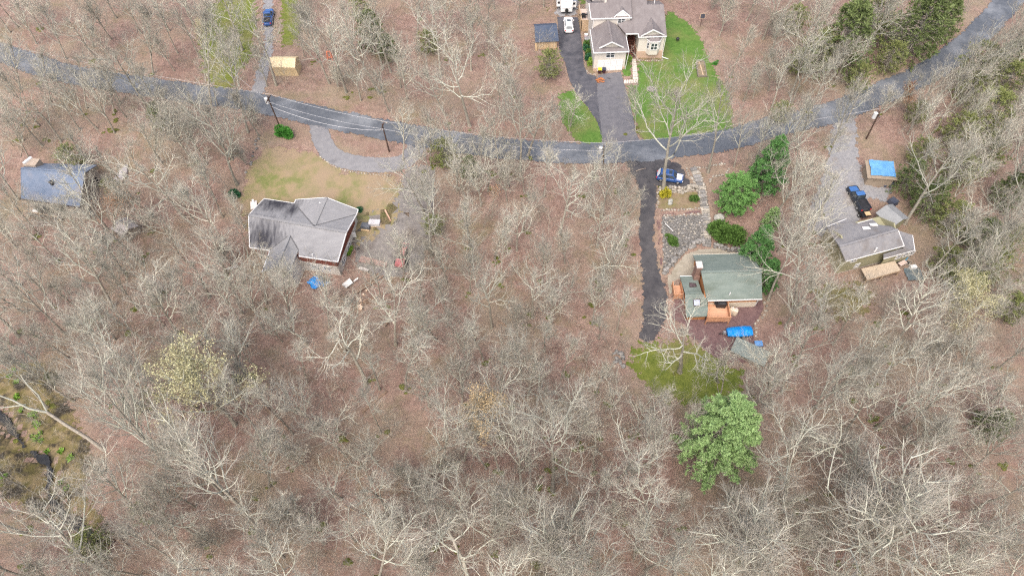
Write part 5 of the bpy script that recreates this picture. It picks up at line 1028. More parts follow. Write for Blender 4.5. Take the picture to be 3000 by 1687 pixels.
stone_row('curb of small stones on the pad side of the long stone stair', [z5(*p) for p in ((620, 85), (630, 140), (670, 200), (720, 270), (760, 350), (785, 440), (800, 530), (820, 600))], .25, .42, 'stone border', 'stone_border')
stone_row('curb of small stones on the tree side of the long stone stair', [z5(*p) for p in ((770, 100), (800, 190), (835, 290), (860, 400), (872, 510), (890, 620), (905, 720))], .26, .45, 'stone border', 'stone_border')
stone_row('low curving stone edge between the road and the dark mulch bed', [z5(*p) for p in ((690, 70), (740, 80), (800, 95), (880, 90), (950, 65), (1030, 48), (1090, 42))], .26, .45, 'stone border', 'stone_border')
stone_row('ring of stones on the far side of the dark mulch bed', [z5(*p) for p in ((1100, 80), (1140, 120), (1060, 180), (960, 200), (920, 240), (900, 290))], .3, .6, 'stone border', 'stone_border')
stone_row('curved grey retaining wall of big stones round the patio', [z5(*p) for p in ((330, 1390), (400, 1310), (470, 1220), (560, 1120), (650, 1050), (760, 1000), (830, 985))], .48, .55, rows=2, key='c')
stone_row('grey stone wall from the stair foot to the pine', [z5(*p) for p in ((930, 1030), (1010, 1050), (1100, 1080), (1220, 1090), (1300, 1110))], .42, .5, rows=2, key='c')
stone_row('row of pale stones at the outer edge of the red gravel', [z7(*p) for p in ((1560, 640), (1590, 740), (1560, 850), (1480, 920), (1460, 1010), (1470, 1100), (1490, 1220))], .28, .7, 'stone border', 'stone_border')
stone_row('pale edging stones along the house bed under the bay window', [z4(*p) for p in ((1800, 992), (1950, 995), (2100, 995), (2230, 990), (2228, 900))], .16, .3, 'stone border', 'stone_border')
stone_row('edging stones round the bed at the garage corner', [z4(*p) for p in ((985, 1150), (1005, 1190), (1060, 1222), (1150, 1225))], .18, .3, 'stone border', 'stone_border')
stone_row('pale kerb stones along the looping drive', [z2(*p) for p in ((735, 1180), (800, 1230), (900, 1285), (1020, 1310), (1150, 1325), (1280, 1330))], .18, .45, 'stone border', 'stone_border', jit=.04)
stone_row('old tumbled stone row in the leaf litter by the straw lawn', [z2(*p) for p in ((290, 1020), (265, 1100), (235, 1200), (200, 1290), (150, 1340))], .3, .8, jit=.4, key='c')
stone_row('heap of mossy grey stones at the lawn corner', [z10(*p) for p in ((1570, 160), (1565, 200), (1580, 240), (1600, 270), (1590, 180), (1610, 210))], .4, .35, 'stone heap', 'stone_heap', jit=.45, key='c')
# riprap on the bank
poly = [np.array(G(z5(*p))[:2]) for p in ((330, 690), (830, 670), (840, 760), (835, 970), (750, 1000), (600, 1060), (470, 1180), (380, 1300), (350, 1290), (345, 1050), (330, 850))]
def inside(p, P):
    c = False; j = len(P)-1
    for i in range(len(P)):
        if (P[i][1] > p[1]) != (P[j][1] > p[1]) and p[0] < (P[j][0]-P[i][0])*(p[1]-P[i][1])/(P[j][1]-P[i][1])+P[i][0]: c = not c
        j = i
    return c
t = thing('riprap', 'field of loose grey stones covering the slope above the patio', 'stone bank', tuple(np.mean(poly, 0))+(float(hgt(*np.mean(poly, 0))),))
lo, hi = np.min(poly, 0), np.max(poly, 0); pts = []
while len(pts) < 290:
    p = (rnd.uniform(lo[0], hi[0]), rnd.uniform(lo[1], hi[1]))
    if inside(p, poly) and all((p[0]-q[0])**2+(p[1]-q[1])**2 > .16 for q in pts[-200:]): pts.append(p)
for p in pts: s = rnd.uniform(.16, .32); stone(t, (p[0], p[1], float(hgt(*p))+s*.2), s, rnd.choice('cccw'))
mb = MB(); rg = random.Random(77)
for k in range(2600):
    p = (rg.uniform(lo[0], hi[0]), rg.uniform(lo[1], hi[1]))
    if inside(p, poly): s = rg.uniform(.07, .17); mb.frus((p[0], p[1], float(hgt(*p))-.02), (s*2.2, s*1.8), (s*1.3, s), s*1.3, rg.uniform(0, 3))
o = mb.build('rubble', M_rock3, t); o['kind'] = 'stuff'
# boulder
q = G(z5(1012, 720)); mb = MB(); mb.ball((q[0], q[1], q[2]+.45), (.95, .75, .75), 0, .12, 2, random.Random(2)); simple('boulder', mb, mat('pale_boulder', (.29, .29, .26), (.38, .38, .345), 2, 6, .9, bump=.4), 'large pale boulder above the big leafy shrub', 'boulder')
for p, lb, s in ((z5(430, 497), 'pale round stone beside the yellow shrub', .42), (z5(425, 530), 'pale round stone below the other by the yellow shrub', .42)):
    q = G(p); mb = MB(); mb.ball((q[0], q[1], q[2]+.2), (s, s*.9, s*.7), 0, .12, 2, random.Random(int(p[0]))); simple('garden_stone', mb, MATS['pale_boulder'], lb, 'stone')
q = G(z11(1375, 165)); mb = MB(); mb.ball((q[0], q[1], q[2]+.2), (.8, .6, .4), 0, .2, 2, random.Random(8)); simple('boulder', mb, MATS['pale_boulder'], 'pale boulder in the wood below the olive house, solitary', 'boulder')
q = G(z11(1437, 145)); mb = MB(); mb.ball((q[0], q[1], q[2]+.3), (.9, 1.1, .5), 0, .25, 2, random.Random(18)); simple('boulder', mb, MATS['pale_boulder'], 'larger mossy boulder beside the solitary pale one', 'boulder')
# long stone stair
st = thing('stone_stair', 'long stone stair climbing from the patio to the road', 'stair', G(z5(870, 1040)))
cl = smooth_line([G(z5(*p)) for p in ((870, 1050), (872, 960), (875, 860), (872, 760), (862, 660), (845, 570), (828, 480), (810, 400), (790, 300), (765, 220), (735, 150), (700, 95))], 10)
acc = 0; prev = cl[0]; k = 0; ang0 = 0
dist = np.concatenate([[0], np.cumsum(np.linalg.norm(np.diff(cl, axis=0), axis=1))]); s = .25; stepd = .52
while s < dist[-1]-.2:
    p = np.array([np.interp(s, dist, cl[:, 0]), np.interp(s, dist, cl[:, 1])]); q = np.array([np.interp(s+.3, dist, cl[:, 0]), np.interp(s+.3, dist, cl[:, 1])]); a = math.atan2(q[1]-p[1], q[0]-p[0]) if np.linalg.norm(q-p) > .05 else ang0; ang0 = a
    wd_ = 1.35+rnd.uniform(-.15, .15); dp = stepd*(.94 if s < 9 else 1.6)
    mb = MB(); mb.frus((p[0], p[1], float(hgt(*p))-.1), (dp*.92, wd_), (dp*.86, wd_-.06), .26+rnd.uniform(-.02, .03), a+rnd.uniform(-.06, .06)); mb.build('stone_step', rnd.choice((M_rock3, M_rock3, M_rock2)), st); s += dp
# fallen sticks and pole in beds
A, B = np.array(G(z5(360, 785))), np.array(G(z5(455, 885))); mb = MB(); mb.cyl(A+np.array((0, 0, .5)), B+np.array((0, 0, .6)), .05, .05, 6); simple('pale_pole', mb, M_white, 'thin white pole lying on the stony slope', 'pole')
# ------------------------------------------------------------------ vegetation
M_trunk = mat('grey_brown_bark', (.255, .235, .190), (.375, .35, .295), 3.5, 5, .95, objc=True, stretch=(1, 1, .3), rand=.22, c3=(.16, .165, .10), scale3=.5, lo3=.5, hi3=.7, f3=.6)
M_limb = mat('pale_lichen_bark', (.455, .452, .375), (.59, .585, .50), 2.2, 5, .95, objc=True, rand=.24, c3=(.37, .39, .31), scale3=.4, lo3=.45, hi3=.65, f3=.7)
M_twig = mat('twig_bark', (.365, .338, .285), (.455, .425, .362), .7, 3, .95, objc=True, rand=.22)
M_twig_y = mat('budding_twig', (.40, .36, .20), (.46, .42, .25), .7, 3, .95, objc=True)
def unit(a): return a/np.maximum(np.linalg.norm(a, axis=-1, keepdims=True), 1e-9)
def tubes(P, Rd, sides):
    """P (B,n,3), Rd (B,n) -> verts, quads"""
    B, n, _ = P.shape; T = unit(np.gradient(P, axis=1)); ref = np.where(np.abs(T[..., 2:3]) < .9, np.array([0, 0, 1.0]), np.array([1.0, 0, 0]))
    U = unit(np.cross(T, ref)); V = np.cross(T, U); a = np.arange(sides)*2*np.pi/sides
    ring = P[:, :, None, :]+Rd[:, :, None, None]*(U[:, :, None, :]*np.cos(a)[None, None, :, None]+V[:, :, None, :]*np.sin(a)[None, None, :, None])
    idx = np.arange(B*n*sides).reshape(B, n, sides); nx_ = np.roll(idx, -1, axis=2)
    F = np.stack([idx[:, :-1], nx_[:, :-1], nx_[:, 1:], idx[:, 1:]], -1).reshape(-1, 4); return ring.reshape(-1, 3), F
def grow(p, d, L, r, n, gn, up, tip, g):
    B = len(p); P = np.zeros((B, n, 3)); P[:, 0] = p; d = unit(d); st = (L/(n-1))[:, None]
    for i in range(1, n):
        d = unit(d+g.normal(0, gn, (B, 3))+np.array([0, 0, up])); P[:, i] = P[:, i-1]+d*st
    Rd = r[:, None]*(1-(1-tip)*np.linspace(0, 1, n)[None, :]**.85); return P, Rd
def spawn(P, Rd, k, t0, ang, lf, g, t1=1.0, taper=.55, lvar=.3, rf=.62):
    B, n, _ = P.shape; Lp = np.linalg.norm(np.diff(P, axis=1), axis=2).sum(1)
    t = t0+(t1-t0)*(np.arange(k)[None, :]+g.random((B, k)))/k; f = t*(n-1); i = np.minimum(f.astype(int), n-2); w = (f-i)[..., None]
    b = np.arange(B)[:, None]; pos = P[b, i]*(1-w)+P[b, i+1]*w; T = unit(P[b, i+1]-P[b, i]); rr = Rd[b, i]*(1-w[..., 0])+Rd[b, i+1]*w[..., 0]
    ref = np.where(np.abs(T[..., 2:3]) < .9, np.array([0, 0, 1.0]), np.array([1.0, 0, 0])); U = unit(np.cross(T, ref)); V = np.cross(T, U)
    az = (np.arange(k)[None, :]*2.4+g.random((B, 1))*6.3+g.normal(0, .5, (B, k)))[..., None]; an = (ang*(1+g.normal(0, .2, (B, k))))[..., None]
    D = T*np.cos(an)+(U*np.cos(az)+V*np.sin(az))*np.sin(an)
    L = Lp[:, None]*lf*(1-taper*t)*(1+g.uniform(-lvar, lvar, (B, k)))
    return pos.reshape(-1, 3), D.reshape(-1, 3), L.ravel(), (rr*rf).ravel()
SPEC = {  # height, trunk radius, crown start, limbs, limb angle, limb length, knottiness, upward pull, branches, twigs, twiglets
    'oak': dict(H=18, tr=.27, c0=.40, nl=9, la=.90, ll=.62, gn=.15, up=.08, nb=8, nt=5, nn=3),
    'knotty': dict(H=17, tr=.30, c0=.50, nl=6, la=1.0, ll=.68, gn=.25, up=.05, nb=8, nt=5, nn=3),
    'maple': dict(H=17, tr=.22, c0=.32, nl=14, la=.68, ll=.56, gn=.09, up=.09, nb=7, nt=5, nn=4),
    'slim': dict(H=18, tr=.18, c0=.48, nl=10, la=.75, ll=.36, gn=.13, up=.07, nb=6, nt=5, nn=4),
    'bushy': dict(H=9, tr=.13, c0=.12, nl=22, la=.6, ll=.66, gn=.07, up=.05, nb=6, nt=5, nn=4)}
def bare_tree(kind, seed, tint=None, buds=None):
    s = SPEC[kind]; g = np.random.default_rng(seed); H = s['H']
    tp, tR = grow(np.zeros((1, 3))-np.array([[0, 0, .4]]), np.array([[0, 0, 1.0]]), np.array([H*(.86 if kind != 'knotty' else .68)]), np.array([s['tr']]), 12, .045 if kind != 'knotty' else .09, .12, .28, g)
    tR[:, 0] *= 1.5; tR[:, 1] *= 1.08
    LV = []
    p, d, L, r = spawn(tp, tR, s['nl'], s['c0'], s['la'], s['ll'], g, taper=.45, rf=.66)
    lp, lR = grow(p, d, L, np.maximum(r*1.08, .062), 9, s['gn'], s['up']*1.6, .30, g); LV.append((lp, lR, 5, 0))
    # the leader goes on above the trunk
    p, d, L, r = spawn(tp, tR, 3, .9, .35, .30, g, rf=.8); l2, r2 = grow(p, d, L, r, 9, s['gn'], .06, .3, g)
    lp = np.concatenate([lp, l2]); lR = np.concatenate([lR, r2]); LV[0] = (lp, lR, 5, 0)
    p, d, L, r = spawn(lp, lR, s['nb'], .22, .75, .52, g, taper=.45); bp, bR = grow(p, d, L, np.maximum(r*1.08, .035), 6, s['gn']*1.1, s['up']*1.4, .42, g); LV.append((bp, bR, 4, 0))
    p, d, L, r = spawn(bp, bR, s['nt'], .15, .62, .62, g, taper=.4); cp, cR = grow(p, d, L, np.clip(r, .012, .026), 4, s['gn'], s['up'], .6, g); LV.append((cp, cR, 3, 1))
    p, d, L, r = spawn(cp, cR, s['nn'], .15, .6, .62, g, taper=.35); ep, eR = grow(p, d, np.clip(L, .4, 1.6), np.full(len(p), .0095), 2, .12, .04, .7, g); LV.append((ep, eR, 3, 1))
    tv, tf = tubes(tp, tR, 9)
    V, F, MI, n = [], [], [], 0
    for P, Rr, sd_, mi in LV: v, f = tubes(P, Rr, sd_); V.append(v); F.append(f+n); MI.append(np.full(len(f), mi)); n += len(v)
    mT = mesh_np('trunk', tv, [tf], [M_trunk], smooth=True)
    mC = mesh_np('crown', np.concatenate(V), [np.concatenate(F)], [tint[0] if tint else M_limb, tint[1] if tint else M_twig], np.concatenate(MI))
    mB = None
    if buds:
        tips = ep[:, -1]; k = buds[1]; pts = np.repeat(tips, k, 0)+g.normal(0, .14, (len(tips)*k, 3)); mB = leaf_mesh('buds', pts, buds[2], buds[0], g)
    return mT, mC, mB, H
def leaf_mesh(name, pts, size, m, g, elong=1.5, flat=0.0, dirs=None):
    n = len(pts); a = unit(g.normal(0, 1, (n, 3))) if dirs is None else unit(dirs+g.normal(0, .35, (n, 3))); b = unit(np.cross(a, unit(g.normal(0, 1, (n, 3)))))
    s = size*g.uniform(.7, 1.3, (n, 1)); q = np.stack([pts-a*s*elong*.5, pts+b*s*.5, pts+a*s*elong*.5, pts-b*s*.5], 1).reshape(-1, 3)
    return mesh_np(name, q, [np.arange(n*4).reshape(n, 4)], [m])
def pine_mesh(seed, H, Rc, m_leaf, base=.15, nw=24, per=6, nt=14, nq=12, shape='pine', droop=-.03, ql=.5):
    g = np.random.default_rng(seed); tp, tR = grow(np.array([[0, 0, -.4]]), np.array([[0, 0, 1.0]]), np.array([H]), np.array([H*.015]), 10, .02, .2, .15, g); tv, tf = tubes(tp, tR, 8)
    p, d, L = [], [], []
    for i in range(nw):
        h = base+(1-base)*(i+.5)/nw
        if shape == 'pine': prof = (1-h)**.62*1.06+.10 if h > base+.12 else .86
        else: prof = math.sin(math.pi*min(1, (h-base)/(1-base)*.92+.10))**.6
        for k in range(per):
            a = k*2*math.pi/per+i*1.1+g.normal(0, .25); p.append((0, 0, h*H)); up = .10+.75*h**2+g.normal(0, .08); d.append((math.cos(a), math.sin(a), up)); L.append(max(.35, Rc*prof*g.uniform(.72, 1.12)))
    p, d, L = np.array(p), np.array(d), np.array(L); bp, bR = grow(p, d, L, L*.012+.012, 6, .10, droop, .3, g); bv, bf = tubes(bp, bR, 4)
    # sprays of needles along the outer part of each branch
    t = .30+.70*g.random((len(p), nt))**.7; f = t*5; i = np.minimum(f.astype(int), 4); w = (f-i)[..., None]; b = np.arange(len(p))[:, None]
    c = bp[b, i]*(1-w)+bp[b, i+1]*w; off_ = g.normal(0, 1, c.shape)*np.array([.28, .28, .12])*(L[:, None, None]*.10+.26); c = (c+off_).reshape(-1, 3)
    out = unit(np.repeat(d, nt, 0)*np.array([1, 1, .4])+np.array([0, 0, .45])); pts = np.repeat(c, nq, 0); dr = np.repeat(out, nq, 0)+g.normal(0, .75, (len(pts), 3)); dr = unit(dr)
    pts = pts+dr*ql*.5; lm = leaf_mesh('crown', pts, ql*.24, m_leaf, g, elong=4.0, dirs=dr)
    v = np.concatenate([tv, bv]); me = mesh_np('trunk', v, [np.concatenate([tf, bf+len(tv)])], [M_trunk], smooth=True); return me, lm, H
def shrub_mesh(seed, rx, ry, h, n, m, size=.2, lumps=9):
    g = np.random.default_rng(seed); C = np.stack([g.uniform(-.6, .6, lumps)*rx, g.uniform(-.6, .6, lumps)*ry, g.uniform(.3, .65, lumps)*h], -1); C[0] = (0, 0, h*.55)
    q = g.integers(0, lumps, n); u = unit(g.normal(0, 1, (n, 3))); rr = np.array([rx*.48, ry*.48, h*.42])*g.uniform(.6, 1.08, (n, 1)); pts = C[q]+u*rr; pts[:, 2] = np.maximum(pts[:, 2], .03)
    lm = leaf_mesh('foliage', pts, size, m, g, 1.7, dirs=u+np.array([0, 0, .3]))
    k = 9; p = np.zeros((k, 3)); d = np.stack([np.cos(np.arange(k)*2.4), np.sin(np.arange(k)*2.4), np.full(k, 1.4)], -1); sp, sR = grow(p, d, np.full(k, h*.9), np.full(k, .035), 4, .1, .05, .4, g); v, f = tubes(sp, sR, 4)
    return mesh_np('stem', v, [f], [M_trunk]), lm
def leafmat(n, c1, c2, r=.2): return mat(n, c1, c2, 1.6, 5, .75, objc=True, rand=.08, lo=.3, hi=.7, c3=tuple(k*.62 for k in c1), scale3=5.0, lo3=.5, hi3=.72, f3=.5)
ML_pine = leafmat('fresh_pine_needles', (.105, .24, .06), (.19, .36, .11)); ML_pine2 = leafmat('pale_pine_needles', (.22, .365, .13), (.365, .51, .225)); ML_pine3 = leafmat('deep_pine_needles', (.070, .19, .055), (.135, .28, .085))
ML_hem = leafmat('dark_hemlock_needles', (.095, .135, .045), (.16, .20, .075)); ML_hem2 = leafmat('olive_hemlock_needles', (.16, .19, .06), (.23, .255, .095))
ML_rho = leafmat('glossy_shrub_leaves', (.055, .12, .022), (.115, .21, .045)); ML_box = leafmat('bright_bush_leaves', (.045, .19, .022), (.085, .27, .045)); ML_yel = leafmat('yellow_shrub_leaves', (.36, .33, .02), (.48, .44, .05)); ML_dkg = leafmat('deep_green_leaves', (.025, .10, .045), (.05, .16, .075)); ML_lime = leafmat('lime_leaves', (.15, .27, .03), (.24, .38, .06))
ML_ybud = leafmat('yellow_buds', (.42, .40, .22), (.50, .48, .29)); ML_obud = leafmat('orange_buds', (.44, .32, .17), (.50, .39, .23)); ML_rbud = leafmat('rust_buds', (.42, .20, .10), (.50, .28, .15))
VAR = {}
for kd, seeds in (('oak', (1, 2, 3, 4, 5)), ('knotty', (11, 12, 13, 14)), ('maple', (21, 22, 23, 24)), ('slim', (31, 32, 33)), ('bushy', (41, 42))): VAR[kd] = [bare_tree(kd, s) for s in seeds]
TREES = []   # (object, kind, x, y)
def put_tree(mset, name, x, y, scale, rz, tilt=None, wide=1.0, label=None, cat='tree', group=None, kind=None):
    r_ = link(name, None, None, (x, y, float(hgt(x, y)))); q = Quaternion((0, 0, 1), rz)
    if tilt is not None and tilt.length > 1e-6: q = Vector((0, 0, 1)).rotation_difference(tilt) @ q
    r_.rotation_mode = 'QUATERNION'; r_.rotation_quaternion = q; r_.scale = (scale*wide, scale*wide, scale)
    link('trunk', mset[0], r_); link('crown', mset[1], r_)
    if len(mset) > 3 and mset[2] is not None: link('buds', mset[2], r_)
    tag(r_, label, cat, group); TREES.append((r_, kind, x, y)); return r_
def solve(base, top):
    b = np.array(G(base)); best = None
    for z in np.arange(b[2]+5, b[2]+27, .25):
        p = np.array(W(top, z)); o = math.hypot(p[0]-b[0], p[1]-b[1]); h = z-b[2]; c = o/h+(.03*max(0, h-19))+(.03*max(0, 10-h))
        if best is None or c < best[0]: best = (c, p-b)
    v = Vector(best[1]); L = v.length; v.normalize()
    if v.z < .90: ax = Vector((v.x, v.y, 0)).normalized(); v = (ax*.436+Vector((0, 0, .90))).normalized()
    return b, v, min(L, 25)
# trees one can pick out in the photograph: base, top, kind, crown width
KEY = [((336,390),(240,232),'maple',1),((510,379),(402,170),'slim',1.2),((727,388),(640,60),'slim',1),((622,328),(560,23),'slim',1.1),((638,309),(603,174),'oak',.8),((696,541),(618,310),'maple',1.15),((62,367),(0,290),'slim',1),((39,429),(0,386),'slim',1),((195,174),(116,15),'maple',1),((274,140),(268,20),'oak',1),((448,216),(433,23),'maple',1),((286,379),(127,216),'maple',1),((405,510),(360,420),'oak',1),((456,500),(463,380),'maple',.8),
 ((810,251),(743,20),'oak',1),((1015,272),(959,50),'oak',1),((1110,276),(1020,62),'oak',1),((1144,212),(1067,19),'knotty',.9),((965,245),(866,23),'maple',.9),((1175,259),(1164,97),'slim',1),((1307,340),(1222,205),'oak',1.1),((1376,370),(1300,116),'oak',1),((1941,562),(1956,215),'oak',1.0),((2074,506),(2134,240),'oak',.75),((1524,502),(1531,270),'oak',.9),((1547,456),(1624,270),'knotty',.9),((1670,371),(1694,267),'oak',1),((1736,514),(1770,410),'oak',.9),((1862,386),(1856,255),'maple',.7),((2115,93),(2134,-60),'slim',1),((1516,290),(1485,135),'oak',1),((1470,193),(1508,58),'knotty',.9),((1593,406),(1632,294),'oak',.7),
 ((1719,578),(1738,480),'slim',1),((1831,617),(1835,520),'maple',.8),((2233,573),(2290,410),'knotty',.8),((1727,640),(1750,530),'slim',1),((1731,822),(1816,690),'knotty',1),((2650,655),(2775,420),'oak',1.15),((2888,844),(2984,640),'maple',1),((2698,833),(2849,640),'slim',1.2),((2327,914),(2390,690),'oak',1.1),((2250,880),(2330,610),'slim',1.1),((858,1270),(763,1105),'slim',1),((773,1296),(665,1115),'slim',1.1),((520,1399),(230,1010),'maple',.9),((722,1507),(495,1234),'maple',1),((789,1425),(784,1265),'maple',.9),((665,1460),(474,1300),'maple',1),((309,1687),(60,1480),'oak',1.1),((412,1507),(290,1340),'maple',1.1),
 ((1190,1141),(1165,975),'slim',1.3),((1116,1267),(1077,1110),'slim',.9),((1531,1440),(1526,1215),'maple',1.05),((1618,1435),(1613,1150),'oak',1),((1611,1564),(1598,1425),'knotty',.8),((1742,1476),(1760,1350),'slim',1),((1644,1110),(1660,995),'slim',1),((1299,1368),(1305,1180),'oak',.9),((1395,1740),(1345,1480),'knotty',1.3),((1660,1720),(1612,1590),'bushy',1),((1720,1650),(1735,1530),'oak',.9),((1715,1740),(1722,1620),'oak',.9),((1900,1560),(1905,1420),'oak',1),((1975,1690),(1985,1550),'oak',.9),((1110,1700),(1113,1540),'oak',.9),((1660,1420),(1650,1330),'oak',.8),((1800,1230),(1815,1130),'oak',.9),
 ((2510,1419),(2480,1240),'knotty',1.2),((2300,1480),(2330,1270),'oak',1.1),((2253,1559),(2310,1430),'oak',1),((2670,1394),(2795,1250),'maple',1.1),((2773,1657),(2930,1530),'maple',1.1),((2541,1640),(2620,1440),'bushy',1.5),((2381,1198),(2580,1020),'maple',1),((2355,1250),(2480,1050),'oak',.8),((2211,1687),(2235,1540),'bushy',1.2),((2755,1550),(2765,1430),'oak',1),((2520,1700),(2475,1600),'knotty',.8),((2790,1130),(2870,1000),'oak',.9),((2030,1330),(2045,1200),'maple',.6),
 ((330,1100),(210,930),'oak',1),((520,980),(440,800),'maple',1.1),((620,1010),(560,880),'maple',1),((160,900),(40,740),'oak',1),((330,900),(250,690),'oak',1.1),((770,960),(690,800),'maple',1),((900,1010),(780,880),'knotty',1),((1010,1030),(1000,880),'oak',.9),((1160,1010),(1160,830),'oak',1),((1070,1130),(985,960),'knotty',1.1),((1265,750),(1230,560),'oak',1),((1200,1010),(1250,860),'oak',.9),((1440,960),(1440,800),'oak',1),((1560,930),(1560,790),'oak',1),((1640,900),(1660,770),'knotty',.9),((1450,760),(1460,620),'slim',1.1),((1530,680),(1540,560),'oak',.9),((1340,560),(1330,420),'oak',1),((1260,520),(1235,400),'oak',1),((1430,560),(1440,430),'oak',1),((1990,1090),(1965,890),'knotty',1),((2105,1120),(2110,985),'knotty',.8),((2410,640),(2420,470),'knotty',1),((2330,520),(2345,380),'knotty',1),((2480,360),(2520,240),'oak',.9),((2590,330),(2700,215),'oak',.9),((2260,320),(2300,170),'oak',1),((2370,330),(2440,180),'oak',1),((2440,250),(2520,100),'oak',.9),((2640,110),(2690,20),'knotty',1.2),((2205,290),(2240,180),'slim',1),((2850,500),(2935,330),'oak',1.1),((2960,420),(3010,280),'oak',1),((2760,560),(2850,400),'maple',1),((2440,1010),(2530,860),'slim',1),((2290,1150),(2340,1000),'slim',1.2),((850,940),(838,775),'maple',.9),((965,960),(950,810),'maple',.9),((780,890),(752,745),'slim',1.2),((1120,900),(1105,750),'oak',.8),((2400,960),(2440,790),'oak',1),((2300,960),(2370,800),'maple',1),((1180,470),(1192,320),'oak',.9),((1262,482),(1250,335),'maple',.9),((1335,505),(1325,345),'oak',.9),((1405,520),(1404,375),'maple',.9),((1462,508),(1450,350),'oak',.9),((1600,500),(1610,370),'oak',.8),((60,262),(15,110),'maple',1.1),((150,300),(105,140),'maple',1.1),((255,318),(215,165),'oak',1),((335,335),(300,190),'maple',1),((2150,490),(2195,335),'oak',.8),((2215,470),(2262,320),'maple',.8),((2335,440),(2380,295),'oak',.9),((2440,425),(2505,275),'maple',.9),((700,252),(655,110),'oak',.9),((2262,1185),(2222,1020),'oak',.75),((317,674),(190,480),'oak',1)]
for k, (b, tpx, kd, wdt) in enumerate(KEY):
    B, v, L = solve(b, tpx); ms = VAR[kd][k % len(VAR[kd])]; put_tree(ms, 'bare_tree', B[0], B[1], L/(ms[3]*.98), rnd.uniform(0, 6.3), v, wdt*(.84 if b[1] > 1150 else 1), kind=kd)
# where no further trunk may stand (ground) and what no further crown may hide (picture)
CLEAR = [[(1250,540),(1180,780),(1050,790),(780,700),(700,620),(720,560),(760,430),(800,380),(930,300),(1160,370),(1200,480)], [z3(*p) for p in ((600,-60),(1440,60),(1760,300),(1940,700),(1960,1030),(950,1130),(640,860),(590,400),(410,330),(440,150))], [(1850,450),(2110,470),(2250,680),(2320,900),(2240,1080),(2060,1190),(1860,1120),(1840,1000)], [(2450,330),(2640,450),(2660,700),(2720,760),(2700,900),(2430,860),(2380,700)], [(50,470),(310,500),(310,610),(180,660),(60,640)], [(720,-20),(870,10),(890,240),(780,250),(700,280),(730,160)], [(800,280),(1150,365),(1140,420),(790,350)]]
HIDE = [((725,575),(1050,800)),((785,160),(880,225)),((1545,-20),(1990,270)),((1900,480),(2090,800)),((2010,740),(2240,1000)),((800,285),(1140,420)),((770,420),(1140,570)),((2000,1130),(2240,1390)),((2470,640),(2690,830)),((1640,240),(1780,420)),((2010,120),(2120,420)),((2540,460),(2620,520)),((890,800),(1100,930)),((0,1140),(300,1570)),((2080,480),(2240,640))]
RDW = list(zip(RDX, RDY))
placed = [(t[2], t[3]) for t in TREES]; cnt = 0; tries = 0
PINES_PX = [(2110,1400)]
clearW = [[G(p)[:2] for p in c] for c in CLEAR]
crkW = CREEK
def seg_d(p, a, b):
    ax, ay = a; bx, by = b; t = max(0, min(1, ((p[0]-ax)*(bx-ax)+(p[1]-ay)*(by-ay))/((bx-ax)**2+(by-ay)**2))); return math.hypot(p[0]-ax-t*(bx-ax), p[1]-ay-t*(by-ay))
def tree_ok(px, near):
    q = G(px); x, y = q[0], q[1]
    if any(inside((x, y), c) for c in clearW) or min(seg_d((x, y), a, b) for a, b in zip(RDW[:-1], RDW[1:])) < 4.2: return None
    if min((x-a)**2+(y-b)**2 for a, b in placed) < near**2: return None
    return x, y
def hides(x, y, H_, m_=50):
    zb = float(hgt(x, y)); c = proj((x, y, zb+H_*.72)); c2 = proj((x, y, zb+H_))
    if any(a[0]-m_ < cc[0] < b[0]+m_ and a[1]-m_*.6 < cc[1] < b[1]+m_ for a, b in HIDE for cc in (c, c2)): return None
    return c if (-90 < c[0] < 3090 and -60 < c[1] < 1770) else None
seenC = [proj((t[2], t[3], float(hgt(t[2], t[3]))+11)) for t in TREES]
def fill(n, kinds, wts, hr, near, put, cand=12, m_=34):
    cnt = 0; tries = 0
    while cnt < n and tries < n*12:
        tries += 1; best = None
        for _ in range(cand):
            px = (rnd.uniform(-200, 3200), rnd.uniform(-40, 1960)); q = tree_ok(px, near)
            if q is None: continue
            kd = rnd.choices(kinds, wts)[0]; ms = rnd.choice(VAR[kd]); H_ = ms[3]*rnd.uniform(*hr); c = hides(q[0], q[1], H_, m_)
            if c is None: continue
            sc = min((c[0]-a)**2+(c[1]-b)**2 for a, b in seenC)*rnd.uniform(.7, 1.3)*((q[1]-10)**2+80**2)
            if best is None or sc > best[0]: best = (sc, q, kd, ms, H_, c)
        if best is None: continue
        _, q, kd, ms, H_, c = best; put(q[0], q[1], kd, ms, H_); placed.append(q); seenC.append(c); cnt += 1
    return cnt
def put_fill(x, y, kd, ms, H_):
    dx = Vector((rnd.gauss(0, .07), rnd.gauss(0, .07), 1)).normalized(); put_tree(ms, 'bare_tree', x, y, H_/ms[3], rnd.uniform(0, 6.3), dx, rnd.uniform(.8, 1.08), kind=kd)
fill(300-len(TREES), ('oak', 'knotty', 'maple', 'slim', 'bushy'), (.34, .07, .38, .16, .05), (.62, .95), 3.4, put_fill)
YT = []
fill(235, ('oak', 'maple', 'slim', 'bushy'), (.3, .42, .18, .1), (.42, .68), 1.5, lambda x, y, kd, ms, H_: YT.append((x, y, kd, ms, H_)), 12, 22)
SAP = []
while len(SAP) < 2200:
    px = (rnd.uniform(-200, 3200), rnd.uniform(-40, 1900)); q = G(px)
    if any(inside(q[:2], c) for c in clearW) or min(seg_d(q, a, b) for a, b in zip(RDW[:-1], RDW[1:])) < 4.0: continue
    SAP.append(q)
print('bare trees', len(TREES), 'saplings', len(SAP))
NB = len(TREES)
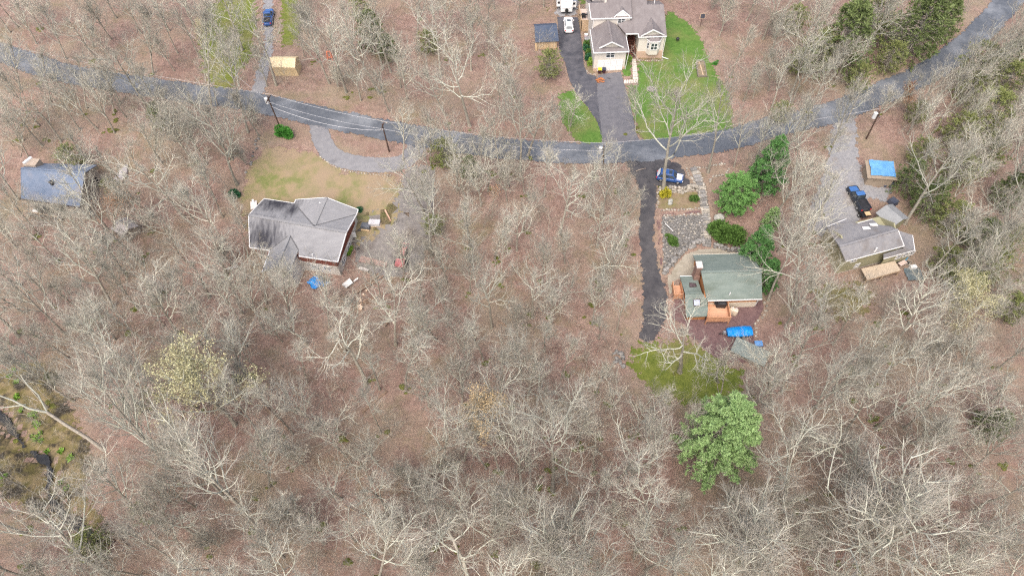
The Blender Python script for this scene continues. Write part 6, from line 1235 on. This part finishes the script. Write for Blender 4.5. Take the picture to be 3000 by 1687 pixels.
# budding trees
for b, tpx, seed, bm, tm, lb, wdt, nbud, kd in (((690,1245),(568,1022),61,ML_ybud,M_twig_y,'yellow budding tree with rounded crown in the leaf litter',1.25,2,'maple'),((1360,1347),(1385,1090),62,ML_obud,M_twig,'orange budding slender tree in the middle of the wood',1.0,3,'slim'),((2790,1010),(2860,850),63,ML_ybud,M_twig_y,'pale yellow budding tree below the olive house',1.1,2,'maple'),((330,690),(330,560),64,ML_rbud,M_twig,'rust budding bushy tree beside the blue roofed house',1.1,1,'maple'),((1440,640),(1440,540),65,ML_rbud,M_twig,'faintly rust budding tree between road and black drive',.8,1,'slim'),((2655,330),(2670,250),66,ML_rbud,M_twig,'low rust leaved sapling at the road bend',.55,3,'bushy'),((600,200),(590,60),67,ML_ybud,M_twig_y,'yellowish budding tree beside the mossy lawn',.9,1,'slim')):
    B, v, L = solve(b, tpx); ms = bare_tree(kd, seed, (M_limb, tm), (bm, nbud, .12)); put_tree(ms, 'budding_tree', B[0], B[1], min(L, 18)/ms[3], rnd.uniform(0, 6), v, wdt, lb, kind='bud')
# evergreens
P1 = pine_mesh(1, 10, 4.6, ML_pine, .10, 20, 8, 18, 13, 'round', ql=.45); P2 = pine_mesh(2, 17, 5.6, ML_pine2, .20, 20, 8, 28, 14, 'pine', ql=.42); P3 = pine_mesh(3, 13, 3.6, ML_pine3, .06, 24, 7, 13, 11, 'pine', ql=.5)
H1 = pine_mesh(4, 8, 3.6, ML_hem, .10, 20, 6, 7, 6, 'pine', -.05, .5); H2 = pine_mesh(5, 7.5, 3.8, ML_hem2, .10, 18, 6, 6, 6, 'round', -.05, .5)
def ever(ms, name, c, rpx, label, rbase, group=None, f=.55):
    """c: crown centre in the photograph; rpx: crown radius there"""
    h = ms[2]; z = -2.0
    for _ in range(6):
        q = W(c, z+h*f); z = float(hgt(q[0], q[1]))
    q = W(c, z+h*f); s = rpx*math.dist((0, 0, CAM_H), q)/FPX/rbase
    for _ in range(6): q = W(c, z+h*s*f); z = float(hgt(q[0], q[1]))
    return put_tree(ms, name, q[0], q[1], s, rnd.uniform(0, 6), None, 1, label, group=group, kind='ever')
ever(P2, 'white_pine', (2118, 1268), 116, 'tall pale green pine towering alone at the mossy lawn foot', 5.0)
ever(P1, 'white_pine', (2160, 568), 70, 'dense rounded bright green pine above the big leafy shrub', 5.5)
ever(P3, 'white_pine', (2225, 720), 52, 'dark green pine against the green roofed house corner', 4.0)
ever(P3, 'white_pine', (2255, 800), 40, 'lower dark green pine hugging the green roofed house side', 4.0)
ever(P3, 'white_pine', (2262, 478), 62, 'dark green pine behind the rounded bright pine', 4.2)
ever(P2, 'white_pine', (2262, 640), 28, 'small pale pine between rounded pine and dark pine', 5.0)
hem = 'dark evergreens scattered under the bare crowns'
for k, (c, r_, kind, lb) in enumerate((((2480,115),80,1,'broad dark evergreen under bare limbs beyond the upper road'),((2405,150),52,2,'olive evergreen beside the broad dark one beyond the upper road'),((2560,50),60,2,'olive evergreen at the top edge between two dark ones'),((2700,80),75,1,'dark evergreen beside the upper road verge'),((2770,60),45,1,'evergreen crowding the upper road verge, last before asphalt'),((2870,190),48,2,'bright olive evergreen across the road from the verge evergreens'),((2850,260),40,2,'olive evergreen just below the bright olive one by the road'),((1085,90),48,1,'dark evergreen among tall trunks above the road'),((1135,140),34,1,'smaller dark evergreen next to the one among tall trunks'),((1255,125),32,2,'isolated soft olive evergreen above the road'),((1055,30),32,2,'olive evergreen near the top edge above the road'),((1610,190),40,2,'loose grey green evergreen beside the dark asphalt drive'),((1300,450),45,2,'olive evergreen at the road edge by the looping drive'),((1375,490),36,1,'dark evergreen in the wood by the looping drive'),((2668,520),46,1,'dark evergreen behind the tarped shed'),((2730,580),52,1,'dark evergreen beside the thick pale trunk'),((2790,640),48,2,'olive evergreen deeper in the wood past the thick trunk'),((2880,690),46,1,'dark evergreen in the wood near the picture edge, upper'),((2900,780),50,2,'olive evergreen in the wood near the picture edge, lower'),((2915,1240),46,1,'dark evergreen low in the wood near the picture edge'),((268,1595),46,2,'feathery olive evergreen by the creek'),((150,1105),18,1,'tiny evergreen at the bog margin'),((690,1105),14,1,'tiny dark evergreen near the yellow budding tree'),((210,465),36,2,'olive evergreen behind the blue roofed house'),((465,340),34,1,'dull dark evergreen by the road in the leaf litter'),((320,545),22,2,'narrow green evergreen at the blue house corner'),((1270,660),34,2,'thin olive evergreen by the packed dirt yard'),((2330,60),36,2,'faint olive evergreen in the far wood above the lawn'),((2290,330),30,2,'olive evergreen across from the dark mulch bed'),((2960,170),40,1,'dark evergreen across the upper road at the edge'),((2960,560),44,1,'dark evergreen above the edge pair'),((2340,180),34,2,'soft olive evergreen above the road bend'),((2690,330),30,2,'olive evergreen by the road bend pole'),((2705,450),40,2,'olive evergreen below the road bend pole in the wood'),((2810,500),44,2,'olive evergreen between thick pale trunk and upper road'),((2960,700),42,2,'olive evergreen at the picture edge, between two darker ones'),((2830,830),42,2,'loose olive evergreen past the olive house deck'),((2610,170),40,2,'muted olive evergreen under limbs by the upper verge'),((2520,230),36,2,'muted olive evergreen above the road bend, solitary'),((2960,900),40,2,'loose olive evergreen low at the picture edge'),((2905,330),52,2,'broad olive evergreen under bare limbs beyond the road bend'),((2815,385),46,2,'olive evergreen filling the gap beyond the road bend'),((2885,455),50,2,'broad olive evergreen deeper past the road bend'),((2950,240),44,2,'olive evergreen across the upper road near the picture edge'),((2775,770),44,2,'olive evergreen behind the olive house far corner'))):
    ever(H1 if kind == 1 else H2, 'evergreen_tree', c, r_*1.0, lb, 3.6, hem, .5)
# shrubs
def shrub(name, label, p, rx, ry, h, n, m, size, seed, rz=0, group=None, cat='shrub'):
    q = G(p); s_, l_ = shrub_mesh(seed, rx, ry, h, n, m, size); t = thing(name, label, cat, q, rz, group); link('stem', s_, t); link('foliage', l_, t); return t
shrub('rhododendron', 'big glossy leafy shrub above the green roofed house', z5(1075, 930), 3.3, 2.5, 2.6, 5200, ML_rho, .26, 1, R(-20))
shrub('round_bush', 'round bright green bush at the transformer pole foot', z2(485, 1030), 1.9, 1.5, 1.7, 3600, ML_box, .16, 2)
shrub('yellow_shrub', 'rounded golden yellow shrub at the big trunk foot', z5(368, 435), 1.15, 1.1, 1.5, 2400, ML_yel, .15, 3)
shrub('round_bush', 'small clipped green bush in the garden bed', z5(712, 495), .85, .8, 1.0, 1400, ML_rho, .13, 4)
shrub('low_shrub', 'low green shrub growing on the stony slope', z5(465, 990), .95, 1.6, .8, 1600, ML_rho, .16, 5, R(20))
gx = 'shrubs along the garage wall'
for k, (p, r_, m, lb) in enumerate((((1000,760),.8,ML_rho,'uppermost leafy shrub along the garage wall'),((990,830),.75,ML_dkg,'dark leafy shrub second down the garage wall'),((1030,900),.8,ML_rho,'leafy shrub midway along the garage wall'),((1020,970),.8,ML_dkg,'dark leafy shrub fourth down the garage wall'),((1060,1050),.85,ML_lime,'lime leafy shrub lowest on the garage wall'),((1670,1000),.75,ML_lime,'lime shrub between garage corner and red stair'))): shrub('leafy_shrub', lb, z4(*p), r_, r_*1.1, 1.3, 1300, m, .15, 20+k, 0, gx)
for k, (p, lb) in enumerate(((z6(-60, 30), 'deep green shrub of the trio in the leaf litter, upper'),(z6(-105, 75), 'deep green shrub of the trio in the leaf litter, lower'),(z6(-25, 90), 'deep green shrub of the trio in the leaf litter, by the wall'))): shrub('leafy_shrub', lb, p, .7, .65, .9, 900, ML_dkg, .17, 40+k, 0, 'deep green shrubs in the leaf litter')
shrub('leafy_shrub', 'small green shrub at the long grey house corner', z6(1905, 315), .5, .5, .9, 700, ML_dkg, .14, 50)
shrub('leafy_shrub', 'lime plants along the long grey house side', z6(1745, 960), .4, 1.2, .5, 800, ML_lime, .14, 51, R(-12))
shrub('leafy_shrub', 'small bright shrub at the wood edge past the raised bed', z3(1800, 490), .6, .5, .7, 600, ML_box, .14, 52)
for k, p in enumerate(((1890, 880), (2030, 890), (2120, 870), (2160, 900))):
    b_ = VAR['bushy'][k % 2]; q = G(z4(*p)); t = put_tree(b_, 'bare_shrub', q[0], q[1], .14, k, None, 1.2, ('bare brown shrub under the bay window, nearest the stair', 'bare brown shrub under the bay window, second from the stair', 'bare brown shrub under the bay window, third from the stair', 'bare brown shrub under the bay window, by the house corner')[k].replace('nearest', 'beside'), 'shrub', 'bare shrubs under the bay window', kind='ever')
# skunk cabbage in the bog, moss cushions
M_cab = leafmat('cabbage_leaves', (.13, .25, .03), (.21, .34, .06)); g_ = np.random.default_rng(5)
def rosette(seed, r_, m, n=16):
    g = np.random.default_rng(seed); a = np.arange(n)*2.4; d = np.stack([np.cos(a), np.sin(a), g.uniform(.3, 1.1, n)], -1); pts = unit(d)*r_*.5+g.normal(0, .1*r_, (n, 3)); pts[:, 2] = np.maximum(pts[:, 2], .05); return leaf_mesh('bog_plant', pts, r_*.55, m, g, 1.8, dirs=d)
CB = [rosette(s, .55, M_cab) for s in (1, 2, 3)]
for k, p in enumerate(((85,280),(60,310),(135,260),(95,350),(95,425),(100,440),(125,508),(190,530),(205,545),(195,580),(215,590),(185,655),(210,670),(235,680),(230,640),(345,740),(405,775),(350,915),(385,950),(15,885),(35,880),(270,740))):
    q = G(z9(*p)); o = link('bog_plant', CB[k % 3], None, q); o.rotation_euler = (0, 0, k); o.scale = (rnd.uniform(.8, 1.3),)*3; tag(o, 'bright green leafy bog plant beside the dark creek', 'plant', 'bright green plants along the creek')
# dead snag, fallen logs
mat('snag_wood', (.30, .27, .225), (.42, .385, .33), 2.5, 6, .95)
def snag():
    B = np.array(G((309, 1321))); t = thing('dead_snag', 'pale dead forked tree leaning over the boggy creek', 'tree', tuple(B)); T1, T2 = np.array(W((-20, 1152), B[2]+13)), np.array(W((60, 1098), B[2]+12)); F_ = B+(np.array(W((135, 1205), B[2]+7.4))-B)
    def tb(P, r0, r1, nm, m): P = np.array(P)[None]; v, f = tubes(P, np.linspace(r0, r1, P.shape[1])[None], 8); o = link(nm, mesh_np(nm, v-B, [f], [m], smooth=True), t)
    tb([B-np.array((0, 0, .3)), B+(F_-B)*.33+np.array((.1, .1, .1)), B+(F_-B)*.66, F_], .27, .20, 'trunk', MATS['snag_wood']); tb([F_-(F_-B)*.02, F_+(T1-F_)*.3+np.array((0, -.4, .2)), F_+(T1-F_)*.65, T1], .17, .07, 'limb', M_limb); tb([F_-(F_-B)*.02, F_+(T2-F_)*.4+np.array((.2, .3, 0)), F_+(T2-F_)*.75, T2], .13, .05, 'limb', M_limb)
    tb([F_+(T1-F_)*.4, F_+(T1-F_)*.5+np.array((-.9, -.8, .5)), F_+(T1-F_)*.6+np.array((-2.2, -1.4, .8))], .1, .03, 'limb', M_limb)
snag()
for k, (a, b, r_, lb) in enumerate((((1480,460),(1640,620),.24,'mossy fallen trunk in the red leaf litter below the yellow tree'),((800,920),(930,850),.14,'pale fallen branch in the leaf litter right of the creek'.replace('right of','past')),((640,1210),(730,1285),.30,'tan stump log by the feathery creek evergreen'),((530,1010),(480,1130),.16,'broken pole standing over the creek bank'),((570,1340),(640,1360),.2,'dark log at the creek bend'))): 
    A, B = np.array(G(z9(*a))), np.array(G(z9(*b))); A[2] += r_*.8; B[2] += r_*.6; t = thing('fallen_log', lb, 'log', tuple(A), 0, 'logs lying in the wood'); mb = MB(); mb.cyl(A, B, r_, r_*.7, 9); mb.build('bark', M_bark, t)
for k, (a, b, r_, lb) in enumerate((((20,1050),(290,1185),.12,'long thin fallen trunk crossing the lower wood'),((750,920),(900,925),.16,'reddish rotting log between two bare trees, low in the wood'),((350,840),(470,870),.13,'pale fallen limb near the rotting log'),((1320,620),(1345,700),.12,'short fallen limb in the leaf litter below the moss lawn'),((120,520),(260,400),.2,'mossy fallen trunk below the felled log stack'),((890,0),(990,60),.12,'slender bent fallen trunk above the orange tree'))):
    A, B = np.array(G(z10(*a))), np.array(G(z10(*b))); A[2] += r_*.8; B[2] += r_*.6; t = thing('fallen_log', lb, 'log', tuple(A), 0, 'logs lying in the wood'); mb = MB(); mb.cyl(A, B, r_, r_*.7, 9); mb.build('bark', M_bark, t)
# thin understorey and brush: nobody could count it
def join_mesh(name, parts):
    V, F, MI, M_, k = [], [], [], [], 0
    for me in parts:
        nv, nl, npl = len(me.vertices), len(me.loops), len(me.polygons); v = np.zeros(nv*3, np.float32); me.vertices.foreach_get('co', v); f = np.zeros(nl, np.int32); me.loops.foreach_get('vertex_index', f); mi = np.zeros(npl, np.int32); me.polygons.foreach_get('material_index', mi)
        V.append(v.reshape(-1, 3)); F.append(f.reshape(npl, -1)+k); MI.append(mi+len(M_)); M_ += list(me.materials); k += nv
    return mesh_np(name, np.concatenate(V), [np.concatenate(F)], M_, np.concatenate(MI))
def scatter(name, label, variants, pts, rots, scl, pick):
    me = bpy.data.meshes.new(name); me.from_pydata([tuple(p) for p in pts], [], [])
    for nm, ty, arr, key in (('rot', 'FLOAT_VECTOR', rots, 'vector'), ('scl', 'FLOAT_VECTOR', scl, 'vector'), ('pick', 'INT', pick, 'value')):
        at = me.attributes.new(nm, ty, 'POINT'); at.data.foreach_set(key, np.asarray(arr).astype(np.int32 if ty == 'INT' else np.float32).ravel())
    o = link(name, me); tag(o, label, kind='stuff')
    ng = bpy.data.node_groups.new(name, 'GeometryNodeTree'); ng.interface.new_socket('Geometry', in_out='INPUT', socket_type='NodeSocketGeometry'); ng.interface.new_socket('Geometry', in_out='OUTPUT', socket_type='NodeSocketGeometry')
    N = ng.nodes; gi = N.new('NodeGroupInput'); go = N.new('NodeGroupOutput'); ip = N.new('GeometryNodeInstanceOnPoints'); jn = N.new('GeometryNodeJoinGeometry')
    for v in variants:
        so_ = bpy.data.objects.new(name, v); oi = N.new('GeometryNodeObjectInfo'); oi.inputs['Object'].default_value = so_; oi.inputs['As Instance'].default_value = True; ng.links.new(oi.outputs['Geometry'], jn.inputs[0])
    def attr(nm, ty): a = N.new('GeometryNodeInputNamedAttribute'); a.data_type = ty; a.inputs['Name'].default_value = nm; return a.outputs['Attribute']
    ng.links.new(gi.outputs[0], ip.inputs['Points']); ng.links.new(jn.outputs[0], ip.inputs['Instance']); ip.inputs['Pick Instance'].default_value = True
    ng.links.new(attr('pick', 'INT'), ip.inputs['Instance Index']); ng.links.new(attr('rot', 'FLOAT_VECTOR'), ip.inputs['Rotation']); ng.links.new(attr('scl', 'FLOAT_VECTOR'), ip.inputs['Scale']); ng.links.new(ip.outputs[0], go.inputs[0])
    md = o.modifiers.new('scatter', 'NODES'); md.node_group = ng; return o
g = np.random.default_rng(99)
def sapling(seed):
    g = np.random.default_rng(seed); sp, sR = grow(np.zeros((1, 3)), np.array([[0, 0, 1.0]]), np.array([5.0]), np.array([.04]), 6, .10, .05, .4, g)
    p, d, L, r = spawn(sp, sR, 12, .15, .75, .55, g); bp, bR = grow(p, d, L, np.full(len(p), .014), 4, .13, .06, .5, g); p, d, L, r = spawn(bp, bR, 7, .2, .6, .6, g); cp, cR = grow(p, d, L, np.full(len(p), .0085), 2, .1, .0, .7, g)
    V, F, k = [], [], 0
    for P_, R_, sd_ in ((sp, sR, 4), (bp, bR, 3), (cp, cR, 3)): v, f = tubes(P_, R_, sd_); V.append(v); F.append(f+k); k += len(v)
    return mesh_np('sapling', np.concatenate(V), [np.concatenate(F)], [mat('brush_twigs', (.35, .32, .262), (.43, .40, .335), .5, 3, .95, rand=.25)])
n = len(SAP); sc_ = g.uniform(.35, 1.25, n)[:, None]*np.ones(3)
scatter('undergrowth', 'thin bare saplings and brush filling the wood', [sapling(s) for s in range(6)], [(q[0], q[1], q[2]-.1) for q in SAP], np.stack([g.normal(0, .12, n), g.normal(0, .12, n), g.uniform(0, 6.3, n)], -1), sc_, g.integers(0, 6, n))
YV = {kd: [join_mesh('young_tree', (v[0], v[1])) for v in VAR[kd]] for kd in ('oak', 'maple', 'slim', 'bushy')}
for kd, lb in (('oak', 'smaller spreading bare trees between the large ones'), ('maple', 'smaller fine-twigged bare trees between the large ones'), ('slim', 'smaller slender bare trees between the large ones'), ('bushy', 'smaller bushy bare growth between the large trees')):
    T_ = [t for t in YT if t[2] == kd]; n = len(T_)
    scatter('young_trees', lb, YV[kd], [(t[0], t[1], float(hgt(t[0], t[1]))) for t in T_], np.stack([g.normal(0, .07, n), g.normal(0, .07, n), g.uniform(0, 6.3, n)], -1), np.array([t[4]/t[3][3] for t in T_])[:, None]*np.array([1.15, 1.15, 1.0]), g.integers(0, len(YV[kd]), n))
# moss cushions at tree feet and dead branches on the leaf litter
mb = MB(); rg = random.Random(31); feet = [(t[2], t[3]) for t in TREES if t[1] in ('oak', 'knotty', 'maple', 'slim')]
for k in range(330):
    if k % 3: x, y = rg.choice(feet); x += rg.gauss(0, .6); y += rg.gauss(0, .6)
    else: q = rg.choice(SAP); x, y = q[0], q[1]
    for _ in range(rg.randint(1, 4)): a, b = x+rg.gauss(0, .35), y+rg.gauss(0, .3); s = rg.uniform(.15, .42); mb.ball((a, b, float(hgt(a, b))+.02), (s*1.3, s, s*.45), 0, .3, 1, rg)
tag(mb.build('moss', mat('moss_cushions', (.075, .085, .018), (.14, .145, .035), 2.5, 6, .95, bump=.8)), 'dark olive moss cushions at tree feet', kind='stuff')
mb = MB(); rg = random.Random(32)
for k in range(620):
    q = rg.choice(SAP); x, y = q[0]+rg.uniform(-3, 3), q[1]+rg.uniform(-3, 3); a = rg.uniform(0, 3.15); L_ = rg.uniform(.6, 3.2); r_ = rg.uniform(.025, .075); x2, y2 = x+L_*math.cos(a), y+L_*math.sin(a); xm, ym = (x+x2)/2+rg.gauss(0, .12), (y+y2)/2+rg.gauss(0, .12)
    p = [(u, v, float(hgt(u, v))+r_+.02) for u, v in ((x, y), (xm, ym), (x2, y2))]; mb.cyl(p[0], p[1], r_, r_*.8, 5, caps=False); mb.cyl(p[1], p[2], r_*.8, r_*.4, 5, caps=False)
tag(mb.build('deadwood', mat('bleached_sticks', (.30, .24, .19), (.46, .40, .34), .8, 4, .95)), 'fallen sticks and dead branches littering the wood floor', kind='stuff')
# ------------------------------------------------------------------ a label of its own for every bare tree
LM = [('the tan tent', (840, 200)), ('the transformer pole', (822, 377)), ('the island pole', (1140, 444)), ('the looping drive', (1000, 480)), ('the long grey house', (890, 690)), ('the blue roofed house', (170, 560)), ('the packed dirt yard', (1150, 700)), ('the red tractor', (1180, 760)), ('the felled logs', (1050, 880)), ('the slim utility pole', (1766, 430)), ('the beige house', (1800, 150)), ('the raised garden bed', (2050, 207)), ('the black drive', (1900, 800)), ('the blue car', (1962, 520)), ('the garden bed', (1990, 600)), ('the rounded bright pine', (2160, 620)), ('the covered boat', (2165, 975)), ('the moss lawn', (2010, 1080)), ('the tall pale pine', (2110, 1390)), ('the olive house', (2560, 760)), ('the tarped shed', (2580, 490)), ('the road bend', (2620, 260)), ('the upper road', (2850, 115)), ('the yellow budding tree', (680, 1220)), ('the orange budding tree', (1360, 1340)), ('the dead snag', (309, 1321)), ('the creek evergreen', (270, 1640)), ('the boggy creek', (140, 1400)), ('the road end', (150, 200)), ('the gravel drive', (780, 100)), ('the camper', (1660, 30)), ('the timber shed', (1600, 130)), ('the rotting log', (1425, 1415)), ('the mossy trunk', (800, 1220)), ('the solitary boulder', (2710, 1025)), ('the pale yellow budding tree', (2790, 1010)), ('the edge evergreen', (2915, 1260)), ('the bushy round tree', (2560, 1560)), ('the bottom corner', (2960, 1660)), ('the bottom edge', (1500, 1680)), ('the small grey shed', (375, 680)), ('the upper road verge', (2480, 330)), ('the far wood', (2300, 60)), ('the stone stair', (2060, 560)), ('the isolated soft evergreen', (1255, 150)), ('the deep green trio', (683, 573))]
LMW = [(n, G(p)) for n, p in LM]
LOOK = {'oak': 'wide-crowned pale bare tree', 'knotty': 'crooked-limbed pale bare tree', 'maple': 'fine-twigged grey bare tree', 'slim': 'slim straight bare tree', 'bushy': 'bushy many-stemmed bare tree'}
seen = {}
for o, kd, x, y in TREES:
    if kd not in LOOK: continue
    ds = sorted((math.hypot(x-p[0], y-p[1]), n) for n, p in LMW); a, b, c = ds[0], ds[1], ds[2]
    side = 'beside' if a[0] < 5 else 'near'
    opts = ['%s %s %s' % (LOOK[kd], side, a[1]), '%s between %s and %s' % (LOOK[kd], a[1], b[1]), '%s between %s and %s' % (LOOK[kd], a[1], c[1]), 'taller %s %s %s, toward %s' % (LOOK[kd].replace('bare ', ''), side, a[1], b[1]), 'smaller %s %s %s, toward %s' % (LOOK[kd].replace('bare ', ''), side, a[1], c[1]), '%s standing where %s, %s and %s meet' % (LOOK[kd], a[1], b[1], c[1])]
    if o.scale.z < .8: opts[3], opts[4] = opts[4].replace(c[1], b[1]), opts[3].replace(b[1], c[1])
    for s_ in opts:
        w_ = s_.split()
        if len(w_) <= 16 and s_ not in seen: break
    seen[s_] = 1; o['label'] = s_; o['group'] = 'bare trees of the wood'

_t = {}
for o in COL.objects:
    if o.type == 'MESH': _t[o.data.name] = sum(len(p.vertices)-2 for p in o.data.polygons) if len(o.data.polygons) < 3000 else len(o.data.loops)-2*len(o.data.polygons)
print('triangles', sum(_t.values()))  # TRI
